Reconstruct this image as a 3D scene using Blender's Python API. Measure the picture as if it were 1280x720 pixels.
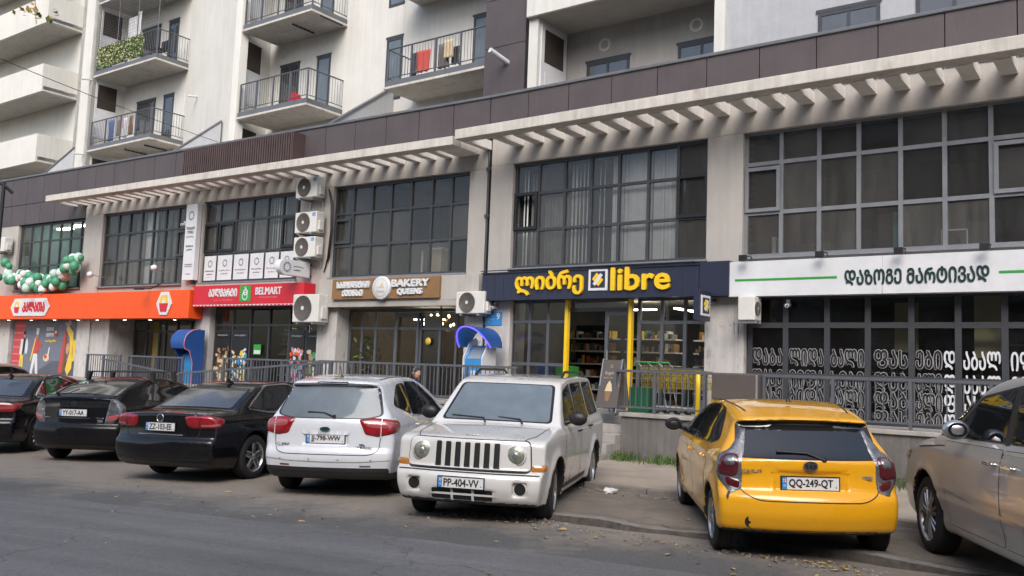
import bpy, math, random
import numpy as np
from mathutils import Vector, Matrix
from mathutils.geometry import delaunay_2d_cdt
for o in list(bpy.data.objects): bpy.data.objects.remove(o)
random.seed(7); np.random.seed(7)
SC = bpy.context.scene; COL = SC.collection
R_ = math.radians
# ---------------------------------------------------------------- camera, sky, sun, exposure
pitch = math.atan(106/1120.0); roll = 0.038
r0 = Vector((1, 0, 0)); f0 = Vector((0, math.cos(pitch), math.sin(pitch))); u0 = r0.cross(f0)
cr, up = math.cos(roll)*r0+math.sin(roll)*u0, -math.sin(roll)*r0+math.cos(roll)*u0
cam = bpy.data.cameras.new('camera'); cam.lens = 31.5; cam.sensor_width = 36; cam.clip_end = 600; cam.clip_start = .05
co = bpy.data.objects.new('camera', cam); COL.objects.link(co)
co.matrix_world = Matrix(((cr.x, up.x, -f0.x, 0), (cr.y, up.y, -f0.y, 0), (cr.z, up.z, -f0.z, 1.66), (0, 0, 0, 1)))
SC.camera = co
SUN_EL, SUN_AZ = R_(42), math.atan2(-.993, -.111)      # direction towards the sun
sd = Vector((math.cos(SUN_EL)*math.cos(SUN_AZ), math.cos(SUN_EL)*math.sin(SUN_AZ), math.sin(SUN_EL)))
wd = bpy.data.worlds.new('World'); SC.world = wd; wd.use_nodes = True
nt = wd.node_tree; nt.nodes.clear()
sky = nt.nodes.new('ShaderNodeTexSky'); sky.sky_type = 'NISHITA'; sky.sun_disc = False
sky.sun_elevation = SUN_EL; sky.sun_rotation = math.pi/2-SUN_AZ
sky.air_density = 1.0; sky.dust_density = 3.0; sky.ozone_density = 1.0
bgn = nt.nodes.new('ShaderNodeBackground'); bgn.inputs[1].default_value = .15
wo = nt.nodes.new('ShaderNodeOutputWorld')
nt.links.new(sky.outputs[0], bgn.inputs[0]); nt.links.new(bgn.outputs[0], wo.inputs[0])
sl = bpy.data.lights.new('sun', 'SUN'); sl.energy = 1.25; sl.angle = R_(40); sl.color = (1, .98, .955)
so = bpy.data.objects.new('sun', sl); COL.objects.link(so); so.rotation_euler = sd.to_track_quat('Z', 'Y').to_euler(); so.location = sd*60
SC.render.engine = 'CYCLES'; SC.cycles.use_denoising = True; SC.cycles.max_bounces = 8; SC.cycles.transparent_max_bounces = 12
SC.cycles.diffuse_bounces = 3; SC.cycles.glossy_bounces = 4; SC.cycles.caustics_reflective = False; SC.cycles.caustics_refractive = False
SC.view_settings.view_transform = 'Standard'; SC.view_settings.look = 'None'; SC.view_settings.gamma = 1
SC.view_settings.exposure = 0.78
# ---------------------------------------------------------------- materials
def node(nt, t, **k):
    n = nt.nodes.new(t)
    for a, b in k.items(): setattr(n, a, b)
    return n
def pm(name, col, rough=.6, metal=0., var=.12, scale=4., bump=0., bscale=40., streak=0., stain=None, coat=0., spec=.5, rvar=.0, emis=None, es=0., grain=0.):
    m = bpy.data.materials.new(name); m.use_nodes = True; nt = m.node_tree; b = nt.nodes['Principled BSDF']; L = nt.links.new
    b.inputs['Roughness'].default_value = rough; b.inputs['Metallic'].default_value = metal
    b.inputs['Specular IOR Level'].default_value = spec
    b.inputs['Coat Weight'].default_value = coat; b.inputs['Coat Roughness'].default_value = .04
    b.inputs['Base Color'].default_value = (*col, 1)
    if emis: b.inputs['Emission Color'].default_value = (*emis, 1); b.inputs['Emission Strength'].default_value = es
    if not (var or bump or streak or stain or rvar or grain): return m
    tc = node(nt, 'ShaderNodeTexCoord'); out = None
    def noise(sc, det=5, mp=None, r=.6):
        n = node(nt, 'ShaderNodeTexNoise'); n.inputs['Scale'].default_value = sc; n.inputs['Detail'].default_value = det; n.inputs['Roughness'].default_value = r
        if mp:
            q = node(nt, 'ShaderNodeMapping'); q.inputs['Scale'].default_value = mp; L(tc.outputs['Object'], q.inputs[0]); L(q.outputs[0], n.inputs[0])
        else: L(tc.outputs['Object'], n.inputs[0])
        return n.outputs['Fac']
    def ramp(s, lo, hi, a=.3, c=.7):
        n = node(nt, 'ShaderNodeMapRange'); n.inputs[1].default_value = a; n.inputs[2].default_value = c; n.inputs[3].default_value = lo; n.inputs[4].default_value = hi; L(s, n.inputs[0]); return n.outputs[0]
    def mul(a, b_):
        n = node(nt, 'ShaderNodeMath', operation='MULTIPLY'); L(a, n.inputs[0]); L(b_, n.inputs[1]); return n.outputs[0]
    f = None
    if var: f = ramp(noise(scale), 1-var, 1+var)
    if streak:
        s = ramp(noise(1, 6, (9, 9, .45), .7), 1-streak, 1+streak*.4); f = mul(f, s) if f else s
    if grain:
        s = ramp(noise(75, 3), 1-grain, 1+grain); f = mul(f, s) if f else s
    if f is not None or stain:
        mx = node(nt, 'ShaderNodeMix', data_type='RGBA', blend_type='MULTIPLY'); mx.inputs[0].default_value = 1; mx.inputs[6].default_value = (*col, 1)
        if f is not None: L(f, mx.inputs[7])
        else: mx.inputs[7].default_value = (1, 1, 1, 1)
        c = mx.outputs[2]
        if stain:
            scol, amt, mp, lo, hi = stain
            k = node(nt, 'ShaderNodeMix', data_type='RGBA'); L(ramp(noise(1, 7, mp, .65), 0, amt, lo, hi), k.inputs[0]); L(c, k.inputs[6]); k.inputs[7].default_value = (*scol, 1); c = k.outputs[2]
        L(c, b.inputs['Base Color'])
    if rvar: L(ramp(noise(scale*2), max(.02, rough-rvar), rough+rvar), b.inputs['Roughness'])
    if bump:
        bp = node(nt, 'ShaderNodeBump'); bp.inputs['Strength'].default_value = bump; bp.inputs['Distance'].default_value = .02
        L(noise(bscale, 6), bp.inputs['Height']); L(bp.outputs[0], b.inputs['Normal'])
    return m
def glassmat(name, tint, rough=.02, refl=1.0, trans=.5, dirt_sheen=.0):
    m = bpy.data.materials.new(name); m.use_nodes = True; nt = m.node_tree; nt.nodes.clear(); L = nt.links.new
    o = node(nt, 'ShaderNodeOutputMaterial'); t = node(nt, 'ShaderNodeBsdfTransparent'); t.inputs[0].default_value = (*[trans*c for c in tint], 1)
    g = node(nt, 'ShaderNodeBsdfGlossy'); g.inputs['Roughness'].default_value = rough; g.inputs[0].default_value = (refl, refl, refl, 1)
    fr = node(nt, 'ShaderNodeFresnel'); fr.inputs[0].default_value = 1.52
    x = node(nt, 'ShaderNodeMixShader'); L(fr.outputs[0], x.inputs[0]); L(t.outputs[0], x.inputs[1]); L(g.outputs[0], x.inputs[2]); last = x
    tc = node(nt, 'ShaderNodeTexCoord'); n1 = node(nt, 'ShaderNodeTexNoise'); n1.inputs['Scale'].default_value = .9; n1.inputs['Detail'].default_value = 2
    bp = node(nt, 'ShaderNodeBump'); bp.inputs['Strength'].default_value = .12; bp.inputs['Distance'].default_value = .05; L(tc.outputs['Object'], n1.inputs[0]); L(n1.outputs['Fac'], bp.inputs['Height']); L(bp.outputs[0], g.inputs['Normal'])
    if dirt_sheen:  # grey film: dirt, plus brightness of weak reflections put into the colour
        d = node(nt, 'ShaderNodeBsdfDiffuse'); d.inputs[0].default_value = (.30, .29, .27, 1)
        n = node(nt, 'ShaderNodeTexNoise'); n.inputs['Scale'].default_value = 2.2; n.inputs['Detail'].default_value = 8
        mr = node(nt, 'ShaderNodeMapRange'); mr.inputs[1].default_value = .3; mr.inputs[2].default_value = .75; mr.inputs[3].default_value = dirt_sheen*.75; mr.inputs[4].default_value = dirt_sheen*1.3
        L(n.outputs['Fac'], mr.inputs[0])
        ge = node(nt, 'ShaderNodeNewGeometry'); m2 = node(nt, 'ShaderNodeMapRange'); m2.inputs[3].default_value = .45; m2.inputs[4].default_value = 1.45; L(ge.outputs['Random Per Island'], m2.inputs[0]); m3 = node(nt, 'ShaderNodeMath', operation='MULTIPLY'); L(mr.outputs[0], m3.inputs[0]); L(m2.outputs[0], m3.inputs[1])
        qm = node(nt, 'ShaderNodeMapping'); qm.inputs['Scale'].default_value = (5, 5, .6); L(tc.outputs['Object'], qm.inputs[0]); L(qm.outputs[0], n.inputs[0])
        y = node(nt, 'ShaderNodeMixShader'); L(m3.outputs[0], y.inputs[0]); L(x.outputs[0], y.inputs[1]); L(d.outputs[0], y.inputs[2]); last = y
    L(last.outputs[0], o.inputs[0]); return m
M = {}
M['plaster'] = pm('plaster', (.41, .385, .355), .9, var=.07, scale=1.2, bump=.25, bscale=55, streak=.10, stain=((.25, .225, .195), .42, (1.6, 1.6, .5), .52, .8))
M['plasterlow'] = pm('plaster_worn', (.50, .48, .46), .9, var=.12, scale=1.5, bump=.3, bscale=50, streak=.2, stain=((.16, .14, .125), .8, (5, 5, 2.0), .56, .72))
M['white'] = pm('tower_plaster', (.64, .63, .585), .9, var=.06, scale=.8, bump=.22, bscale=60, streak=.08, stain=((.36, .34, .31), .28, (3, 3, .25), .55, .8))
M['grey_render'] = pm('grey_render', (.41, .42, .44), .9, var=.06, streak=.08, bump=.15)
M['soffit'] = pm('soffit', (.36, .34, .31), .9, var=.1, scale=2, bump=.2)
M['concrete'] = pm('canopy_concrete', (.57, .54, .485), .9, var=.1, scale=2, bump=.3, bscale=45, streak=.18, stain=((.24, .17, .12), .7, (2.5, 2.5, .9), .56, .78))
M['fin'] = pm('fin_concrete', (.70, .665, .61), .9, var=.1, bump=.2, bscale=45)
M['retain'] = pm('retaining_concrete', (.155, .146, .137), .92, var=.22, scale=1.6, bump=.35, bscale=30, streak=.35, stain=((.11, .10, .095), .8, (1.2, 1.2, .35), .5, .75))
M['ledge'] = pm('ledge_stone', (.33, .31, .285), .85, var=.15, scale=3, bump=.3, streak=.1)
M['clad'] = pm('brown_cladding', (.078, .062, .062), .5, var=.14, scale=1.3, streak=.08, rvar=.1, stain=((.17, .15, .14), .25, (4, 4, 1.2), .62, .8))
M['slat'] = pm('brown_slat', (.070, .045, .042), .55, var=.2, scale=3)
M['coping'] = pm('coping_metal', (.12, .125, .135), .45, var=.15, scale=2, rvar=.1)
M['dark'] = pm('dark_gap', (.012, .012, .013), .9, var=0)
M['frame'] = pm('dark_frame', (.045, .048, .054), .45, var=.1)
M['framelow'] = pm('shopfront_frame', (.085, .092, .108), .45, var=.08)
M['framegrey'] = pm('grey_frame', (.19, .20, .215), .45, var=.12, streak=.1)
M['rail'] = pm('railing_paint', (.095, .102, .115), .45, var=.12, scale=6)
M['steel'] = pm('steel', (.42, .42, .42), .4, .7, var=.1)
M['glassU'] = glassmat('window_glass', (.97, .97, .97), .02, 1.0, .95, .15)
M['glassS'] = glassmat('shop_glass', (.95, .95, .95), .015, .75, .86, .02)
M['glassG'] = glassmat('green_glass', (.80, .95, .92), .03, .95, .7, .05)
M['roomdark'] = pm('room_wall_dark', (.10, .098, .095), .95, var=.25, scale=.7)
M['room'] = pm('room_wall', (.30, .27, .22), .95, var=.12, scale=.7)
M['roomwarm'] = pm('bakery_wall', (.36, .285, .185), .95, var=.1)
M['floor'] = pm('tile_floor', (.32, .30, .27), .4, var=.1)
M['curtain'] = pm('curtain', (.80, .82, .79), .9, var=.1, scale=3)
M['blind'] = pm('grey_blind', (.20, .20, .18), .9, var=.15)
M['asphalt'] = pm('new_asphalt', (.085, .085, .087), .85, var=.14, scale=.8, bump=.35, bscale=140, grain=.22, stain=((.12, .115, .11), .4, (.5, .5, .5), .5, .8))
M['oldasphalt'] = pm('old_asphalt', (.125, .113, .10), .95, var=.22, scale=.9, bump=.5, bscale=90, grain=.3, stain=((.20, .175, .145), .75, (.55, .55, .55), .42, .68))
M['pad'] = pm('pad_asphalt', (.175, .152, .126), .95, var=.25, scale=1.4, bump=.6, bscale=60, grain=.25, stain=((.075, .068, .062), .6, (1.3, 1.3, 1), .5, .72))
M['pave'] = pm('sidewalk', (.31, .262, .208), .95, var=.18, scale=1.2, bump=.4, bscale=50, grain=.2, stain=((.17, .15, .125), .6, (.9, .9, 1), .5, .75))
M['kerb'] = pm('kerb_stone', (.20, .185, .17), .9, var=.25, scale=4, bump=.6, bscale=30, grain=.15, stain=((.10, .09, .08), .6, (4, 4, 3), .5, .7))
M['kerbdirtshade'] = pm('kerb_dirt_shade', (.085, .075, .066), 1, var=.4, scale=9, bump=.8, bscale=40)  # upright kerb face: dirt, plus the shade of the step put into the colour
M['soil'] = pm('soil', (.10, .075, .05), 1, var=.3, scale=8, bump=.8, bscale=30)
M['grass'] = pm('grass_blade', (.075, .13, .028), .7, var=.45, scale=6)
M['leaf'] = pm('dry_leaf', (.36, .25, .08), .8, var=.5, scale=9)
M['pebble'] = pm('pebble', (.22, .20, .18), .9, var=.4, scale=5)
for k, c, r in (('red', (.55, .015, .03), .4), ('orange', (.80, .085, .006), .4), ('navy', (.022, .026, .050), .35), ('yellow', (.80, .52, .01), .4), ('signwhite', (.62, .635, .65), .4), ('brownsign', (.23, .125, .05), .45),
                ('green', (.035, .30, .05), .4), ('dkgreen', (.01, .035, .032), .4), ('black', (.012, .012, .013), .45), ('plastic', (.02, .02, .021), .5), ('blue', (.018, .075, .27), .4), ('bluelight', (.04, .25, .55), .4),
                ('signblue', (.03, .22, .55), .4), ('acwhite', (.62, .61, .57), .45), ('acgrill', (.10, .09, .08), .5), ('mural', (.15, .165, .21), .55), ('murald', (.09, .10, .125), .55), ('muralred', (.50, .06, .06), .5), ('muralyel', (.72, .50, .06), .5), ('skin', (.50, .28, .19), .6), ('hair', (.02, .015, .012), .7),
                ('cloth', (.03, .03, .035), .9), ('towelred', (.62, .09, .07), .9), ('towelblue', (.08, .14, .30), .9), ('clothwhite', (.62, .62, .64), .9), ('clothgrey', (.16, .14, .13), .9), ('balgreen', (.06, .26, .14), .5), ('balwhite', (.72, .72, .70), .5), ('balpale', (.42, .56, .49), .5),
                ('cream', (.62, .50, .32), .6), ('pink', (.60, .24, .28), .6), ('teal', (.05, .30, .28), .6), ('lilac', (.40, .34, .62), .6), ('brown', (.17, .08, .035), .6), ('brownbox', (.095, .080, .072), .4), ('card', (.36, .22, .11), .8), ('doorwhite', (.62, .63, .65), .45), ('pale', (.55, .52, .30), .8), ('outline', (.36, .36, .36), .5), ('cart', (.30, .22, .02), .5), ('crate', (.012, .10, .045), .5), ('sidewin', (.055, .042, .035), .15), ('tealwall', (.17, .27, .26), .9), ('gold', (.70, .42, .12), .3), ('wood', (.24, .13, .06), .6)):
    M[k] = pm(k+'_paint', c, r, var=.07, scale=3, metal=1. if k == 'gold' else 0.)
M['lamp'] = pm('lamp_glow', (1, .95, .85), .5, var=0, emis=(1, .93, .8), es=13)
M['lampwarm'] = pm('bulb_glow', (1, .8, .5), .5, var=0, emis=(1, .74, .36), es=9)
M['bluelamp'] = pm('blue_strip_glow', (.1, .1, 1), .5, var=0, emis=(.12, .06, 1), es=1.3)
M['screen'] = pm('screen', (.25, .30, .32), .2, var=.1)
# cars
M['tyre'] = pm('tyre', (.018, .018, .018), .85, var=.2, scale=20, bump=.2, bscale=60)
M['rim'] = pm('alloy', (.50, .50, .51), .3, .85, var=.08)
M['rimdark'] = pm('alloy_dark', (.05, .05, .052), .5, .6, var=.1)
M['chrome'] = pm('chrome', (.70, .70, .72), .12, 1., var=.05)
M['carglass'] = pm('car_glass', (.012, .014, .016), .03, var=0, spec=.9)
M['carglass2'] = pm('car_glass_dusty', (.05, .052, .054), .12, var=.25, scale=2, spec=.9, coat=.6)
M['carglass3'] = pm('car_glass_pale', (.135, .165, .185), .05, var=.25, scale=1.3, spec=.5)
M['lensred'] = pm('red_lens', (.26, .005, .010), .12, var=.3, scale=9, coat=1., bump=.25, bscale=45)
M['lensdark'] = pm('dark_red_lens', (.075, .006, .010), .1, var=.1, coat=1.)
M['lensclear'] = pm('clear_lens', (.16, .16, .17), .1, .5, var=.4, scale=14, coat=1., bump=.3, bscale=50)
M['lensorange'] = pm('amber_lens', (.42, .17, .03), .15, var=.1, coat=1.)
M['lenspink'] = pm('pink_lens', (.34, .075, .08), .1, var=.2, coat=1.)
M['headlens'] = pm('yellowed_lens', (.27, .28, .22), .12, .3, var=.35, scale=14, coat=1., bump=.35, bscale=55)
M['plate'] = pm('plate_white', (.66, .66, .66), .4, var=.05)
def paint(name, col, metal=.0, rough=.3, dust=.12, coat=1., spec=.3):
    return pm(name, col, rough, metal, var=.05, scale=1.5, coat=coat, rvar=.05, spec=spec, stain=((.26, .23, .20), dust, (2.2, 2.2, 2.2), .45, .8))
M['p_yellow'] = paint('yellow_car_paint', (.76, .36, .006), 0, .3, .05)
M['p_jeep'] = paint('white_car_paint', (.60, .59, .565), 0, .3, .10)
M['p_white'] = paint('bluish_white_car_paint', (.62, .64, .67), 0, .28, .04)
M['p_black'] = paint('black_car_paint', (.006, .006, .007), 0, .25, .012, .7, .1)
M['p_black2'] = paint('dusty_black_car_paint', (.007, .007, .008), 0, .3, .012, .45, .1)
M['p_silver'] = paint('silver_car_paint', (.50, .475, .44), .35, .40, .05, .6)
# ---------------------------------------------------------------- mesh helpers
class MB:
    def __init__(s): s.v = []; s.f = []; s.m = []; s.s = []; s.mats = []
    def mi(s, m):
        m = M[m] if isinstance(m, str) else m
        if m not in s.mats: s.mats.append(m)
        return s.mats.index(m)
    def add(s, v, f, m, smooth=False):
        o = len(s.v); s.v += [tuple(map(float, p)) for p in v]; k = s.mi(m)
        for q in f: s.f.append(tuple(int(i)+o for i in q)); s.m.append(k); s.s.append(smooth)
        return s
    def box(s, x0, x1, y0, y1, z0, z1, m):
        x0, x1 = min(x0, x1), max(x0, x1); y0, y1 = min(y0, y1), max(y0, y1); z0, z1 = min(z0, z1), max(z0, z1)
        return s.add([(x0, y0, z0), (x1, y0, z0), (x1, y1, z0), (x0, y1, z0), (x0, y0, z1), (x1, y0, z1), (x1, y1, z1), (x0, y1, z1)],
              [(0, 3, 2, 1), (4, 5, 6, 7), (0, 1, 5, 4), (1, 2, 6, 5), (2, 3, 7, 6), (3, 0, 4, 7)], m)
    def prism(s, poly, ax, t0, t1, m, smooth=False):     # ax: axis the polygon is extruded along; poly in the two other axes (xy, xz, yz order)
        n = len(poly); a = sum(poly[i][0]*poly[(i+1) % n][1]-poly[(i+1) % n][0]*poly[i][1] for i in range(n))
        if (a < 0) != (ax == 'y'): poly = poly[::-1]
        P = {'z': lambda p, t: (p[0], p[1], t), 'y': lambda p, t: (p[0], t, p[1]), 'x': lambda p, t: (t, p[0], p[1])}[ax]
        t0, t1 = min(t0, t1), max(t0, t1)
        v = [P(p, t0) for p in poly]+[P(p, t1) for p in poly]
        f = [tuple(range(n))[::-1], tuple(range(n, 2*n))]
        s.add(v, f, m)
        return s.add(v, [(i, (i+1) % n, (i+1) % n+n, i+n) for i in range(n)], m, smooth)
    def tube(s, pts, r, n, m, caps=True, smooth=True):
        pts = [Vector(p) for p in pts]; rs = r if isinstance(r, (list, tuple)) else [r]*len(pts); v = []; f = []
        for i, p in enumerate(pts):
            t = (pts[min(i+1, len(pts)-1)]-pts[max(i-1, 0)]).normalized()
            a = t.cross(Vector((0, 0, 1)) if abs(t.z) < .95 else Vector((1, 0, 0))).normalized(); b = t.cross(a)
            for k in range(n): q = 2*math.pi*k/n; v.append(p+(a*math.cos(q)+b*math.sin(q))*rs[i])
        for i in range(len(pts)-1):
            for k in range(n): f.append((i*n+k, i*n+(k+1) % n, (i+1)*n+(k+1) % n, (i+1)*n+k))
        s.add(v, f, m, smooth)
        if caps: s.add(v, [tuple(range(n))[::-1], tuple(range((len(pts)-1)*n, len(pts)*n))], m)
        return s
    def lathe(s, prof, c, ax, n, m, smooth=True, a0=0, a1=2*math.pi):   # prof: (radius, offset along ax)
        full = abs(a1-a0-2*math.pi) < 1e-6; nn = n if full else n+1; v = []; f = []
        for r, h in prof:
            for k in range(nn):
                q = a0+(a1-a0)*k/n; A, B = r*math.cos(q), r*math.sin(q)
                v.append({'z': (c[0]+A, c[1]+B, c[2]+h), 'y': (c[0]+A, c[1]+h, c[2]+B), 'x': (c[0]+h, c[1]+A, c[2]+B)}[ax])
        for i in range(len(prof)-1):
            for k in range(n): k2 = (k+1) % nn; f.append((i*nn+k, i*nn+k2, (i+1)*nn+k2, (i+1)*nn+k))
        return s.add(v, f, m, smooth)
    def ball(s, c, r, m, n=12, sc=(1, 1, 1)):
        v = []; f = []; h = n//2
        for i in range(h+1):
            t = math.pi*i/h
            for k in range(n): q = 2*math.pi*k/n; v.append((c[0]+sc[0]*r*math.sin(t)*math.cos(q), c[1]+sc[1]*r*math.sin(t)*math.sin(q), c[2]+sc[2]*r*math.cos(t)))
        for i in range(h):
            for k in range(n): f.append((i*n+k, (i+1)*n+k, (i+1)*n+(k+1) % n, i*n+(k+1) % n))
        return s.add(v, f, m, True)
    def disc(s, c, r, ax, m, n=24, ry=None):
        ry = ry or r; P = [(r*math.cos(2*math.pi*k/n), ry*math.sin(2*math.pi*k/n)) for k in range(n)]
        v = [{'y': (c[0]+a, c[1], c[2]+b), 'x': (c[0], c[1]+a, c[2]+b), 'z': (c[0]+a, c[1]+b, c[2])}[ax] for a, b in P]
        return s.add(v, [tuple(range(n))], m)
    def merge(s, o, T=None):
        k = len(s.v); s.v += [tuple(T @ Vector(p)) for p in o.v] if T else o.v
        for q, mi, sm in zip(o.f, o.m, o.s): s.f.append(tuple(i+k for i in q)); s.m.append(s.mi(o.mats[mi])); s.s.append(sm)
        return s
    def build(s, name, parent=None, loc=(0, 0, 0), rotz=0, bevel=0, seg=2):
        me = bpy.data.meshes.new(name); me.from_pydata(s.v, [], s.f)
        for m in s.mats: me.materials.append(m)
        me.polygons.foreach_set('material_index', s.m); me.polygons.foreach_set('use_smooth', s.s); me.update()
        o = bpy.data.objects.new(name, me); COL.objects.link(o)
        if parent: o.parent = parent
        o.location = loc; o.rotation_euler = (0, 0, rotz)
        if bevel:
            b = o.modifiers.new('bevel', 'BEVEL'); b.width = bevel; b.segments = seg; b.limit_method = 'ANGLE'; b.angle_limit = R_(35)
        return o
def thing(name, label, cat, loc=(0, 0, 0), rotz=0, group=None, rot=None):
    o = bpy.data.objects.new(name, None); o.empty_display_size = .1; COL.objects.link(o); o.location = loc; o.rotation_euler = rot or (0, 0, rotz)
    o['label'] = label; o['category'] = cat
    if group: o['group'] = group
    return o
def tag(o, label, cat, group=None):
    o['label'] = label; o['category'] = cat
    if group: o['group'] = group
    return o
def kind(o, k): o['kind'] = k; return o
def children(o): return [c for c in COL.objects if c.parent == o]
def dup(root, loc, rotz=None, label=None, group=None):
    r = root.copy(); COL.objects.link(r); r.location = loc
    if rotz is not None: r.rotation_euler = (0, 0, rotz)
    if label: r['label'] = label
    if group: r['group'] = group
    for ch in children(root):
        c = ch.copy(); COL.objects.link(c); c.parent = r
        for g in children(ch):
            d = g.copy(); COL.objects.link(d); d.parent = c
    return r
_tc = {}
def textmesh(body, outline=0.):
    key = (body, outline)
    if key in _tc: return _tc[key]
    c = bpy.data.curves.new('lettering', 'FONT'); c.body = body; c.resolution_u = 3
    if outline: c.fill_mode = 'NONE'; c.bevel_depth = outline; c.bevel_resolution = 0
    o = bpy.data.objects.new('lettering', c); COL.objects.link(o); dg = bpy.context.evaluated_depsgraph_get()
    me = bpy.data.meshes.new_from_object(o.evaluated_get(dg)); v = np.array([p.co[:] for p in me.vertices]); f = [tuple(p.vertices) for p in me.polygons]
    bpy.data.objects.remove(o); bpy.data.curves.remove(c); bpy.data.meshes.remove(me); _tc[key] = (v, f); return v, f
def text(mb, body, x0, x1, z0, z1, y, m, depth=.0, bold=0., outline=0., skew=0.):
    """letters in the local xz plane, facing -y, fitted to the box; depth pulls them towards -y; bold thickens by overlaid copies"""
    v, f = textmesh(body, outline); lo, hi = v.min(0), v.max(0); s = (x1-x0)/(hi[0]-lo[0]), (z1-z0)/(hi[1]-lo[1])
    offs = [(0, 0)]
    if bold: offs += [(bold, 0), (-bold, 0), (0, bold), (0, -bold), (bold*.7, bold*.7), (-bold*.7, bold*.7), (bold*.7, -bold*.7), (-bold*.7, -bold*.7)]
    for i, (a, b) in enumerate(offs):
        w = np.empty_like(v); w[:, 0] = x0+(v[:, 0]-lo[0])*s[0]+a; w[:, 2] = z0+(v[:, 1]-lo[1])*s[1]+b; w[:, 0] += skew*(w[:, 2]-z0)
        w[:, 1] = y-depth-i*.0004
        if outline: w[:, 1] = y-depth
        mb.add(w, f, m)
        if depth:
            w2 = w.copy(); w2[:, 1] = y
            from collections import Counter
            ed = Counter(); 
            for q in f:
                for j in range(len(q)): ed[(q[j], q[(j+1) % len(q)])] += 1
            bd = [(p, q) for (p, q) in ed if (q, p) not in ed]
            n = len(w); mb.add(np.vstack([w, w2]), [(q, p, p+n, q+n) for p, q in bd], m)
    return mb
# ---------------------------------------------------------------- facade frames (u along the facade, z up, d out towards the street)
FO = (-.628, 20.464); RA, LA = R_(-36.4), R_(-34.2)
def W(a, u, z, d): return (FO[0]+u*math.cos(a)+d*math.sin(a), FO[1]+u*math.sin(a)-d*math.cos(a), z)
def strip_material():
    """old asphalt: coarse bare aggregate by the carriageway, more and more trodden dust towards the parked cars"""
    m = bpy.data.materials.new('old_asphalt'); m.use_nodes = True; nt = m.node_tree; b = nt.nodes['Principled BSDF']; L = nt.links.new; b.inputs['Roughness'].default_value = .95
    tc = node(nt, 'ShaderNodeTexCoord'); dp = node(nt, 'ShaderNodeVectorMath', operation='DOT_PRODUCT'); dp.inputs[1].default_value = (.449, .8935, 0); L(tc.outputs['Object'], dp.inputs[0])
    def noise(sc, det=6):
        n = node(nt, 'ShaderNodeTexNoise'); n.inputs['Scale'].default_value = sc; n.inputs['Detail'].default_value = det; n.inputs['Roughness'].default_value = .65; L(tc.outputs['Object'], n.inputs[0]); return n.outputs['Fac']
    def rng(s, a, c, lo, hi):
        n = node(nt, 'ShaderNodeMapRange'); n.inputs[1].default_value = a; n.inputs[2].default_value = c; n.inputs[3].default_value = lo; n.inputs[4].default_value = hi; L(s, n.inputs[0]); return n.outputs[0]
    def math_(op, a, c):
        n = node(nt, 'ShaderNodeMath', operation=op)
        for i, q in enumerate((a, c)):
            if isinstance(q, (int, float)): n.inputs[i].default_value = q
            else: L(q, n.inputs[i])
        return n.outputs[0]
    d = rng(dp.outputs['Value'], 7.75+.25, 7.75+1.9, 0, 1); f = math_('ADD', d, rng(noise(.9), .3, .7, -.45, .40)); f = math_('ADD', f, rng(noise(7), .3, .7, -.18, .18)); f = rng(f, .05, .85, 0, .92)
    vor = node(nt, 'ShaderNodeTexVoronoi'); vor.inputs['Scale'].default_value = 85; L(tc.outputs['Object'], vor.inputs[0])
    sp = math_('MULTIPLY', rng(vor.outputs['Distance'], .05, .55, 1.35, .6), rng(noise(150, 2), .3, .7, .75, 1.3)); sp = math_('MULTIPLY', sp, rng(noise(.6), .3, .7, .85, 1.15))
    k = node(nt, 'ShaderNodeMix', data_type='RGBA', blend_type='MULTIPLY'); k.inputs[0].default_value = 1; k.inputs[6].default_value = (.13, .127, .122, 1); L(sp, k.inputs[7])
    k2 = node(nt, 'ShaderNodeMix', data_type='RGBA', blend_type='MULTIPLY'); k2.inputs[0].default_value = 1; k2.inputs[6].default_value = (.245, .212, .176, 1); L(rng(noise(30), .3, .7, .85, 1.12), k2.inputs[7])
    x = node(nt, 'ShaderNodeMix', data_type='RGBA'); L(f, x.inputs[0]); L(k.outputs[2], x.inputs[6]); L(k2.outputs[2], x.inputs[7]); L(x.outputs[2], b.inputs['Base Color'])
    bp = node(nt, 'ShaderNodeBump'); bp.inputs['Strength'].default_value = .6; bp.inputs['Distance'].default_value = .01; L(sp, bp.inputs['Height']); L(bp.outputs[0], b.inputs['Normal']); return m
M['oldasphalt'] = strip_material()
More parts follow.
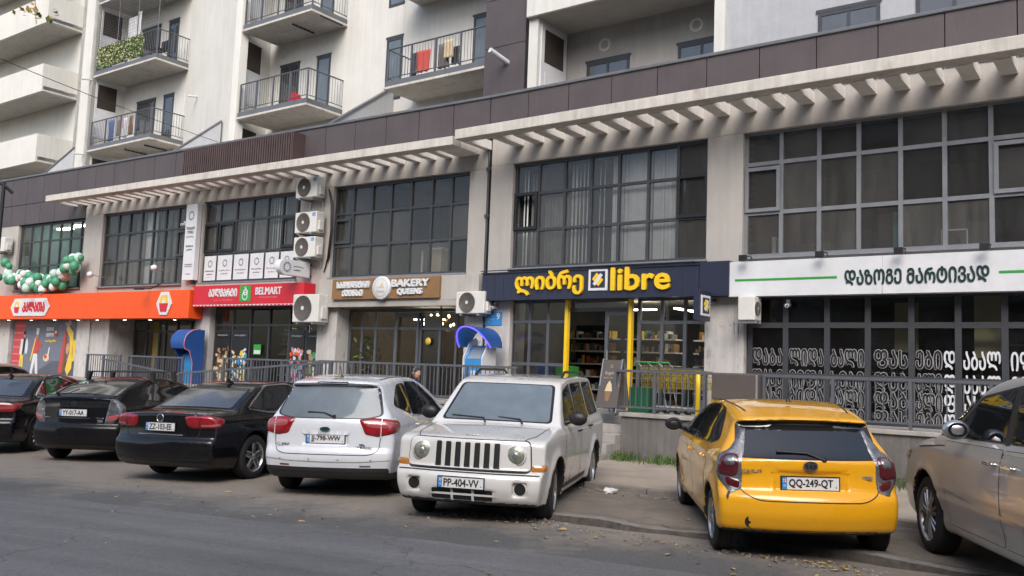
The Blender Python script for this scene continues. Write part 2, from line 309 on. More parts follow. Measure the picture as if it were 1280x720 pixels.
def road_material():
    """newer asphalt: fine aggregate, faint lighter wheel streaks along the carriageway, hairline cracks"""
    m = bpy.data.materials.new('new_asphalt'); m.use_nodes = True; nt = m.node_tree; b = nt.nodes['Principled BSDF']; L = nt.links.new; b.inputs['Roughness'].default_value = .88
    tc = node(nt, 'ShaderNodeTexCoord'); mp = node(nt, 'ShaderNodeMapping'); mp.inputs['Rotation'].default_value = (0, 0, .466); L(tc.outputs['Object'], mp.inputs[0])
    def noise(sc, det, scale=(1, 1, 1), r=.6):
        q = node(nt, 'ShaderNodeMapping'); q.inputs['Scale'].default_value = scale; L(mp.outputs[0], q.inputs[0]); n = node(nt, 'ShaderNodeTexNoise'); n.inputs['Scale'].default_value = sc; n.inputs['Detail'].default_value = det; n.inputs['Roughness'].default_value = r; L(q.outputs[0], n.inputs[0]); return n.outputs['Fac']
    def rng(s, a, c, lo, hi):
        n = node(nt, 'ShaderNodeMapRange'); n.inputs[1].default_value = a; n.inputs[2].default_value = c; n.inputs[3].default_value = lo; n.inputs[4].default_value = hi; L(s, n.inputs[0]); return n.outputs[0]
    def mul(a, c): n = node(nt, 'ShaderNodeMath', operation='MULTIPLY'); L(a, n.inputs[0]); L(c, n.inputs[1]); return n.outputs[0]
    f = mul(rng(noise(90, 2), .3, .7, .68, 1.34), rng(noise(1.2, 6, (.12, 1.6, 1)), .3, .7, .80, 1.24)); f = mul(f, rng(noise(14, 3), .3, .7, .90, 1.10)); f = mul(f, rng(noise(.35, 4), .35, .65, .88, 1.12))
    v = node(nt, 'ShaderNodeTexVoronoi', feature='DISTANCE_TO_EDGE'); v.inputs['Scale'].default_value = .33; w = node(nt, 'ShaderNodeVectorMath', operation='ADD'); nn_ = node(nt, 'ShaderNodeTexNoise'); nn_.inputs['Scale'].default_value = 1.6; nn_.inputs['Detail'].default_value = 6; L(mp.outputs[0], nn_.inputs[0]); L(mp.outputs[0], w.inputs[0]); L(nn_.outputs['Color'], w.inputs[1]); L(w.outputs[0], v.inputs[0]); f = mul(f, rng(v.outputs['Distance'], .001, .006, .62, 1))
    k = node(nt, 'ShaderNodeMix', data_type='RGBA', blend_type='MULTIPLY'); k.inputs[0].default_value = 1; k.inputs[6].default_value = (.108, .107, .107, 1); L(f, k.inputs[7]); L(k.outputs[2], b.inputs['Base Color'])
    bp = node(nt, 'ShaderNodeBump'); bp.inputs['Strength'].default_value = .5; bp.inputs['Distance'].default_value = .006; L(noise(90, 2), bp.inputs['Height']); L(bp.outputs[0], b.inputs['Normal']); return m
M['asphalt'] = road_material()
# ---------------------------------------------------------------- ground, road, pavements
def gz(x): return .021*min(0, x-.5)
def sheet(name, poly, z, m, thick=0, jitter=0, step=.25):
    pts = []
    for i, p in enumerate(poly):
        q = poly[(i+1) % len(poly)]; n = max(1, int(math.dist(p, q)/step)) if jitter else 1
        for k in range(n):
            t = k/n; pts.append((p[0]+(q[0]-p[0])*t+random.uniform(-jitter, jitter)*(k > 0), p[1]+(q[1]-p[1])*t+random.uniform(-jitter, jitter)*(k > 0)))
    mb = MB()
    if thick: mb.prism(pts, 'z', z-thick, z, m)
    else: mb.prism(pts, 'z', z-.02, z, m)
    return kind(mb.build(name), 'structure')
def w2(a, u, d): return W(a, u, 0, d)[:2]
mb = MB(); mb.add([(-150, -120, -.03), (150, -120, -.03), (150, 150, -.03), (-150, 150, -.03)], [(0, 1, 2, 3)], 'soil'); kind(mb.build('ground'), 'structure')
ed = Vector((.8935, -.449)); e0 = Vector((-6.65, 12.02))
A_, B_ = e0-ed*60, e0+ed*60; nn = Vector((-ed.y, ed.x))*-1
sheet('parking_strip', [(A_.x-5, A_.y+14), tuple(A_-nn*-.2), tuple(B_-nn*-.2), w2(RA, 60, 4.9), w2(RA, -60, 4.3)], 0, 'oldasphalt')
sheet('road', [tuple(A_), tuple(A_+nn*26), tuple(B_+nn*26), tuple(B_)], .006, 'asphalt', 0, .035, .3)
sheet('sidewalk', [w2(RA, -60, -.3), w2(RA, -60, 4.15), w2(RA, 3.6, 4.55), w2(RA, 4.2, 4.85), w2(RA, 60, 4.85), w2(RA, 60, -.3)], .15, 'pave', .18)
sheet('parking_pad', [w2(RA, 6.55, 7.33), w2(RA, 7.8, 7.2), w2(RA, 8.6, 7.05), w2(RA, 10.6, 7.0), w2(RA, 30, 6.9), w2(RA, 30, 4.9), w2(RA, 4.2, 4.9), w2(RA, 4.6, 6.0), w2(RA, 5.5, 7.0)], .085, 'pad', .13, .05, .16)
kb = MB()
for i in range(40):                                   # kerb stones along the pavement edge
    u0 = 3.9+i*1.0; a = .006*random.uniform(-1, 1)
    T = Matrix.Translation(W(RA, u0, 0, 4.99+a)) @ Matrix.Rotation(RA, 4, 'Z'); q = MB(); q.box(0, .985, -.07, .07, -.05, .165+a, 'kerb'); kb.merge(q, T)
for i in range(60):
    u0 = -56+i*1.0; a = .006*random.uniform(-1, 1)
    T = Matrix.Translation(W(RA, u0, 0, 4.32+a)) @ Matrix.Rotation(RA-.005, 4, 'Z'); q = MB(); q.box(0, .985, -.07, .07, -.05, .165+a, 'kerb'); kb.merge(q, T)
kind(kb.build('kerb', bevel=.012), 'structure')
kb = MB()
pl = [(5.3, 7.08), (6.55, 7.40), (7.8, 7.27), (8.6, 7.12), (10.6, 7.07), (14, 7.02), (30, 6.97)]; pts = []
for (ua, da), (ub, db) in zip(pl, pl[1:]):
    n = max(2, int((ub-ua)/.07))
    for k in range(n): t = k/n; uu = ua+(ub-ua)*t; pts.append((uu, da+(db-da)*t+.030*math.sin(uu*3.1+.5)*math.sin(uu*1.3)+.012*math.sin(uu*9.7)+random.uniform(-.006, .006), .088+.010*math.sin(uu*4.3+1)-.022*max(0, math.sin(uu*2.2+2))+random.uniform(-.004, .004)))
pv = []
for u, d, z in pts:
    pv += [W(RA, u, -.01, d+.035), W(RA, u, z-.014, d+.02), W(RA, u, z, d-.03), W(RA, u, z+.002, d-.16), W(RA, u, .03, d-.2)]
pf = [(i*5+k, i*5+k+1, i*5+k+6, i*5+k+5) for i in range(len(pts)-1) for k in range(4)]
kb.add(pv, [q for i, q in enumerate(pf) if i % 4 == 0], 'kerbdirtshade', True); kb.add(pv, [q for i, q in enumerate(pf) if i % 4], 'kerb', True); kind(kb.build('broken_kerb'), 'structure')
# gravel and dirt along the broken kerb, leaves, pebbles
mb = MB()
for i in range(420):
    k = random.random()
    if k < .6: u = random.uniform(5.6, 10.6); p = W(RA, u, 0, 7.45+abs(random.gauss(0, .25))); z = .0
    elif k < .85: u = random.uniform(5, 8); p = W(RA, u, 0, 5.15+abs(random.gauss(0, .12))); z = .085
    else: p = (random.uniform(-6, 3), random.uniform(8.5, 13), 0); z = 0
    r = random.uniform(.008, .026)*(1.5 if random.random() < .1 else 1); q = MB(); q.ball((0, 0, 0), r, 'pebble', 6, (1, random.uniform(.6, 1), .6))
    q.v = [(x*random.uniform(.8, 1.2), y*random.uniform(.8, 1.2), zz) for x, y, zz in q.v]; q.s = [False]*len(q.s)
    mb.merge(q, Matrix.Translation((p[0], p[1], z+r*.4)) @ Matrix.Rotation(random.uniform(0, 6), 4, 'Z'))
kind(mb.build('gravel'), 'stuff')
def leafmesh(mb, p, s):
    a = random.uniform(0, 6.28); ti = random.uniform(-.5, .5); pts = [(-1, 0, 0), (-.4, .45, .12), (.3, .4, .15), (1, 0, .05), (.3, -.4, .2), (-.4, -.45, .1)]
    T = Matrix.Translation(p) @ Matrix.Rotation(a, 4, 'Z') @ Matrix.Rotation(ti*.6, 4, 'X'); v = [T @ Vector((x*s, y*s, z*s+.006)) for x, y, z in pts]+[T @ Vector((0, 0, .008))]
    mb.add(v, [(6, i, (i+1) % 6) for i in range(6)], 'leaf', False)
mb = MB()
for i in range(150):
    k = random.random()
    if k < .45: p = (random.uniform(-7, 2.5), 0, 0); t = random.uniform(.2, 2.4); y = 12.02-(p[0]+6.65)*.5025+t; p = (p[0], y, .003)
    elif k < .7: q = W(RA, random.uniform(5.4, 10.6), 0, 7.5+abs(random.gauss(0, .3))); p = (q[0], q[1], .004)
    elif k < .8: q = W(RA, random.uniform(5, 9), 0, random.uniform(5.1, 6.8)); p = (q[0], q[1], .09)
    else: q = W(RA, random.uniform(3, 9), 0, random.uniform(1.6, 4.5)); p = (q[0], q[1], .155)
    leafmesh(mb, p, random.uniform(.02, .05))
for k in range(16): q = W(RA, 10.05+random.gauss(0, .12), 0, 7.5+random.gauss(0, .09)); leafmesh(mb, (q[0], q[1], .008), random.uniform(.03, .05))
leafmesh(mb, (1.05, 7.35, .01), .06); leafmesh(mb, (-.1, 7.6, .01), .035)
kind(mb.build('fallen_leaves'), 'stuff')
mb = MB()                                             # weeds at the foot of the retaining wall
for i in range(5200):
    u = random.uniform(3.0, 13.5); d = 1.27+abs(random.gauss(0, .25)); dens = .55+.45*math.sin(u*2.3)*math.sin(u*5.1+1)
    if random.random() > dens+.15 or d > 2.1: continue
    p = Vector(W(RA, u, .145, d)); a = random.uniform(0, 6.28); h = random.uniform(.05, .17)*(1.25-.5*(d-1.27)); w_ = random.uniform(.004, .011); l = random.uniform(.2, .8)*h
    dx = Vector((math.cos(a), math.sin(a), 0)); sx = Vector((-dx.y, dx.x, 0))
    mb.add([p-sx*w_, p+sx*w_, p+dx*l*.4+Vector((0, 0, h*.7))+sx*w_*.8, p+dx*l*.4+Vector((0, 0, h*.7))-sx*w_*.8, p+dx*l+Vector((0, 0, h))], [(0, 1, 2, 3), (3, 2, 4)], 'grass')
kind(mb.build('grass'), 'stuff')
tag(MB().ball((0, 0, .05), .1, 'clothwhite', 10, (1.3, .7, .55)).build('plastic_bag', None, W(RA, 6.5, .085, 5.35), .3), 'crumpled white plastic bag lying against the pavement kerb', 'bag')
o = bpy.data.objects['plastic_bag']; o.scale = (.8, .8, .7)
for v in o.data.vertices: v.co *= random.uniform(.6, 1.3)
o.data.polygons.foreach_set('use_smooth', [False]*len(o.data.polygons))
import bmesh
for o in list(COL.objects):                            # the street falls gently towards the left
    if o.get('kind') in ('structure', 'stuff'):
        bm = bmesh.new(); bm.from_mesh(o.data); bmesh.ops.bisect_plane(bm, geom=bm.verts[:]+bm.edges[:]+bm.faces[:], plane_co=(.5, 0, 0), plane_no=(1, 0, 0)); bmesh.ops.triangulate(bm, faces=[f for f in bm.faces if len(f.verts) > 4])
        for v in bm.verts: v.co.z += gz(v.co.x)
        bm.to_mesh(o.data); bm.free()
# ---------------------------------------------------------------- buildings (local x = u along facade, y = into the building, z up)
def gridwin(parent, x0, x1, z0, z1, xs, zs, y, fm, gm, bar=.06, edge=.07, dep=.07, sash=(), skip=(), name='window', top=None):
    f = MB(); xs = list(xs); zs = list(zs)
    f.box(x0, x0+edge, y, y+dep, z0, z1, fm); f.box(x1-edge, x1, y, y+dep, z0, z1, fm)
    f.box(x0+edge, x1-edge, y, y+dep, z1-edge, z1, fm); f.box(x0+edge, x1-edge, y, y+dep, z0, z0+edge, fm)
    X = [x0+edge]+xs+[x1-edge]; Z = [z0+edge]+zs+[z1-edge]
    for x in xs: f.box(x-bar/2, x+bar/2, y+.002, y+dep, z0+edge, z1-edge, fm)
    for z in zs:
        for a, b in zip([x0+edge]+[q+bar/2 for q in xs], [q-bar/2 for q in xs]+[x1-edge]): f.box(a, b, y+.006, y+dep-.004, z-bar/2, z+bar/2, fm)
    o = f.build(name, parent)
    g = MB()
    for i in range(len(X)-1):
        for k in range(len(Z)-1):
            if (i, k) in skip: continue
            a, b, c, d = X[i]-.02, X[i+1]+.02, Z[k]-.02, Z[k+1]+.02; t = [random.uniform(-.006, .006) for _ in range(3)]; yy = y+.04
            g.add([(a, yy+t[0], c), (b, yy+t[1], c), (b, yy+t[1]+t[2], d), (a, yy+t[0]+t[2], d)], [(0, 1, 2, 3)], gm)
    g.build('glass', o)
    for (a, b, c, d, sm) in sash:
        s = MB(); w = .07; yy = y-.035
        s.box(a, a+w, yy, y-.002, c, d, sm); s.box(b-w, b, yy, y-.002, c, d, sm); s.box(a+w, b-w, yy, y-.002, c, c+w, sm); s.box(a+w, b-w, yy, y-.002, d-w, d, sm)
        s.build('sash', o)
    return o
def room(parent, x0, x1, y0, y1, z0, z1, wall='roomdark', floor='floor', ceil='roomdark', name='room'):
    m = MB(); t = .06
    m.box(x0-t, x1+t, y1, y1+t, z0, z1, wall); m.box(x0-t, x0, y0, y1, z0, z1, wall); m.box(x1, x1+t, y0, y1, z0, z1, wall)
    m.box(x0-t, x1+t, y0, y1+t, z0-t, z0-.001, floor); m.box(x0-t, x1+t, y0, y1+t, z1+.001, z1+t, ceil)
    return m.build(name, parent)
# ---- right block
BR = thing('shop_building', 'right-hand concrete shop block with two tall grids of grey framed windows above its shopfronts', 'building', W(RA, 0, 0, 0), RA)
TZ = .98
def column(parent, x0, x1, z0, z1, m='plaster', y0=0., y1=.6): return MB().box(x0, x1, y0, y1, z0, z1, m).build('column', parent, bevel=.012)
for x0, x1 in ((.06, .69), (5.42, 6.15), (11.45, 12.2), (17.2, 18.0)):
    column(BR, x0, x1, 3.3, 6.40); column(BR, x0+.0, x1+.06, TZ-.3, 3.3, 'plasterlow')
MB().box(.06, 18, 0, .5, 6.40, 7.3, 'plaster').build('beam', BR, bevel=.01)
sp = MB(); sp.box(.69, 5.42, .02, .4, 3.30, 3.96, 'plaster'); sp.box(6.15, 11.45, .02, .4, 3.30, 3.96, 'plaster'); sp.box(12.2, 17.2, .02, .4, 3.3, 3.96, 'plaster'); sp.build('spandrel', BR)
sl_ = MB(); sl_.box(.66, 5.45, -.05, .1, 3.955, 3.995, 'framegrey'); sl_.box(6.12, 11.48, -.05, .1, 3.955, 3.995, 'framegrey'); sl_.build('window_sill', BR)
gridwin(BR, .69, 5.42, 3.99, 6.40, [1.35, 2.04, 2.71, 3.39, 4.08, 4.75], [4.85, 5.68], .10, 'frame', 'glassU', sash=[(.70, 1.33, 4.87, 5.72, 'black'), (4.74, 5.41, 4.86, 5.73, 'black')], skip=[(0, 1)])
gridwin(BR, 6.15, 11.45, 3.99, 6.42, [6.86+.70*k for k in range(7)], [4.84, 5.79], .10, 'framegrey', 'glassU', bar=.075, sash=[(6.17, 6.85, 4.86, 5.72, 'framegrey'), (10.40, 11.04, 4.86, 5.72, 'framegrey')])
gridwin(BR, 12.2, 17.2, 3.99, 6.42, [12.9+.7*k for k in range(6)], [4.84, 5.79], .10, 'framegrey', 'glassU')
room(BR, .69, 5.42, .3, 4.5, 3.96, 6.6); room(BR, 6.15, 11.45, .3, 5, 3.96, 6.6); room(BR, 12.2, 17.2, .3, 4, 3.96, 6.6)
def blinds(parent, lst, name='curtain'):
    b = MB()
    for (x0, x1, z0, z1, y, m, pitch_, wd_) in lst:
        x = x0
        while x < x1:
            a = random.uniform(-.35, .35); w = min(wd_, x1-x+.02)
            b.add([(x, y-a*.03, z0), (x+w, y+a*.03, z0), (x+w, y+a*.03, z1), (x, y-a*.03, z1)], [(0, 1, 2, 3)], m); x += pitch_
    return b.build(name, parent)
blinds(BR, [(3.12, 3.38, 4.0, 6.35, .32, 'curtain', .085, .082), (3.42, 4.06, 4.0, 6.35, .32, 'curtain', .085, .084), (4.10, 4.66, 4.0, 6.35, .32, 'curtain', .085, .084),
            (.80, .98, 4, 6.3, .32, 'curtain', .09, .035), (1.38, 2.0, 4, 5.6, .34, 'blind', .08, .075), (2.10, 2.66, 4.0, 6.3, .32, 'curtain', .095, .036), (2.8, 3.0, 4, 6.3, .32, 'curtain', .11, .03), (1.0, 1.3, 4, 6.2, .35, 'blind', .1, .06)], 'vertical_blind')
m = MB(); m.box(6.4, 6.48, .9, 1.3, 4, 4.5, 'curtain'); m.box(8.75, 8.88, .5, .53, 3.99, 4.75, 'teal'); m.box(9.5, 9.52, .6, .62, 4, 4.4, 'curtain'); m.box(9.9, 9.92, .6, .62, 4, 4.4, 'curtain'); m.box(9.5, 9.92, .6, .62, 4.38, 4.4, 'curtain')
for k in range(6): m.box(6.4+k*.8, 7.0+k*.8, 2.5+.3*(k % 2), 3, 4.0, 4.6+.25*(k % 3), 'roomdark')
m.build('stored_board', BR)
# shopfronts of the right block
YF = .12
gridwin(BR, .69, 2.20, TZ, 3.29, [1.21, 1.70], [1.87, 2.80], YF, 'framelow', 'glassS', bar=.065)
gridwin(BR, 3.90, 5.44, TZ, 3.29, [4.45, 4.95], [1.85, 2.78], YF, 'framelow', 'glassS', bar=.065)
gridwin(BR, 2.32, 3.73, 3.02, 3.29, [], [], YF, 'framelow', 'glassS')
d_ = MB(); d_.box(3.14, 3.21, YF, YF+.06, TZ, 3.01, 'framelow'); d_.box(3.66, 3.73, YF, YF+.06, TZ, 3.01, 'framelow'); d_.box(3.21, 3.66, YF, YF+.06, 2.93, 3.01, 'framelow'); d_.box(3.21, 3.66, YF, YF+.06, TZ, TZ+.12, 'framelow')
dr = d_.build('door', BR); MB().add([(3.2, YF+.03, TZ+.1), (3.67, YF+.03, TZ+.1), (3.67, YF+.03, 2.95), (3.2, YF+.03, 2.95)], [(0, 1, 2, 3)], 'glassS').build('glass', dr)
MB().tube([(3.24, YF-.06, 1.7), (3.24, YF-.06, 2.2)], .014, 8, 'steel').build('handle', dr)
for x0 in (2.225, 3.765): MB().box(x0, x0+.075, -.03, .085, TZ, 3.29, 'yellow').build('door_post', BR, bevel=.008)
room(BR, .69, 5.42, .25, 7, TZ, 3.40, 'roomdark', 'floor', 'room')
XB = [6.96, 7.71, 8.41, 9.12, 9.84, 10.52]
gridwin(BR, 6.24, 11.45, TZ-.02, 3.29, XB, [1.80, 2.72], YF, 'frame', 'glassS', bar=.10, edge=.09)
gridwin(BR, 12.2, 17.2, TZ-.02, 3.29, [12.9, 13.6, 14.3, 15.0, 15.8, 16.5], [1.80, 2.72], YF, 'frame', 'glassS', bar=.10)
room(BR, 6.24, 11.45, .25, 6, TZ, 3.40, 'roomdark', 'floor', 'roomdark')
m = MB(); m.box(10.0, 10.5, .62, .64, 2.2, 3.25, 'pale'); m.box(8.6, 9.0, 1.2, 1.25, 2.3, 3.2, 'pale'); m.build('window_panel', BR); room(BR, 12.2, 17.2, .25, 5, TZ, 3.4)
# window lettering of the right shop: rows cut by the mullions, outlined on the left panes and filled on the right ones
LT = MB()
cells = [(6.33, 6.90, 'ᲓᲐᲑᲐ', 1), (7.03, 7.64, 'ᲚᲘᲓᲐ', 1), (7.78, 8.34, 'ᲑᲐᲚᲘ', 1), (8.52, 9.05, 'ᲤᲐᲡ', 1), (9.19, 9.58, 'ᲔᲑᲘ', 1), (9.62, 9.79, 'Დ', 0), (9.91, 10.45, 'ᲐᲑᲐᲚ', 0), (10.60, 11.0, 'ᲘᲤᲐ', 0), (11.03, 11.35, 'ᲡᲔ', 0)]
alt = [['ᲓᲐᲑᲐ', 'ᲚᲘᲓᲐ', 'ᲑᲐᲚᲘ', 'ᲤᲐᲡ', 'ᲔᲑᲘ', 'Დ', 'ᲐᲑᲐᲚ', 'ᲘᲤᲐ', 'ᲡᲔ'], ['ᲤᲐᲡᲔ', 'ᲘᲘᲤᲐ', 'ᲡᲔᲑᲘ', 'ᲓᲐᲑ', 'ᲐᲚᲘ', 'Დ', 'ᲐᲑᲐᲚ', 'ᲘᲤᲐ', 'ᲡᲔ'], ['ᲤᲐᲡᲔ', 'ᲑᲘᲓᲐ', 'ᲑᲐᲚᲘ', 'ᲓᲐᲑ', 'ᲐᲚᲘ', 'Ფ', 'ᲐᲡᲔᲑ', 'ᲘᲓᲐ', 'ᲑᲐ'], ['ᲓᲐᲑᲐ', 'ᲚᲘᲓᲐ', 'ᲑᲐᲚᲘ', 'ᲤᲐᲡ', 'ᲔᲑᲘ', 'Დ', 'ᲐᲑᲐᲚ', 'ᲘᲤᲐ', 'ᲡᲔ']]
for (z0, z1), row in zip([(1.99, 2.29), (1.60, 1.90), (1.29, 1.57), (.99, 1.25)], alt):
    for (x0, x1, _, ol), s in zip(cells, row):
        if ol: text(LT, s, x0, x1, z0, z1, YF+.030, 'outline', bold=.016); text(LT, s, x0, x1, z0, z1, YF+.024, 'black', bold=.0055)
        else: text(LT, s, x0, x1, z0, z1, YF+.028, 'signwhite', bold=.006)
LT.build('window_lettering', BR)
# ---- left block
BL = thing('shop_building', 'long left-hand concrete shop block under the slatted canopy, with four rows of shops', 'building', W(LA, 0, 0, 0), LA)
for x0, x1 in ((-.56, -.05), (-6.26, -5.03), (-11.24, -10.40), (-16.68, -15.64), (-22.4, -20.98)):
    column(BL, x0, x1, 3.3, 6.36); 0
MB().box(-16.68, -.05, 0, .5, 6.36, 7.3, 'plaster').build('beam', BL, bevel=.01)
sp = MB()
for a, b in ((-5.03, -.56), (-10.40, -6.26), (-15.64, -11.24), (-20.98, -16.68)): sp.box(a, b, .02, .4, 3.30, 3.90, 'plaster')
sp.build('spandrel', BL)
MB().box(-5.2, -.04, -.18, .0, 3.30, 3.88, 'plaster').box(-5.2, -.04, -.19, .02, 3.16, 3.298, 'soffit').build('fascia', BL, bevel=.008)
MB().box(-10.45, -6.2, -.06, -.002, 3.78, 3.89, 'plaster').build('fascia', BL)
for x0, x1 in ((-.54, -.02), (-5.36, -4.66), (-10.42, -9.78), (-16.66, -15.9), (-22.4, -20.98)): column(BL, x0, x1, TZ-.3, 3.16 if x0 > -6 else 3.3, 'plasterlow')
q = MB()
for a, b in ((-5.05, -.54), (-10.42, -6.24), (-15.66, -11.22), (-21, -16.66)): q.box(a, b, -.06, .1, 3.902, 3.945, 'framegrey')
q.build('window_sill', BL)
gridwin(BL, -5.03, -.56, 3.94, 6.36, [-4.39, -3.74, -3.09, -2.43, -1.77, -1.16], [4.78, 5.63], .1, 'frame', 'glassU', sash=[(-5.0, -4.42, 4.84, 5.5, 'frame')])
gridwin(BL, -10.40, -6.26, 3.94, 6.36, [-9.75, -9.03, -8.33, -7.69, -7.07, -6.49], [4.82, 5.74], .1, 'frame', 'glassU', sash=[(-10.38, -9.77, 4.85, 5.7, 'black'), (-9.72, -9.06, 4.85, 5.7, 'black'), (-7.05, -6.51, 4.85, 5.7, 'black')])
gridwin(BL, -15.64, -11.24, 3.94, 6.36, [-14.9, -14.28, -13.63, -13.0, -12.38, -11.74], [4.76, 5.66], .1, 'frame', 'glassU', sash=[(-11.72, -11.26, 4.8, 5.6, 'frame')])
gridwin(BL, -20.98, -16.68, 3.94, 6.30, [-20.28, -19.62, -19.04, -18.36, -17.71, -17.06], [4.79, 5.67], .1, 'frame', 'glassG')
for a, b in ((-5.03, -.56), (-10.40, -6.26), (-15.64, -11.24)): room(BL, a, b, .3, 4.5, 3.9, 6.6)
room(BL, -20.98, -16.68, .3, 5, 3.9, 6.35, 'tealwall', 'floor', 'curtain')
q = MB()
for k, (a, b) in enumerate(((-20.6, 1.2), (-19.2, 1.0), (-18.0, 1.1), (-19.8, 2.4), (-18.2, 2.5))): q.box(a, a+.9, b, b+.14, 6.30, 6.34, 'lamp')
q.build('ceiling_lamp', BL)
blinds(BL, [(-10.3, -6.4, 4.8, 6.3, .34, 'blind', .09, .085), (-7.66, -7.1, 4.8, 6.3, .30, 'curtain', .1, .03), (-9.0, -8.4, 4.8, 5.7, .3, 'curtain', .12, .03)], 'vertical_blind')
blinds(BL, [(-15.5, -14.95, 3.95, 4.7, .34, 'blind', .09, .08), (-14.85, -14.3, 3.95, 5.6, .36, 'blind', .09, .08), (-13.6, -13.05, 3.95, 6.3, .3, 'curtain', .09, .085), (-12.95, -12.4, 3.95, 6.3, .34, 'blind', .09, .085), (-14.25, -13.7, 3.95, 6.3, .36, 'blind', .08, .078), (-12.3, -11.8, 3.95, 6.3, .36, 'blind', .08, .078)], 'vertical_blind')
q = MB(); q.box(-2.08, -1.72, .5, .8, 3.95, 4.62, 'cream'); q.box(-2.35, -2.3, .5, .53, 3.95, 4.6, 'curtain'); q.box(-2.12, -1.68, .48, .82, 4.62, 4.66, 'curtain'); q.build('stored_cabinet', BL)
# bakery shopfront
gridwin(BL, -4.66, -.05, TZ, 3.15, [-4.19, -3.72, -3.05, -2.22, -1.62, -1.12, -.60], [2.66], .45, 'framelow', 'glassS', bar=.06, name='shopfront')
room(BL, -5.0, -.05, .6, 5, TZ, 3.3, 'roomwarm', 'floor', 'room')
MB().box(-2.18, -1.66, .53, .56, TZ, 2.98, 'brownbox').build('door', BL); q = MB(); q.box(-3.02, -2.95, .41, .448, TZ, 3.05, 'framelow'); q.box(-2.32, -2.25, .41, .448, TZ, 3.05, 'framelow'); q.box(-2.949, -2.321, .41, .448, 2.95, 3.05, 'framelow'); q.build('door_frame', BL)
# grocery in the red sign bay
gridwin(BL, -9.78, -5.36, TZ, 3.25, [-9.0, -8.24, -7.46, -6.64, -5.97], [2.72], .2, 'frame', 'glassS', bar=.06, name='shopfront')
room(BL, -9.78, -5.36, .35, 4, TZ, 3.3, 'roomdark', 'floor', 'roomdark')
# supermarket under the orange sign
gridwin(BL, -14.8, -10.45, TZ, 2.95, [-14.13, -13.45, -13.15, -12.54, -11.85, -11.5], [2.55], .9, 'frame', 'glassS', bar=.07, name='shopfront')
MB().box(-14.85, -14.80, .0, .9, TZ, 3.3, 'plasterlow').build('reveal', BL); MB().box(-16.7, -14.86, .05, .3, TZ, 3.3, 'plasterlow').build('wall', BL)
room(BL, -14.8, -10.45, 1.0, 5, TZ, 3.2, 'room', 'floor', 'room')
MB().box(-20.98, -16.7, .15, .4, .0, 3.3, 'plasterlow').build('wall', BL); MB().box(-34, -22.4, 0, .4, 0, 6.4, 'plaster').build('wall', BL)
q = MB(); q.box(-13.9, -13.6, 1.0, 1.02, 1.0, 2.9, 'muralyel'); q.box(-11.4, -10.6, 1.0, 1.02, 1.0, 2.9, 'muralyel'); q.build('yellow_panel', BL)
# joint between the blocks with its rain pipe
q = MB(); q.box(-.05, .10, .05, .5, TZ, 7.2, 'dark'); q.build('expansion_joint', BL)
MB().tube([(.0, -.02, 3.3), (.0, -.02, 6.9)], .028, 8, 'frame').box(-.05, .05, -.06, .04, 5.2, 5.28, 'frame').box(-.05, .05, -.06, .04, 6.3, 6.38, 'frame').build('rain_pipe', BL)
# cladding panels, coping, roof deck
def cladding(parent, xs, z0, z1, y):
    m = MB(); m.box(min(xs), max(xs), y+.05, y+.22, z0, z1, 'dark')
    for a, b in zip(xs, xs[1:]): m.box(a+.009, b-.009, y, y+.045, z0, z1, 'clad')
    return m.build('cladding', parent)
cladding(BR, [-.02+1.08*k for k in range(18)], 7.06, 8.03, -.02); MB().box(-.02, 18.5, -.06, .26, 8.032, 8.10, 'coping').build('coping', BR, bevel=.012)
cladding(BL, [-.03-1.08*k for k in range(23)][::-1], 7.06, 8.03, -.02); MB().box(-25, -.03, -.06, .26, 8.032, 8.10, 'coping').build('coping', BL, bevel=.012)
cladding(BL, [-16.68-.97*k for k in range(9)][::-1], 6.31, 7.04, -.02)
MB().box(-.02, 18.5, .3, 14, 7.1, 7.3, 'soffit').build('roof_slab', BR); MB().box(-25, -.03, .3, 15, 7.1, 7.3, 'soffit').build('roof_slab', BL)
# slatted planter box in front of the parapet
q = MB(); q.box(-10.95, -6.25, -.40, -.03, 7.0, 7.86, 'dark')
x = -10.97
while x < -6.25: q.box(x, x+.055, -.445, -.402, 7.0, 7.90, 'slat'); x += .095
q.box(-6.25, -6.22, -.44, -.03, 7.0, 7.90, 'slat'); q.build('slatted_cladding', BL)
# canopies: front beam, fins
def canopy(parent, x0, x1, y1, z0, z1, f0_, step, fw, fz0):
    c = MB().box(x0, x1, y1, y1+.32, z0, z1, 'concrete').build('canopy', parent, bevel=.012)
    x = f0_
    while x < x1-.2:
        MB().prism([(y1+.322, fz0+.005), (-.002, fz0+.005), (-.002, z1-.03), (y1+.322, z1-.03)], 'x', x, x+fw, 'fin').build('fin', c, bevel=.006); x += step
    MB().box(x0, x0+.16, y1+.322, -.002, z0, z1-.01, 'fin').build('end_slab', c); MB().box(x1-.62, x1, y1+.322, -.002, z0+.004, z1-.012, 'fin').build('end_slab', c)
    return c
canopy(BR, -.12, 18, -1.15, 6.80, 7.02, .72, .545, .25, 6.78)
canopy(BL, -17.35, -.30, -1.05, 6.72, 6.92, -16.8, .50, .20, 6.72)
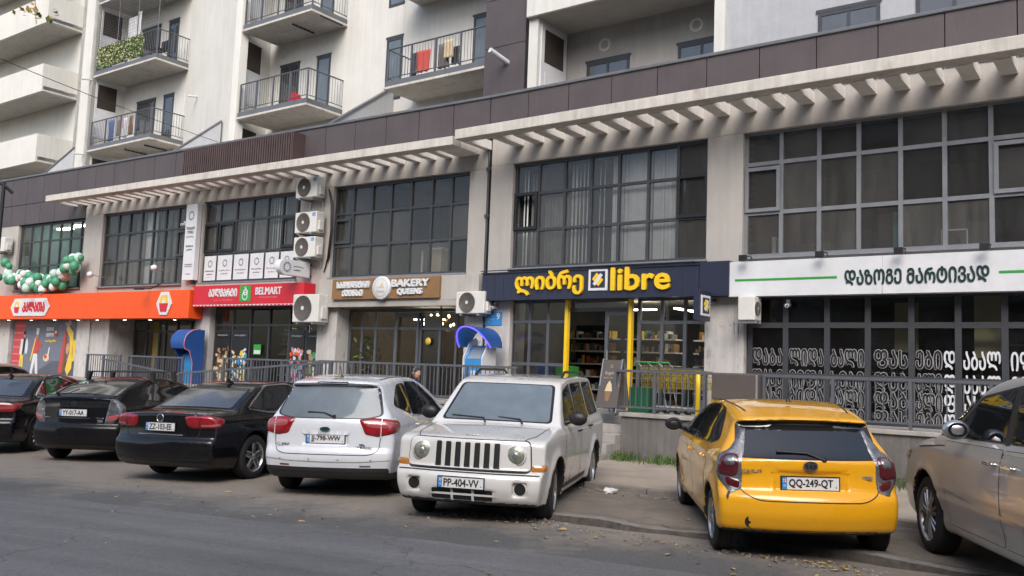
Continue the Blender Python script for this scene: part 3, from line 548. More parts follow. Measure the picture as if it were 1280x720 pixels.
# ---- terrace in front of the shops
def wallbox(name, a, x0, x1, d0, d1, z0, z1, m, label, cat, cap=True):
    t = thing(name, label, cat, W(a, x0, z0, 0), a)
    b = MB(); n = max(1, round((x1-x0)/1.25)); w = (x1-x0)/n
    b.box(0, x1-x0, -d1+.012, -d0, 0, z1-z0, 'dark' if 0 else m)
    for i in range(n):
        for k in range(2):
            h = (z1-z0)/2; b.box(i*w+.003, (i+1)*w-.003, -d1-random.uniform(0, .003), -d1+.0115, k*h+.003, (k+1)*h-.003, m)
    b.build('wall_face', t)
    if cap: MB().box(-.03, x1-x0+.03, -d1-.05, -d0+.1, z1-z0+.001, z1-z0+.075, 'ledge').build('ledge', t, bevel=.012)
    return t
wallbox('retaining_wall', RA, 4.33, 17, .1, 1.22, -.5, .93, 'retain', 'grey stained retaining wall behind the yellow car', 'wall')
wallbox('retaining_wall', LA, -9.5, 1.9, .1, 1.22, -.5, .93, 'retain', 'terrace wall behind the white cars, below the bakery railing', 'wall')
wallbox('retaining_wall', LA, -22, -9.5, .1, 1.1, -.5, .93, 'retain', 'terrace wall behind the black cars, below the orange shop sign', 'wall')
st = thing('entrance_steps', 'concrete steps up to the open door between the yellow posts', 'steps', W(RA, 1.95, .1, 0), RA)
for k in range(5): MB().box(0, 2.37, -.45-.32*(5-k), -.4, k*.166, (k+1)*.166, 'ledge').build('step', st, bevel=.01)
MB().box(0, 2.37, -.45, -.0, 0, .9, 'ledge').build('landing', st)
# ---- set-back apartment tower (parallel to the right block)
T = thing('apartment_tower', 'pale plastered apartment tower with balconies rising behind the shop roof', 'building', W(RA, 0, 7.3, 0), RA)
def wallpoly(pts, z0, z1, m, name='wall', th=.25):
    q = MB()
    for (a, b), (c, d) in zip(pts, pts[1:]):
        n = Vector((d-b, -(c-a))).normalized()*-th
        q.prism([(a, b), (c, d), (c+n.x, d+n.y), (a+n.x, b+n.y)], 'z', z0-7.3, z1-7.3, m)
    return q.build(name, T)
ZS = (9.4, 12.3, 15.2, 18.1)
Zt = 22
wallpoly([(-36, 2.4), (-21.5, 2.4), (-21.5, 1.15), (-20.4, 1.15), (-20.4, 2.5), (-16.3, 2.5), (-11.32, 1.15), (-11.65, 2.6), (-1.25, 2.6)], 7.3, Zt, 'white')
def door_at(x0, x1, ztop, y, h=2.0, two=True, pale=False, slope=0):
    """glazed door or window on a wall plane y"""
    f = MB(); a = .07
    z1, z0 = ztop-7.3, ztop-h-7.3
    f.box(x0, x0+a, y-.02, y+.06, z0, z1, 'frame'); f.box(x1-a, x1, y-.02, y+.06, z0, z1, 'frame'); f.box(x0+a, x1-a, y-.02, y+.06, z1-a, z1, 'frame'); f.box(x0+a, x1-a, y-.02, y+.06, z0, z0+a, 'frame')
    if two: f.box((x0+x1)/2-.03, (x0+x1)/2+.03, y-.018, y+.05, z0+a, z1-a, 'frame')
    f.box(x0-.04, x1+.04, y-.024, y-.0205, z1, z1+.07, 'frame')
    o = f.build('window', T); MB().box(x0+a, x1-a, y-.004, y+.02, z0+a, z1-a, 'carglass3' if pale else 'carglass2').build('pane', o); return o
def ring(x, z, y):
    MB().lathe([(.105, 0), (.13, -.012), (.16, -.012), (.175, 0)], (x, y, z-7.3), 'y', 24, 'white').build('vent_ring', T)
for k, zb in enumerate(ZS):
    zd = zb+2.1
    for x0, x1, two, pale in ((-11.05, -10.1, True, 0), (-9.25, -8.62, False, 1), (-6.15, -5.5, False, 1), (-2.80, -2.15, False, 1)): door_at(x0, x1, zd, 2.6, 1.9, two, pale)
    for x0, x1, two, pale in ((-19.45, -18.2, True, 0), (-17.65, -17.0, False, 0)): door_at(x0, x1, zd, 2.5, 1.9, two, pale)
    door_at(-23.2, -22.4, zd, 2.4, 1.9, False)
    for x, y in ((-10.95, 2.6), (-9.0, 2.6), (-2.6, 2.6), (-19.0, 2.5), (-17.6, 2.5), (-22.9, 2.4)): ring(x, zb+2.55, y-.0)
# ground storey of the tower just above the parapet
door_at(-10.9, -9.9, 9.0, 2.6, 1.5); door_at(-19.4, -18.2, 9.0, 2.5, 1.5)
# side windows in the returns (tall white frames, dark above, white below)
def sidewin(x, y, ztop, lx, ly):
    """on a return wall facing +u: plane through (x,y) running along (lx,ly)"""
    o = MB(); L_ = Vector((lx, ly)).normalized(); N = Vector((L_.y, -L_.x)); 
    if N.x < 0: N = -N
    def bx(a, b, z0, z1, t, m):
        p = [Vector((x, y))+L_*a, Vector((x, y))+L_*b]; o.prism([tuple(p[0]), tuple(p[1]), tuple(p[1]+N*t), tuple(p[0]+N*t)], 'z', z0-7.3, z1-7.3, m)
    bx(.15, 1.05, ztop-2.15, ztop, .03, 'doorwhite'); bx(.22, .98, ztop-1.0, ztop-.07, .034, 'sidewin'); bx(.3, .9, ztop-2.1, ztop-1.15, .036, 'signwhite')
    return o.build('side_window', T)
for zb in ZS: sidewin(-11.33, 1.16, zb-.12, -.33, 1.44)
for zb in ZS: sidewin(-20.4, 1.16, zb-.12, 0, 1)
# balconies with railings
def balcony(x0, x1, y0, y1, zb, free_left, free_right, solid=False, ivy=False, bars=True):
    o = MB(); z = zb-7.3; o.box(x0, x1, y0, y1, z+.05, z+.21, 'coping'); o.box(x0-.02, x1+.02, y0-.03, y1-.01, z-.02, z+.048, 'concrete'); o = o.build('balcony', T, bevel=.006)
    if solid:
        q = MB(); q.box(x0, x1, y0-.06, y0+.08, z-.03, z+1.12, 'white'); q.box(x1-.14, x1, y0+.082, y1, z-.03, z+1.12, 'white'); q.build('parapet', o); return o
    r = MB(); zt = z+1.14; zl = z+.32; yf = y0+.05
    def run(p, q_, n):
        p, q_ = Vector(p), Vector(q_); d = q_-p
        for zz, h in ((zt, .022), (zl, .014)): r.tube([(p.x, p.y, zz), (q_.x, q_.y, zz)], h, 6, 'rail')
        b = MB(); m_ = max(2, int(d.length/.105))
        for i in range(m_+1): c = p+d*i/m_; b.tube([(c.x, c.y, zl), (c.x, c.y, zt)], .0085, 4, 'rail', False)
        return b
    b = run((x0+.04, yf), (x1-.04, yf), 0)
    if free_right: b.merge(run((x1-.04, yf), (x1-.04, y1), 0))
    if free_left: b.merge(run((x0+.04, yf), (x0+.04, y1), 0))
    b.build('balusters', o)
    n = 4
    for i in range(n+1): x = x0+.04+(x1-x0-.08)*i/n; r.box(x-.022, x+.022, yf-.022, yf+.022, z+.15, zt, 'rail')
    r.build('railing', o); return o
for k, zb in enumerate(ZS):
    balcony(-20.3, -16.18, 1.15, 2.5, zb, False, True); balcony(-11.25, -7.95, 1.15, 2.6, zb, False, True)
    balcony(-4.85, -1.27, 1.30, 2.6, zb, True, False); balcony(-32, -23.85, .95, 2.4, zb, False, True, True)
# brown pilaster
q = MB(); q.box(-1.25, .12, 1.24, 2.8, 0, 10, 'dark')
z = 0.
while z < 9: q.box(-1.25, .02, 1.2, 1.238, z+.005, z+1.25, 'clad'); q.box(.122, .15, 1.24, 2.8, z+.005, z+1.25, 'clad'); z += 1.26
q.build('pilaster', T)
# loggia on the right and wall beyond
q = MB(); q.box(.18, .45, 1.12, 2.42, 0, 3.0, 'white'); q.box(.18, 5.05, 2.43, 2.6, 0, 3.0, 'plaster'); q.box(5.05, 5.28, 1.05, 2.6, 0, 10, 'white'); q.build('loggia_wall', T)
MB().box(.18, 5.05, 1.05, 2.8, 3.0, 3.25, 'soffit').build('loggia_slab', T); MB().box(.18, 5.05, .98, 1.10, 3.001, 4.4, 'white').build('parapet', T, bevel=.01)
MB().box(.45, 5.05, 2.6, 2.8, 3.25, 10, 'plaster').build('wall', T)
MB().box(5.285, 20, 1.15, 1.4, 0, 10, 'grey_render').build('wall', T)
for x0, x1 in ((1.06, 2.27), (3.55, 4.75)): door_at(x0, x1, 9.41, 2.43, 1.8)
for x0, x1 in ((7.2, 8.37), (9.0, 10.3)): door_at(x0, x1, 8.95, 1.15, 1.3, True); door_at(x0, x1, 11.9, 1.15, 1.6, True)
ring(1.55, 9.83, 2.43); ring(4.0, 9.84, 2.43)
q = MB(); q.prism([(1.25, 1.0), (2.35, 1.0), (2.35, 2.9), (1.25, 2.9)], 'x', .45, .48, 'doorwhite'); q.prism([(1.38, 1.95), (2.22, 1.95), (2.22, 2.78), (1.38, 2.78)], 'x', .48, .485, 'sidewin'); q.prism([(1.42, .6), (2.2, .6), (2.2, 1.72), (1.42, 1.72)], 'x', .481, .49, 'signwhite'); q.build('side_window', T)
# raking screen walls that divide the roof terraces
for ub, db, zb_, ut, yt, zt_ in ((-13.5, 0.0, 8.12, -12.35, 1.35, 9.52), (-5.83, 0.0, 8.1, -5.75, 2.58, 9.95), (-23.2, -.35, 8.1, -21.3, 1.14, 9.65)):
    q = MB(); A3, B3 = Vector((ub, -db+.05, zb_-7.3)), Vector((ut, yt, zt_-7.3)); n = Vector((B3.y-A3.y, -(B3.x-A3.x), 0)).normalized()*.12
    v = [Vector((A3.x, A3.y, 0)), Vector((B3.x, B3.y, 0)), B3, A3]; q.add(v+[p-n for p in v], [(0, 1, 2, 3), (7, 6, 5, 4), (0, 4, 5, 1), (1, 5, 6, 2), (2, 6, 7, 3), (3, 7, 4, 0)], 'grey_render')
    up_ = Vector((0, 0, .002)); e = [A3+n*.3, B3+n*.3, B3-n*1.3, A3-n*1.3]; q.add([p+up_ for p in e]+[p+Vector((0, 0, .06)) for p in e], [(0, 1, 5, 4), (1, 2, 6, 5), (2, 3, 7, 6), (3, 0, 4, 7), (4, 5, 6, 7), (3, 2, 1, 0)], 'coping')
    q.build('screen_wall', T)
for u, z, y in ((-15.0, 11.0, 2.15), (-20.6, 9.35, 1.15), (-20.5, 12.25, 1.15)): MB().tube([(u, y, z-7.3), (u-.05, y-.35, z-7.36)], .035, 8, 'signwhite').build('spout', T)
MB().tube([(-.5, 1.24, 2.05), (-.62, .62, 2.22)], .065, 12, 'signwhite').build('spout', T)
# ---------------------------------------------------------------- cars: each body is a smooth solid made from its side outline, plan taper and section
def smax(a, b, k): return np.maximum(a, b)+np.maximum(k-np.abs(a-b), 0)**2/(4*k)
def sstep(x, a, b): t = np.clip((x-a)/(b-a), 0, 1); return t*t*(3-2*t)
def fillet(pts, r):
    out = []; n = len(pts)
    for i in range(n):
        p = np.array(pts[i][:2], float); rr = pts[i][2] if len(pts[i]) > 2 else r
        a = np.array(pts[i-1][:2], float); b = np.array(pts[(i+1) % n][:2], float)
        da, db = np.linalg.norm(a-p), np.linalg.norm(b-p); ta, tb = min(rr, .45*da), min(rr, .45*db)
        if rr <= 0: out.append(p); continue
        s, e = p+(a-p)/da*ta, p+(b-p)/db*tb
        for t in np.linspace(0, 1, 6): out.append((1-t)**2*s+2*t*(1-t)*p+t*t*e)
    return np.array(out)
def polysd(P, X, Z):
    d = np.full(X.shape, 1e9); ins = np.zeros(X.shape, bool); n = len(P)
    for i in range(n):
        a, b = P[i], P[(i+1) % n]; e = b-a; l = e@e
        if l < 1e-12: continue
        t = np.clip(((X-a[0])*e[0]+(Z-a[1])*e[1])/l, 0, 1); d = np.minimum(d, (X-a[0]-t*e[0])**2+(Z-a[1]-t*e[1])**2)
        c = (a[1] > Z) != (b[1] > Z)
        if e[1] != 0: ins ^= c & (X < a[0]+e[0]*(Z-a[1])/e[1])
    return np.where(ins, -1, 1)*np.sqrt(d)
def surface_nets(F, o, h):
    S = F < 0; nx, ny, nz = F.shape; c = S[:-1, :-1, :-1].astype(np.int8)
    for a in (0, 1):
        for b in (0, 1):
            for d in (0, 1):
                if a or b or d: c = c+S[a:nx-1+a, b:ny-1+b, d:nz-1+d]
    act = (c > 0) & (c < 8); idx = np.full(act.shape, -1, np.int64); I, J, K = np.nonzero(act); idx[I, J, K] = np.arange(len(I))
    acc = np.zeros((len(I), 3)); cnt = np.zeros(len(I))
    cr_ = [(a, b, d) for a in (0, 1) for b in (0, 1) for d in (0, 1)]
    for p in cr_:
        for ax in range(3):
            if p[ax]: continue
            q = list(p); q[ax] = 1; fa = F[I+p[0], J+p[1], K+p[2]]; fb = F[I+q[0], J+q[1], K+q[2]]; m = (fa < 0) != (fb < 0)
            t = np.where(m, fa/np.where(m, fa-fb, 1), 0); pos = np.array(p, float)[None].repeat(len(I), 0); pos[:, ax] = t
            acc[m] += pos[m]; cnt[m] += 1
    V = o+h*(np.stack([I, J, K], 1)+acc/cnt[:, None]); Q = []
    for ax in range(3):
        A, B = [(1, 2), (2, 0), (0, 1)][ax]; sl0 = [slice(None)]*3; sl1 = [slice(None)]*3; sl0[ax] = slice(0, -1); sl1[ax] = slice(1, None)
        m = S[tuple(sl0)] != S[tuple(sl1)]; i = np.stack(np.nonzero(m), 1); s0 = S[tuple(i.T)]
        ok = (i[:, A] > 0) & (i[:, B] > 0) & (i[:, A] < F.shape[A]-1) & (i[:, B] < F.shape[B]-1); i = i[ok]; s0 = s0[ok]
        def at(da, db):
            j = i.copy(); j[:, A] -= da; j[:, B] -= db; return idx[tuple(j.T)]
        q = np.stack([at(1, 1), at(0, 1), at(0, 0), at(1, 0)], 1); q[~s0] = q[~s0][:, ::-1]; Q.append(q)
    return V, np.vstack(Q)
class Car:
    def __init__(s, name, label, sp, pose, z=0, tilt=(0, 0), h=.03, group=None):
        s.sp = sp; s.L, s.W, s.H = sp['dim']; s.ra, s.wb, s.R = sp['axle']; s.paint = sp['paint']
        P = fillet(sp['sil'], .05); gx = np.arange(-.4, s.L+.4, .0125); gz = np.arange(-.2, s.H+.3, .0125)
        s.sd = polysd(P, *np.meshgrid(gx, gz, indexing='ij')); s.g0 = (-.4, -.2)
        tz = np.array(sp['w']); zz = np.arange(0, s.H+.4, .01); ww = np.interp(zz, tz[:, 0], tz[:, 1])
        k = np.exp(-np.linspace(-2, 2, 9)**2); k /= k.sum(); s.wt = np.convolve(np.pad(ww, 4, 'edge'), k, 'valid')
        s.root = thing(name, label, 'car', (0, 0, 0), group=group)
        X, Y, hd = pose; hd = R_(hd); s.root.location = (X-math.cos(hd)*s.ra, Y-math.sin(hd)*s.ra, z)
        s.root.rotation_euler = (R_(tilt[0]), R_(tilt[1]), hd)
        if sp.get('body', True): s.body(h)
        s.wheels()
    def F(s, x, y, z, wells=True):
        sp = s.sp; hw0 = s.W/2; ay = np.abs(y); q = np.minimum(ay/hw0, 1.1)
        br, bf = sp.get('bulge', (.14, .2)); e = q**2.6
        xs = x-br*e*np.clip(1-x/1.1, 0, 1)+bf*e*np.clip(1-(s.L-x)/1.1, 0, 1)
        zs = z+sp.get('crown', .035)*q*q*sstep(z, .55, .9)
        i = np.clip((xs-s.g0[0])/.0125, 0, s.sd.shape[0]-1.001); k = np.clip((zs-s.g0[1])/.0125, 0, s.sd.shape[1]-1.001)
        i0 = i.astype(int); k0 = k.astype(int); a = i-i0; b = k-k0; D = s.sd
        S = D[i0, k0]*(1-a)*(1-b)+D[i0+1, k0]*a*(1-b)+D[i0, k0+1]*(1-a)*b+D[i0+1, k0+1]*a*b
        hw = np.interp(z, np.arange(len(s.wt))*.01, s.wt)
        xr, tr, tg = sp.get('rear', (1.0, .05, .12)); xf, tf, tgf = sp.get('front', (1.1, .09, .12)); g = sstep(z, sp['belt'], sp['belt']+.3)
        hw = hw-(tr+tg*g)*np.clip((xr-x)/xr, 0, 1)**2-(tf+tgf*g)*np.clip((x-(s.L-xf))/xf, 0, 1)**2
        fl = sp.get('flare', .012); rw = s.R+.055; dist = []
        for xa in (s.ra, s.ra+s.wb):
            r = np.hypot(x-xa, z-s.R*1.0); dist.append(r); hw = hw+fl*np.exp(-((r-rw)/.075)**2)*(z > .1)
        for (z0, wd, dp) in sp.get('lines', ()): hw = hw-dp*np.exp(-((z-z0)/wd)**2)*sstep(x, .5, .9)*(1-sstep(x, s.L-1.1, s.L-.7))
        f = smax(S, (ay-hw)*.97, sp.get('k', .07))
        for (cx, cy, cz, hx, hy, hz, kk) in sp.get('carve', ()):
            bx = np.maximum(np.maximum(np.abs(x-cx)-hx, np.abs(np.abs(y)-cy)-hy), np.abs(z-cz)-hz); f = smax(f, -bx, kk)
        if wells:
            for r in dist: f = smax(f, -np.maximum(r-rw, (hw0-.30)-ay), .012)
        return f
    def grad(s, p, e=.004, wells=True):
        g = np.empty_like(p)
        for i in range(3):
            d = np.zeros(3); d[i] = e; g[:, i] = (s.F(*(p+d).T, wells)-s.F(*(p-d).T, wells))/(2*e)
        return g
    def body(s, h):
        gx = np.arange(-.15, s.L+.15, h); n = int(math.ceil((s.W/2+.1)/h)); gy = (np.arange(2*n)-n+.5)*h; gz = np.arange(.08, s.H+.12, h)
        F = np.concatenate([s.F(*np.meshgrid(gx[i:i+20], gy, gz, indexing='ij')) for i in range(0, len(gx), 20)], 0)
        V, Q = surface_nets(F, np.array([gx[0], gy[0], gz[0]]), h)
        for _ in range(3):
            g = s.grad(V); f = s.F(*V.T); l = (g*g).sum(1)+1e-6; st = -(f/l)[:, None]*g; V = V+np.clip(st, -h*.4, h*.4)
        c = V[Q].mean(1); nrm = np.cross(V[Q[:, 2]]-V[Q[:, 0]], V[Q[:, 3]]-V[Q[:, 1]]); nrm /= np.linalg.norm(nrm, axis=1)[:, None]+1e-9
        dark = (nrm[:, 2] < -.75) & (c[:, 2] < .42)
        for xa in (s.ra, s.ra+s.wb):
            r = np.hypot(c[:, 0]-xa, c[:, 2]-s.R); rn = ((c[:, 0]-xa)*nrm[:, 0]+(c[:, 2]-s.R)*nrm[:, 2])/(r+1e-6)
            dark |= (r < s.R+.075) & ((rn < -.55) | ((np.abs(c[:, 1]) < s.W/2-.22) & (r < s.R+.05)))
        zc = s.sp.get('black_below')
        if zc: dark |= c[:, 2] < zc
        m = MB(); m.v = [tuple(p) for p in V.tolist()]; m.f = [tuple(q) for q in Q.tolist()]; m.mi(s.paint); m.mi('plastic'); m.m = dark.astype(int).tolist(); m.s = [True]*len(m.f)
        m.build('body', s.root)
    def hit(s, P, d, wells=False):
        """first surface point from outside along direction d for base points P"""
        d = np.array(d, float); d /= np.linalg.norm(d); t = np.arange(-6.2, 4.2, .025); pos = P[:, None, :]+t[None, :, None]*d
        f = s.F(pos[..., 0], pos[..., 1], pos[..., 2], wells); neg = f < 0; k = np.argmax(neg, 1); ok = neg.any(1) & (k > 0); k = np.maximum(k, 1)
        lo, hi = t[k-1], t[k]
        for _ in range(12):
            mid = (lo+hi)/2; q = P+mid[:, None]*d; v = s.F(*q.T, wells); lo, hi = np.where(v >= 0, mid, lo), np.where(v < 0, mid, hi)
        return P+((lo+hi)/2)[:, None]*d, ok
    def basis(s, d):
        d = Vector(d).normalized(); a = Vector((0, 0, 1)).cross(d)
        if a.length < .1: a = Vector((0, 1, 0))
        a.normalize(); return np.array(d), np.array(a), np.array(d.cross(a))
    def panel(s, mb, pts, d, m, off=.004, dome=0, edge=.02, h=.035, r=.03, mirror=False):
        """a patch of the body surface: outline (rough 3-D points) looked at along d, laid off mm proud; dome swells its middle"""
        D, A, B = s.basis(d); P2 = np.array([[np.dot(p, A), np.dot(p, B)] for p in np.array(pts, float)]); P2 = fillet(P2.tolist(), r)
        out = []
        for i in range(len(P2)):
            a, b = P2[i], P2[(i+1) % len(P2)]; n = max(1, int(np.linalg.norm(b-a)/h)); out += [a+(b-a)*k/n for k in range(n)]
        out = np.array(out); keep = [0]
        for i in range(1, len(out)):
            if np.linalg.norm(out[i]-out[keep[-1]]) > .004: keep.append(i)
        if np.linalg.norm(out[keep[-1]]-out[0]) < .004: keep.pop()
        out = out[keep]; lo, hi = out.min(0), out.max(0); gx, gy = np.meshgrid(np.arange(lo[0]+h/2, hi[0], h), np.arange(lo[1]+h/2, hi[1], h), indexing='ij')
        g = np.stack([gx.ravel(), gy.ravel()], 1); sdv = polysd(out, g[:, 0], g[:, 1]); g = g[sdv < -h*.45]
        allp = np.vstack([out, g]) if len(g) else out; n = len(out)
        r_ = delaunay_2d_cdt([Vector(p) for p in allp.tolist()], [], [list(range(n))], 1, 1e-5); v2 = np.array([list(p) for p in r_[0]]); f = r_[2]
        base = v2[:, :1]*A+v2[:, 1:]*B; p, ok = s.hit(base, D); nr = s.grad(p, wells=False); nr /= np.linalg.norm(nr, axis=1)[:, None]+1e-9
        o_ = np.full(len(p), off)
        if dome:
            dd = np.maximum(-polysd(out, v2[:, 0], v2[:, 1]), 0); t = np.clip(dd/edge, 0, 1); o_ = off+dome*np.sqrt(np.clip(1-(1-t)**2, 0, 1))
        p = p+nr*o_[:, None]; ff = []
        for q in f:
            if not all(ok[list(q)]): continue
            a, b, c = p[q[0]], p[q[1]], p[q[2]]
            if np.dot(np.cross(b-a, c-a), nr[q[0]]) < 0: q = q[::-1]
            ff.append(tuple(q))
        mb.add(p, ff, m, True)
        if mirror:
            p2 = p*np.array([1, -1, 1]); mb.add(p2, [q[::-1] for q in ff], m, True)
        return mb
    def strip(s, mb, pts, d, w, m, off=.003, h=.03, closed=False, r=.03, mirror=False):
        D, A, B = s.basis(d); P2 = np.array([[np.dot(p, A), np.dot(p, B)] for p in np.array(pts, float)])
        if closed: P2 = fillet(P2.tolist(), r); P2 = np.vstack([P2, P2[:1]])
        elif len(P2) > 2: P2 = np.vstack([P2[:1], fillet([list(P2[0])+[0]]+[list(q) for q in P2[1:-1]]+[list(P2[-1])+[0]], r)[1:-1], P2[-1:]])
        o = [P2[0]]
        for a, b in zip(P2, P2[1:]):
            n = max(1, int(np.linalg.norm(b-a)/h)); o += [a+(b-a)*k/n for k in range(1, n+1)]
        o = np.array([o[0]]+[b for a, b in zip(o, o[1:]) if np.linalg.norm(b-a) > 1e-4]); t = np.gradient(o, axis=0); t /= np.linalg.norm(t, axis=1)[:, None]+1e-9; nn_ = np.stack([-t[:, 1], t[:, 0]], 1)
        L_, R2 = o+nn_*w/2, o-nn_*w/2; v2 = np.vstack([L_, R2]); p, ok = s.hit(v2[:, :1]*A+v2[:, 1:]*B, D); nr = s.grad(p, wells=False); nr /= np.linalg.norm(nr, axis=1)[:, None]+1e-9; p = p+nr*off; n = len(o)
        ff = []
        for i in range(n-1):
            q = (i, i+1, n+i+1, n+i)
            if not ok[list(q)].all(): continue
            if np.dot(np.cross(p[q[1]]-p[q[0]], p[q[3]]-p[q[0]]), nr[q[0]]) < 0: q = q[::-1]
            ff.append(q)
        mb.add(p, ff, m, True)
        if mirror: mb.add(p*np.array([1, -1, 1]), [q[::-1] for q in ff], m, True)
        return mb
    def side(s, pts, sgn): return [(x, 0, z) for x, z in pts], (0, -sgn, 0)
    def win(s, name, pts, d, m='carglass', gasket=.02, r=.05, trim=None, mats='black', off=.006):
        """window: black surround a little larger than the glass, optional bright trim line"""
        D, A, B = s.basis(d); c = np.mean(np.array(pts, float), 0); mb = MB(); P = np.array(pts, float)
        l = np.linalg.norm(P-c, axis=1)[:, None]; big = P+(P-c)/l*gasket*1.3
        s.panel(mb, big, d, mats, .003, r=r*1.1); s.panel(mb, P, d, m, off, r=r)
        if trim: s.strip(mb, big, d, .016, trim, .007, closed=True, r=r)
        return mb.build(name, s.root)
    def sides(s, name, pts, m='carglass', **k):
        for sg in (1, -1): p, d = s.side(pts, sg); s.win(name, p, d, m, **k)
    def door(s, pts, handle, hm=None, r=.05, trim=None):
        for sg in (1, -1):
            p, d = s.side(pts, sg); mb = MB(); s.panel(mb, p, d, s.paint, .0025, r=r); s.strip(mb, p, d, .011, 'black', .0012, closed=True, r=r)
            if trim: q, _ = s.side(trim, sg); s.strip(mb, q, d, .014, 'chrome', .006)
            o = mb.build('door', s.root)
            if handle:
                q, _ = s.hit(np.array([[handle[0], 0, handle[1]]]), d); x, y, z = q[0]; hb = MB()
                hb.box(x-.10, x+.10, y+sg*.022, y+sg*.040, z-.014, z+.014, hm or s.paint); hb.box(x-.10, x-.075, y-sg*.01, y+sg*.0215, z-.012, z+.012, hm or s.paint); hb.box(x+.075, x+.10, y-sg*.01, y+sg*.0215, z-.012, z+.012, hm or s.paint)
                hb.build('handle', o, bevel=.008)
    def mirrors(s, x, z, m=None, sc=1.):
        for sg in (1, -1):
            q, _ = s.hit(np.array([[x, 0, z-.03]]), (0, -sg, 0)); y = q[0][1]; mb = MB()
            mb.tube([(x, y-sg*.03, z-.03), (x-.03, y+sg*.06, z-.01)], .025, 8, 'black')
            mb.ball((x-.03, y+sg*.14*sc, z+.03), .085*sc, m or s.paint, 16, (.62, 1.18, .88)); mb.disc((x-.03-.045*sc, y+sg*.14*sc, z+.03), .07*sc, 'x', 'carglass', 20, .055*sc)
            mb.build('wing_mirror', s.root)
    def plate(s, txt, x, z, front=False, lean=0, y=0):
        rt = thing('plate_tmp', '', '', (0, 0, 0)); bpy.data.objects.remove(rt)
        mb = MB(); mb.box(-.272, .272, -.012, 0, -.068, .068, 'black'); mb.box(-.26, .26, -.0155, -.0121, -.056, .056, 'plate'); mb.box(-.26, -.215, -.0165, -.0156, -.056, .056, 'signblue')
        mb.box(-.252, -.224, -.0172, -.0166, .012, .042, 'signwhite'); mb.box(-.2405, -.2355, -.0176, -.0173, .012, .042, 'red'); mb.box(-.252, -.224, -.0178, -.0177, .0245, .0295, 'red'); text(mb, 'GE', -.251, -.225, -.03, -.008, -.0166, 'signwhite')
        text(mb, txt, -.195, .205, -.040, .040, -.0156, 'black', bold=.0022); mb.disc((.235, -.0158, -.03), .008, 'y', 'signblue', 10)
        o = mb.build('licence_plate', s.root); o.location = (x, y, z)
        o.rotation_euler = (-lean, 0, math.pi/2 if front else -math.pi/2); return o
    def badge(s, fn, x, z, name='emblem', y=0, lean=0, front=False):
        mb = MB(); fn(mb); o = mb.build(name, s.root); o.location = (x, y, z); o.rotation_euler = (-lean, 0, math.pi/2 if front else -math.pi/2); return o
    def pair(s, t, name):
        t.build(name, s.root); q = MB(); q.v = [(x, -y, z) for x, y, z in t.v]; q.f = [f[::-1] for f in t.f]; q.m = t.m; q.s = t.s; q.mats = t.mats; q.build(name, s.root)
    def surf(s, y, z, front=False):
        q, _ = s.hit(np.array([[0 if front else 0, y, z]]), (-1 if front else 1, 0, 0)); return q[0][0]
    def wheels(s):
        R, sp = s.R, s.sp; w = sp.get('tw', .20); rr = R*sp.get('rimr', .66); tr = sp.get('track', s.W/2-.02); n, style = sp.get('spokes', (5, 'wide')); steer = sp.get('steer', 0)
        T_ = MB(); T_.lathe([(rr*.97, .03), (rr, .005), (rr+.012, 0), (R*.90, .004), (R-.012, .018), (R, .045), (R, w-.045), (R-.012, w-.018), (R*.9, w-.004), (rr, w)], (0, 0, 0), 'y', 40, 'tyre')
        for i in range(48):
            a = 2*math.pi*i/48; c, sn = math.cos(a), math.sin(a); c2, s2 = math.cos(a+.07), math.sin(a+.07)
            T_.add([(c*R*.992, .03, sn*R*.992), (c*(R+.004), .06, sn*(R+.004)), (c2*(R+.004), .06, s2*(R+.004)), (c2*R*.992, .03, s2*R*.992)], [(0, 1, 2, 3), (3, 2, 1, 0)], 'tyre')
        G = MB(); G.lathe([(rr*1.0, .004), (rr*.955, .012), (rr*.93, .05), (rr*.90, .10)], (0, 0, 0), 'y', 40, 'rim'); G.lathe([(rr*.92, .095), (.001, .10)], (0, 0, 0), 'y', 24, 'rimdark')
        def spoke(a, w0, w1, dz=.0):
            c, sn = math.cos(a), math.sin(a); v = []
            for (r, hw, y) in ((rr*.12, w0, .016), (rr*.55, (w0+w1)/2, .012+dz), (rr*.955, w1, .022)):
                for (k, yy) in ((-1, y+.012), (-.6, y), (.6, y), (1, y+.012)): v.append((c*r-sn*hw*k, yy, sn*r+c*hw*k))
            G.add(v, [(i*4+k, i*4+k+1, i*4+k+5, i*4+k+4) for i in range(2) for k in range(3)]+[(i*4+k+4, i*4+k+5, i*4+k+1, i*4+k) for i in range(2) for k in range(3)], 'rim')
        for i in range(n):
            a = 2*math.pi*i/n+.3
            if style == 'twin': spoke(a-.17, .016, .018); spoke(a+.17, .016, .018)
            elif style == 'thin': spoke(a, .03, .016)
            elif style == 'cover': spoke(a, .045, .055)
            else: spoke(a, .05, .042)
        G.lathe([(rr*.24, .022), (rr*.22, .012), (.001, .006)], (0, 0, 0), 'y', 20, 'rim')
        for ax, xa in enumerate((s.ra, s.ra+s.wb)):
            for sg in (1, -1):
                t = T_.build('wheel', s.root); t.location = (xa, sg*tr, R); a = steer if ax else 0
                t.rotation_euler = (0, 0, (math.pi if sg > 0 else 0)+a)
                g = G.build('rim', t)
                if s.sp.get('_me'): pass
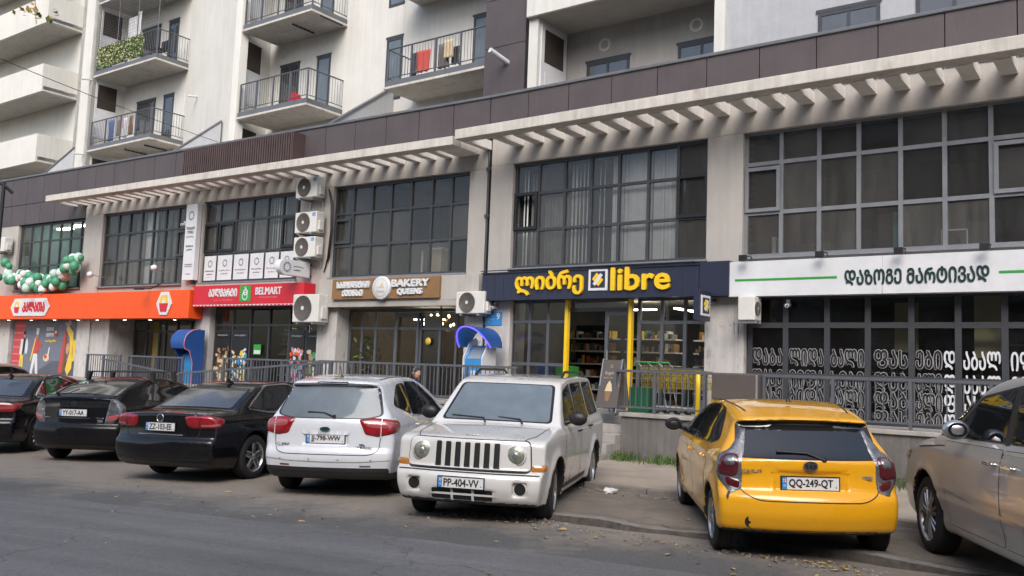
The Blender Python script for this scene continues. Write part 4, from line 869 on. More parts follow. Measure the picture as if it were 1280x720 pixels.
def toyota(mb, sc=.068):
    for rx, rz, cz, w in ((1.0, .68, 0, .2), (.33, .66, 0, .14), (.68, .24, .38, .13)):
        n = 32; v = []; f = []
        for i in range(n):
            a = 2*math.pi*i/n
            for k in (1, 1-w/min(rx, rz)*.7): v.append((sc*rx*k*math.cos(a), -.012, sc*(cz+rz*k*math.sin(a))))
        f = [(2*i, 2*((i+1) % n), 2*((i+1) % n)+1, 2*i+1) for i in range(n)]; mb.add(v, [q[::-1] for q in f], 'chrome'); mb.add(v, f, 'chrome')
    mb.disc((0, -.009, 0), sc*.98, 'y', 'black', 32, sc*.66)
def vdub(mb, r=.062):
    mb.lathe([(r, -.004), (r, -.014), (r*.87, -.014), (r*.87, -.006)], (0, 0, 0), 'y', 32, 'chrome'); mb.disc((0, -.005, 0), r*.9, 'y', 'black', 32)
    def bar(a, b, c, d, w=.013): v = Vector((c-a, 0, d-b)).normalized(); p = Vector((-v.z, 0, v.x))*w/2; A, B = Vector((a, -.013, b)), Vector((c, -.013, d)); mb.add([A-p, B-p, B+p, A+p], [(0, 1, 2, 3), (3, 2, 1, 0)], 'chrome')
    for s_ in (1, -1): bar(s_*.027, .050, 0, .006); bar(s_*.046, .034, s_*.020, -.05); bar(s_*.020, -.05, 0, -.004)
def oval(mb, rx=.07, rz=.028): mb.disc((0, -.010, 0), rx, 'y', 'chrome', 28, rz); mb.disc((0, -.012, 0), rx*.92, 'y', 'dkgreen', 28, rz*.84)
def word(s, w, h, m='chrome', bold=.001): return lambda mb: text(mb, s, -w/2, w/2, -h/2, h/2, -.006, m, depth=.004, bold=bold)
def wiper(s, pts, name='rear_wiper'): MB().tube(pts, .012, 6, 'plastic').tube([pts[0], (pts[0][0]+.04, pts[0][1], pts[0][2])], .025, 8, 'plastic').build(name, s.root)
def antenna(s, x, z, l=.12, fin=False):
    mb = MB()
    if fin: mb.prism([(x-.09, z-.01), (x+.09, z-.01), (x-.02, z+.04), (x-.075, z+.065)], 'y', -.018, .018, 'black')
    else: mb.tube([(x, 0, z-.01), (x, 0, z+.02)], [.03, .014], 8, 'black'); mb.tube([(x, 0, z+.01), (x-l*.5, 0, z+l)], .005, 6, 'black')
    mb.build('antenna', s.root)
# ---- yellow hatchback, rear to the street
C = Car('parked_car', 'yellow hatchback with scuffed rear bumper parked half on the kerb', dict(dim=(3.995, 1.70, 1.45), axle=(.66, 2.55, .30), paint='p_yellow', belt=.98, k=.055, bulge=(.20, .25), crown=.045, flare=.02, tw=.185, spokes=(8, 'cover'), rear=(1.3, .03, .06), lines=((.80, .05, .012), (.45, .12, .02)),
    sil=[(.16, .26), (.05, .29), (.0, .44), (.0, .58), (.03, .63), (.075, .67), (.10, .80), (.105, .95), (.135, .97), (.40, 1.275, .02), (.29, 1.31, .015), (.36, 1.335, .02), (.75, 1.405, .2), (1.35, 1.452, .3), (1.85, 1.43, .2), (2.3, 1.34, .2), (3.2, .98, .1), (3.6, .86, .1), (3.9, .68, .1), (3.99, .5), (3.96, .27), (3.8, .2), (.5, .2)],
    w=[(.2, .80), (.32, .835), (.5, .85), (.72, .85), (.9, .835), (1.0, .80), (1.1, .745), (1.25, .68), (1.4, .61), (1.5, .58)], carve=((.0, 0, .755, .12, .33, .085, .02),)), (2.90, 9.05, 86.2), .0, (-1.0, -1.5), .022)
rv = (1, 0, 0)
C.win('rear_window', [(.3, .60, 1.275), (.3, -.60, 1.275), (.1, -.655, .955), (.1, .655, .955)], rv, 'carglass', r=.05)
C.sides('side_window', [(1.02, 1.02), (1.98, 1.0), (1.90, 1.36), (1.30, 1.385)], 'carglass'); C.sides('side_window', [(2.03, .995), (3.0, .97), (2.62, 1.13), (2.2, 1.31), (1.96, 1.355)], 'carglass'); C.sides('quarter_window', [(.66, 1.08), (.97, 1.025), (1.24, 1.38), (.95, 1.34)], 'carglass', r=.06)
C.win('windshield', [(3.1, .64, 1.0), (3.1, -.64, 1.0), (2.4, -.52, 1.30), (2.4, .52, 1.30)], (-1, 0, -.3))
C.door([(1.06, .55), (1.14, .33), (1.98, .30), (2.02, .98), (1.0, 1.0)], (1.18, .86)); C.door([(2.0, .30), (2.86, .31), (3.05, .95), (2.04, .975)], (2.16, .83))
for sg in (1, -1):
    t = MB(); d = (.80, -sg*.60, 0)
    C.panel(t, [(.30, sg*.635, 1.27), (.32, sg*.65, 1.27), (.28, sg*.69, 1.13), (.24, sg*.755, 1.02), (.33, sg*.84, .95), (.30, sg*.86, .80), (.12, sg*.76, .62), (.09, sg*.67, .66), (.12, sg*.67, 1.0)], d, 'lensclear', .004, .010, .03, .025)
    o = t.build('tail_light', C.root); t = MB()
    C.panel(t, [(.13, sg*.685, .975), (.22, sg*.82, .98), (.26, sg*.85, .79), (.13, sg*.69, .76)], d, 'lensdark', .015, .010, .02, .02, r=.08); t.build('red_lens', o)
    t = MB(); C.panel(t, [(.14, sg*.715, .955), (.2, sg*.785, .955), (.2, sg*.79, .875), (.14, sg*.715, .875)], d, 'lensclear', .025, .008, .02, .015, r=.04); t.build('reversing_lens', o)
    t = MB(); C.panel(t, [(.11, sg*.685, .745), (.2, sg*.785, .77), (.18, sg*.765, .69), (.1, sg*.69, .66)], d, 'lensdark', .015, .006, .02, .02); t.build('red_lens', o)
t = MB(); C.strip(t, [(.1, .665, 1.02), (.08, .655, .66), (.03, .5, .575), (.02, -.5, .575), (.08, -.655, .66), (.1, -.665, 1.02)], rv, .010, 'black', .002, r=.08); C.strip(t, [(.08, .36, .84), (.08, -.36, .84)], rv, .012, 'p_yellow', .012); t.build('tailgate', C.root)
C.plate('QQ-249-QT', C.surf(0, .735)-.004, .733); C.badge(toyota, C.surf(0, .895)-.006, .897)
C.badge(word('PRIUS c', .24, .028), C.surf(.5, .83), .835, 'lettering', y=.50); C.badge(word('HYBRID', .10, .03, 'steel'), C.surf(-.54, .79)-.002, .795, 'badge', y=-.53)
t = MB()
C.panel(t, [(.0, .60, .40), (.0, .575, .43), (.0, .57, .385), (.0, .545, .37), (.0, .575, .345), (.0, .54, .30), (.0, .59, .335), (.0, .605, .365)], rv, 'plastic', .003, h=.012, r=.006); t.build('bumper_scuff', C.root); t = MB(); C.panel(t, [(.1, .77, .64), (.1, .80, .66), (.1, .81, .60), (.1, .785, .56), (.1, .80, .54), (.1, .775, .58)], (.75, -.66, 0), 'plastic', .003, h=.012, r=.006); t.build('bumper_scuff', C.root)
t = MB(); C.panel(t, [(.05, .62, .31), (.05, -.62, .31), (.1, -.6, .255), (.1, .6, .255)], rv, 'plastic', .004); t.build('bumper_valance', C.root)
wiper(C, [(.105, -.13, .955), (.145, .02, 1.01), (.16, .30, 1.02)]); antenna(C, .95, 1.455, .09); C.mirrors(2.88, 1.02, 'black', 1.05)
t = MB(); C.strip(t, [(.62, .50, 1.43), (1.2, .56, 1.45), (2.1, .56, 1.4)], (0, 0, -1), .02, 'black', .002, ); C.pair(t, 'roof_seam')
# ---- white boxy off-roader, front to the street
J = Car('parked_car', 'white boxy off-road car with round headlights and a seven-slot grille facing the road', dict(dim=(4.41, 1.76, 1.66), axle=(.905, 2.635, .345), paint='p_jeep', belt=1.06, k=.028, bulge=(.08, .15), crown=.022, flare=.035, tw=.22, spokes=(5, 'wide'), rimr=.62, rear=(.6, .01, .03), front=(.9, .03, .1), steer=.10, black_below=.255, track=.855,
    sil=[(.15, .36), (.05, .40), (.0, .6), (.03, 1.05), (.07, 1.15), (.20, 1.60, .06), (.34, 1.635), (1.2, 1.66, .3), (2.2, 1.64, .3), (2.52, 1.585, .1), (3.20, 1.065, .04), (3.5, 1.05, .1), (4.12, .985, .1), (4.245, .95, .05), (4.275, .63, .02), (4.34, .605, .03), (4.385, .54, .04), (4.385, .42), (4.33, .28), (4.2, .23), (.4, .25)],
    w=[(.2, .80), (.42, .85), (.65, .872), (.92, .872), (1.02, .855), (1.08, .82), (1.2, .775), (1.4, .72), (1.6, .665), (1.7, .64)], carve=((4.40, .615, .44, .12, .075, .07, .03), (4.42, 0, .36, .07, .34, .05, .02))), (.44, 13.38, -104.8), .012, (0, .8), .024)
fv = (-1, 0, 0)
t = MB()
for sg in (1, -1): pass
J.win('windshield', [(3.15, .675, 1.105), (3.15, -.675, 1.105), (2.6, -.585, 1.54), (2.6, .585, 1.54)], (-1, 0, -.35), 'carglass3', r=.06, gasket=.03)
J.sides('side_window', [(2.05, 1.09), (2.93, 1.075), (2.52, 1.46), (2.07, 1.55)], 'carglass', r=.05); J.sides('side_window', [(1.20, 1.10), (1.98, 1.09), (1.97, 1.55), (1.20, 1.56)], 'carglass', r=.05); J.sides('quarter_window', [(.36, 1.13), (1.1, 1.11), (1.08, 1.56), (.44, 1.55)], 'carglass', r=.06)
J.win('rear_window', [(.2, .6, 1.5), (.2, -.6, 1.5), (.1, -.62, 1.15), (.1, .62, 1.15)], rv)
J.door([(2.02, .36), (2.98, .36), (3.05, 1.06), (2.02, 1.07)], (2.16, .96), 'black'); J.door([(1.32, .62), (1.38, .36), (1.97, .36), (1.98, 1.07), (1.16, 1.08), (1.14, .85)], (1.34, .98), 'black')
t = MB(); J.panel(t, [(4.25, .69, .94), (4.25, -.69, .94), (4.27, -.71, .62), (4.27, .71, .62)], fv, 'p_jeep', .018, .0, r=.06); J.strip(t, [(4.25, .70, .95), (4.25, -.70, .95), (4.27, -.72, .615), (4.27, .72, .615)], fv, .012, 'black', .004, closed=True, r=.07); g_ = t.build('grille', J.root)
t = MB()
for k in range(7):
    y = (k-3)*.112; J.panel(t, [(4.26, y+.034, .915), (4.26, y-.034, .915), (4.27, y-.036, .635), (4.27, y+.036, .635)], fv, 'black', .021, r=.02, h=.03)
    J.strip(t, [(4.26, y+.037, .918), (4.26, y-.037, .918), (4.27, y-.039, .632), (4.27, y+.039, .632)], fv, .010, 'p_jeep', .028, closed=True, r=.02)
t.build('grille_slots', g_)
for sg in (1, -1):
    x = J.surf(sg*.545, .80, True)+.012; t = MB(); t.lathe([(.118, -.02), (.118, .012), (.10, .016)], (x, sg*.545, .80), 'x', 32, 'p_jeep'); t.lathe([(.10, .010), (.07, .030), (.03, .038), (.001, .040)], (x, sg*.545, .80), 'x', 32, 'headlens'); t.lathe([(.104, .010), (.094, .016)], (x, sg*.545, .80), 'x', 32, 'chrome'); t.lathe([(.035, .039), (.028, .043), (.001, .044)], (x, sg*.545, .80), 'x', 20, 'rim'); t.build('headlight', J.root)
    t = MB(); J.panel(t, [(4.2, sg*.735, .70), (4.1, sg*.90, .70), (4.1, sg*.90, .63), (4.22, sg*.72, .625)], (-.74, -sg*.67, 0), 'lensorange', .004, .012, .02, .02, r=.015); t.build('turn_signal', J.root)
    x = J.surf(sg*.615, .44, True); t = MB(); t.lathe([(.078, .0), (.07, .012), (.062, -.01)], (x+.01, sg*.615, .44), 'x', 24, 'p_jeep'); t.disc((x+.012, sg*.615, .44), .066, 'x', 'black', 24); t.build('fog_lamp', J.root)
    t = MB(); J.panel(t, [(.1, sg*.70, 1.05), (.12, sg*.82, 1.05), (.1, sg*.83, .75), (.05, sg*.7, .75)], (.8, -sg*.6, 0), 'lensred', .004, .015, .03, .025); t.build('tail_light', J.root)
t = MB(); J.panel(t, [(4.35, .32, .415), (4.35, -.38, .415), (4.35, -.38, .30), (4.35, .32, .30)], fv, 'black', .004, r=.02)
for y in (.1, -.14): J.strip(t, [(4.35, y, .42), (4.35, y, .295)], fv, .03, 'p_jeep', .012)
J.strip(t, [(4.35, .37, .36), (4.35, -.42, .36)], fv, .022, 'p_jeep', .014); t.build('lower_grille', J.root)
t = MB(); J.strip(t, [(4.3, -.85, .59), (4.36, -.6, .595), (4.38, 0, .595), (4.36, .6, .595), (4.3, .85, .59)], fv, .012, 'plastic', .003, r=.05); t.build('bumper_seam', J.root)
J.plate('PP-404-VV', J.surf(0, .485, True)+.002, .485, True, y=-.03)
J.badge(word('Jeep', .17, .045, 'steel'), 4.10, .998, 'lettering', front=True, lean=-1.2)
t = MB(); J.strip(t, [(4.2, .60, .99), (3.9, .70, 1.05), (3.3, .72, 1.11)], (0, 0, -1), .012, 'plastic', .002, ); J.pair(t, 'hood_seam')
for sg in (1, -1):
    a, b = (.6, sg*.60, 1.70), (1.9, sg*.60, 1.71); MB().tube([(.42, sg*.60, 1.63), a, b, (2.08, sg*.60, 1.64)], .018, 8, 'black').build('roof_rail', J.root)
for y0, y1 in ((.35, .02), (-.12, -.58)): t = MB(); t.tube([(3.21, y0, 1.08), (3.14, y0-.04, 1.125), (3.11, y1, 1.145)], [.014, .012, .008], 6, 'plastic'); t.build('wiper', J.root)
J.mirrors(2.88, 1.12, 'black', 1.15)
t = MB(); J.strip(t, [(1.5, 0, .34), (3.0, 0, .34)], (0, -1, 0), .06, 'plastic', .006, ); J.pair(t, 'sill')
# ---- bluish white hatchback
D_ = Car('parked_car', 'white tall hatchback with red tail lights parked beside the boxy off-road car', dict(dim=(4.41, 1.84, 1.62), axle=(.93, 2.648, .325), paint='p_white', belt=1.02, k=.07, bulge=(.20, .25), crown=.05, flare=.015, tw=.2, spokes=(5, 'twin'), rear=(1.4, .045, .06), lines=((.55, .1, .015),), black_below=.335,
    sil=[(.15, .24), (.04, .29), (.02, .42), (.0, .50), (.01, .60), (.05, .655, .02), (.06, .80), (.07, .97), (.10, 1.04), (.36, 1.46, .02), (.27, 1.50, .015), (.36, 1.53, .02), (.8, 1.585, .2), (1.5, 1.625, .3), (2.1, 1.595, .3), (2.6, 1.48, .2), (3.6, 1.04, .12), (4.05, .88, .1), (4.32, .70, .1), (4.41, .5), (4.33, .24), (4.1, .2), (.5, .2)],
    w=[(.2, .83), (.35, .885), (.5, .91), (.75, .918), (.93, .90), (1.03, .86), (1.15, .80), (1.35, .72), (1.55, .64), (1.65, .60)], carve=((.0, 0, .775, .085, .30, .075, .02),)), (-2.22, 12.75, 80.9), -.058, (-1.2, 0), .026)
D_.win('rear_window', [(.3, .585, 1.445), (.3, -.585, 1.445), (.1, -.71, 1.075), (.08, -.5, 1.035), (.08, .5, 1.035), (.1, .71, 1.075)], rv, 'carglass3', r=.06, gasket=.025)
D_.sides('side_window', [(1.28, 1.07), (2.05, 1.04), (2.03, 1.50), (1.42, 1.51)], 'carglass'); D_.sides('side_window', [(2.11, 1.035), (3.1, 1.0), (2.75, 1.24), (2.09, 1.49)], 'carglass'); D_.sides('quarter_window', [(.62, 1.20), (1.22, 1.075), (1.36, 1.49), (1.0, 1.46)], 'carglass', r=.08)
D_.win('windshield', [(3.5, .68, 1.06), (3.5, -.68, 1.06), (2.7, -.58, 1.42), (2.7, .58, 1.42)], (-1, 0, -.35), 'carglass3')
D_.door([(1.36, .66), (1.42, .36), (2.06, .36), (2.08, 1.02), (1.2, 1.04), (1.18, .85)], (1.38, .92)); D_.door([(2.09, .36), (3.05, .36), (3.2, .98), (2.11, 1.01)], (2.24, .90))
for sg in (1, -1):
    t = MB(); d = (.80, -sg*.60, 0); O_ = [(.07, sg*.47, 1.02), (.1, sg*.70, 1.045), (.42, sg*.91, 1.005), (.50, sg*.91, .96), (.40, sg*.91, .87), (.1, sg*.72, .80), (.06, sg*.56, .83)]
    D_.panel(t, O_, d, 'lensred', .004, .02, .035, .025, r=.03); o = t.build('tail_light', D_.root); t = MB()
    D_.panel(t, [(.07, sg*.56, .985), (.1, sg*.72, 1.0), (.36, sg*.89, .975), (.38, sg*.9, .93), (.1, sg*.72, .91), (.07, sg*.58, .93)], d, 'lenspink', .026, .004, .02, .02, r=.03); t.build('clear_lens', o)
    t = MB(); D_.strip(t, [(.1, sg*.725, 1.05), (.1, sg*.725, .79)], (1, 0, 0), .010, 'p_white', .030); t.build('lens_seam', o)
t = MB(); D_.strip(t, [(.08, .725, .82), (.05, .71, .62), (.03, .6, .565), (.03, -.6, .565), (.05, -.71, .62), (.08, -.725, .82)], rv, .010, 'black', .002, r=.08); D_.panel(t, [(.06, .36, .885), (.06, -.36, .885), (.06, -.33, .835), (.06, .33, .835)], rv, 'p_white', .006, .03, .02, r=.03); t.build('tailgate', D_.root)
t = MB(); D_.strip(t, [(.1, .86, .50), (.02, .5, .475), (.0, 0, .47), (.02, -.5, .475), (.1, -.86, .50)], rv, .010, 'steel', .002, r=.1)
for y in (.62, .2, -.2, -.62): x = D_.surf(y, .50); t.disc((x-.004, y, .50), .012, 'x', 'steel', 12)
t.build('bumper_seam', D_.root)
t = MB(); D_.panel(t, [(.0, .84, .40), (.0, -.84, .40), (.03, -.83, .27), (.03, .83, .27)], rv, 'plastic', .006)
D_.strip(t, [(.0, .8, .345), (.0, -.8, .345)], rv, .012, 'black', .012); t.build('bumper_valance', D_.root)
for y, c in ((.55, 1), (-.55, 1)): t = MB(); D_.panel(t, [(.05, y+.07, .435), (.05, y-.07, .435), (.05, y-.07, .415), (.05, y+.07, .415)], rv, 'lensred' if y > 0 else 'lensclear', .004, .006, .01, .02, r=.005); t.build('reflector', D_.root)
t = MB(); D_.panel(t, [(.3, .22, 1.505), (.3, -.22, 1.505), (.3, -.20, 1.475), (.3, .20, 1.475)], rv, 'black', .006); t.build('brake_lamp', D_.root)
D_.plate('JJ-798-WW', D_.surf(0, .765)-.004, .765); D_.badge(oval, D_.surf(0, .895)-.02, .895)
D_.badge(word('C-MAX', .24, .035), D_.surf(.56, .70)-.001, .685, 'lettering', y=.56); D_.badge(word('HYBRID', .26, .024), D_.surf(-.5, .66)-.001, .665, 'lettering', y=-.50); D_.badge(word('SEL', .08, .02), D_.surf(-.5, .70)-.001, .70, 'lettering', y=-.5)
wiper(D_, [(.085, -.10, 1.055), (.13, .05, 1.10), (.14, .28, 1.11)]); antenna(D_, .62, 1.58, .14); D_.mirrors(3.05, 1.08)
t = MB(); D_.strip(t, [(.6, .55, 1.55), (1.4, .60, 1.6), (2.4, .58, 1.5)], (0, 0, -1), .022, 'black', .002, ); D_.pair(t, 'roof_seam')
q = MB(); leafmesh(q, (0, 0, 0), .06); leafmesh(q, (.03, .04, .012), .05); leafmesh(q, (-.03, .02, .005), .05); o = tag(q.build('dry_leaf', None, tuple(D_.root.matrix_basis @ Vector((.50, .02, 1.565)))), 'curled dry leaf lying on the roof of the white hatchback', 'leaf')
# ---- black saloon
sed = dict(dim=(4.87, 1.84, 1.487), axle=(1.13, 2.80, .335), paint='p_black', belt=.98, k=.06, bulge=(.17, .28), crown=.04, flare=.012, tw=.215, spokes=(5, 'wide'), rear=(1.6, .035, .10), lines=((.84, .035, .006), (.5, .12, .018)),
    sil=[(.2, .22), (.06, .29), (.015, .42), (.0, .56), (.03, .625, .02), (.075, .645), (.10, .80), (.075, .975, .03), (.11, 1.005, .03), (.35, 1.025), (.72, 1.045, .08), (1.42, 1.38, .15), (1.75, 1.455, .2), (2.3, 1.487, .3), (2.75, 1.455, .3), (3.05, 1.38, .2), (3.75, 1.0, .1), (4.4, .88, .15), (4.75, .72, .1), (4.86, .5), (4.75, .22), (4.5, .19), (.6, .19)],
    w=[(.2, .84), (.35, .895), (.5, .912), (.72, .918), (.88, .905), (.97, .87), (1.06, .80), (1.2, .73), (1.4, .635), (1.5, .59)], carve=((.04, 0, .77, .055, .34, .085, .02),))
V_ = Car('parked_car', 'black saloon with large red tail lights parked beside the white hatchback', sed, (-4.65, 14.15, 69.5), -.11, (-1.2, 0), .026)
V_.win('rear_window', [(1.36, .55, 1.37), (1.36, -.55, 1.37), (.78, -.665, 1.075), (.78, .665, 1.075)], (1, 0, -.75), 'carglass2', r=.08)
def sedsides(c, trim):
    c.sides('side_window', [(1.42, 1.02), (2.25, 1.0), (2.22, 1.40), (1.66, 1.37)], 'carglass', trim=None); c.sides('side_window', [(2.31, 1.0), (3.32, .985), (2.9, 1.22), (2.29, 1.40)], 'carglass'); c.sides('quarter_window', [(1.12, 1.09), (1.37, 1.03), (1.60, 1.36)], 'carglass', r=.03)
    if trim:
        t = MB(); o_ = [(1.03, 0, 1.05), (1.5, 0, .995), (3.4, 0, .96), (2.93, 0, 1.245), (2.25, 0, 1.432), (1.65, 0, 1.40)]; c.strip(t, o_, (0, -1, 0), .022, 'chrome', .007, closed=True, r=.07, ); c.pair(t, 'window_trim')
    c.win('windshield', [(3.7, .68, 1.02), (3.7, -.68, 1.02), (3.1, -.56, 1.34), (3.1, .56, 1.34)], (-1, 0, -.4))
    c.door([(1.52, .62), (1.58, .33), (2.27, .33), (2.29, .97), (1.30, 1.0), (1.3, .85)], (1.52, .875), 'p_black'); c.door([(2.31, .33), (3.36, .33), (3.48, .94), (2.32, .97)], (2.46, .86), 'p_black')
sedsides(V_, True)
for sg in (1, -1):
    t = MB(); d = (.83, -sg*.56, 0); V_.panel(t, [(.09, sg*.42, .955), (.1, sg*.60, .97), (.16, sg*.76, .975), (.36, sg*.895, .93), (.38, sg*.9, .86), (.3, sg*.885, .80), (.1, sg*.55, .785), (.1, sg*.47, .82)], d, 'lensred', .004, .02, .03, .025, r=.04); o = t.build('tail_light', V_.root)
    t = MB(); V_.strip(t, [(.1, sg*.655, .97), (.1, sg*.655, .79)], (1, 0, 0), .012, 'black', .028); V_.panel(t, [(.12, sg*.70, .845), (.3, sg*.87, .86), (.3, sg*.87, .825), (.12, sg*.70, .815)], d, 'lenspink', .027, .003, .01, .02, r=.01); t.build('lens_seam', o)
t = MB(); V_.strip(t, [(.1, .66, .80), (.05, .64, .66), (.05, -.64, .66), (.1, -.66, .80)], rv, .010, 'dark', .002, r=.06); V_.strip(t, [(.08, .40, .69), (.08, -.40, .69)], rv, .010, 'steel', .006); t.build('trunk_lid', V_.root)
t = MB(); V_.strip(t, [(.12, .87, .36), (.03, .6, .345), (.03, -.6, .345), (.12, -.87, .36)], rv, .012, 'dark', .002, r=.1); t.build('bumper_seam', V_.root)
V_.plate('ZZ-103-EE', V_.surf(0, .80)-.006, .80); V_.badge(vdub, V_.surf(0, .92)-.002, .925)
V_.badge(word('Passat', .12, .022), V_.surf(.56, .985)-.006, .965, 'lettering', y=.58); V_.badge(word('SE', .06, .022), V_.surf(-.58, .97)-.006, .972, 'lettering', y=-.60); antenna(V_, 1.62, 1.445, .1, True); V_.mirrors(3.25, 1.03)
# ---- black hatchback with roof bars
pr = dict(dim=(4.45, 1.73, 1.49), axle=(.85, 2.70, .31), paint='p_black2', belt=.98, k=.06, bulge=(.20, .25), crown=.05, flare=.012, tw=.19, spokes=(5, 'wide'), rear=(1.6, .05, .10),
    sil=[(.15, .24), (.04, .32), (.0, .48), (.01, .60), (.04, .645, .02), (.07, .66), (.085, .8), (.11, 1.07, .03), (.06, 1.115, .015), (.13, 1.15, .03), (.7, 1.33, .15), (1.3, 1.45, .25), (1.9, 1.49, .3), (2.45, 1.42, .25), (3.65, .98, .12), (4.1, .83, .1), (4.36, .64, .1), (4.45, .48), (4.33, .22), (4.1, .19), (.5, .19)],
    w=[(.2, .80), (.35, .84), (.5, .858), (.75, .862), (.93, .845), (1.02, .80), (1.15, .74), (1.3, .68), (1.5, .59)], carve=((.03, 0, .86, .055, .32, .08, .02),))
P_ = Car('parked_car', 'black hatchback with crossbars on its roof and clear tail lights', pr, (-7.35, 16.4, 80.5), -.168, (-1.2, 0), .03)
P_.win('rear_window', [(1.15, .55, 1.43), (1.15, -.55, 1.43), (.25, -.66, 1.18), (.25, .66, 1.18)], (.45, 0, -1), 'carglass2', r=.1); t = MB(); P_.panel(t, [(.1, .60, 1.06), (.1, -.60, 1.06), (.08, -.62, .95), (.08, .62, .95)], rv, 'carglass', .004, r=.03); t.build('lower_rear_window', P_.root)
P_.sides('side_window', [(1.25, 1.05), (2.0, 1.01), (1.98, 1.40), (1.5, 1.38)], 'carglass'); P_.sides('side_window', [(2.06, 1.01), (3.2, .97), (2.7, 1.22), (2.05, 1.40)], 'carglass'); P_.sides('quarter_window', [(.85, 1.12), (1.19, 1.05), (1.36, 1.36), (1.15, 1.33)], 'carglass', r=.05)
P_.door([(1.28, .62), (1.32, .33), (2.02, .33), (2.03, .98), (1.1, 1.02)], (1.3, .88)); P_.door([(2.04, .33), (3.0, .33), (3.12, .94), (2.05, .98)], (2.2, .86))
for sg in (1, -1):
    t = MB(); d = (.80, -sg*.60, 0); P_.panel(t, [(.14, sg*.66, 1.10), (.2, sg*.74, 1.09), (.32, sg*.83, .98), (.33, sg*.84, .90), (.12, sg*.74, .68), (.08, sg*.60, .67), (.1, sg*.645, .9)], d, 'lensclear', .004, .022, .03, .025, r=.03); o = t.build('tail_light', P_.root)
    t = MB(); P_.panel(t, [(.1, sg*.66, .80), (.24, sg*.79, .84), (.16, sg*.77, .74), (.09, sg*.65, .72)], d, 'lenspink', .027, .004, .02, .02); P_.strip(t, [(.1, sg*.65, .90), (.3, sg*.83, .90)], d, .02, 'chrome', .026); t.build('red_lens', o)
t = MB(); P_.strip(t, [(.06, .84, .66), (.05, .6, .625), (.02, -.6, .625), (.06, -.84, .66)], rv, .010, 'dark', .002, r=.1); P_.strip(t, [(.08, .34, .955), (.08, -.34, .955)], rv, .012, 'black', .01); P_.strip(t, [(.08, .33, .765), (.08, -.33, .765)], rv, .018, 'black', .012); t.build('tailgate', P_.root)
P_.plate('YY-017-AA', P_.surf(0, .855)-.006, .858); P_.badge(toyota, P_.surf(0, 1.0)-.004, 1.015); P_.badge(word('PRIUS', .16, .026), P_.surf(-.5, .77)-.003, .77, 'lettering', y=-.48); P_.badge(word('HYBRID', .10, .04, 'steel'), P_.surf(-.5, .72)-.004, .72, 'badge', y=-.50); P_.badge(word('TOYOTA', .11, .02), P_.surf(.52, .77)-.003, .77, 'lettering', y=.52)
rk = MB()
for x in (1.42, 2.15):
    zt = 1.57 if x < 2 else 1.58; rk.box(x-.03, x+.03, -.68, .68, zt-.012, zt+.014, 'plastic')
    for sg in (1, -1): rk.prism([(sg*.60, zt-.013), (sg*.67, zt-.013), (sg*.70, zt-.20), (sg*.66, zt-.20)], 'x', x-.04, x+.04, 'plastic')
o = rk.build('roof_bars', P_.root, bevel=.006); antenna(P_, .95, 1.40, .07); wiper(P_, [(.2, .42, 1.19), (.42, .36, 1.30), (.6, .30, 1.36)]); P_.mirrors(3.0, 1.03)
# ---- dark saloon at the left edge, and another beyond it
cs = dict(sed); cs.update(dim=(4.85, 1.82, 1.47), axle=(1.08, 2.775, .33), paint='p_black', spokes=(10, 'thin'), bulge=(.22, .28))
K_ = Car('parked_car', 'black saloon with a slanted red tail light at the left edge of the car row', cs, (-10.0, 17.7, 89.5), -.22, (-1.2, 0), .03)
K_.win('rear_window', [(1.36, .55, 1.37), (1.36, -.55, 1.37), (.78, -.665, 1.075), (.78, .665, 1.075)], (1, 0, -.75), 'carglass2', r=.08); sedsides(K_, True)
for sg in (1, -1): t = MB(); d = (.83, -sg*.56, 0); K_.panel(t, [(.1, sg*.45, .93), (.13, sg*.72, .95), (.42, sg*.90, .945), (.46, sg*.9, .91), (.2, sg*.86, .78), (.1, sg*.6, .78), (.1, sg*.45, .84)], d, 'lensred', .004, .02, .03, .03, r=.03); o = t.build('tail_light', K_.root); t = MB(); K_.strip(t, [(.12, sg*.5, .86), (.3, sg*.85, .88)], d, .05, 'lenspink', .026); t.build('clear_lens', o)
K_.plate('OO-552-LL', K_.surf(0, .80)-.006, .80); K_.mirrors(3.2, 1.03); antenna(K_, 1.6, 1.435, .1, True)
# ---- silver off-roader at the right edge
S_ = Car('parked_car', 'silver beige off-road car cut off by the right edge, with twin chrome door handles', dict(dim=(4.74, 1.90, 1.74), axle=(.95, 2.65, .365), paint='p_silver', belt=1.12, k=.06, bulge=(.1, .30), crown=.04, flare=.02, tw=.235, spokes=(7, 'twin'), rimr=.70, rear=(.8, .02, .05), front=(1.2, .12, .1), lines=((.62, .018, .008), (1.06, .012, .008), (.45, .1, .02)),
    sil=[(.2, .34), (.05, .42), (.0, .6), (.05, 1.1), (.25, 1.58), (.45, 1.67), (1.2, 1.735, .3), (2.2, 1.715, .3), (2.55, 1.63, .15), (3.48, 1.14, .05), (3.8, 1.11, .1), (4.25, 1.02, .1), (4.50, .91, .08), (4.66, .72), (4.74, .55), (4.68, .32), (4.4, .25), (.5, .25)],
    w=[(.2, .84), (.35, .905), (.55, .94), (.8, .945), (1.0, .935), (1.1, .905), (1.18, .86), (1.45, .80), (1.62, .745), (1.75, .70)]), (4.70, 6.14, 82.5), .085, (0, 0), .026)
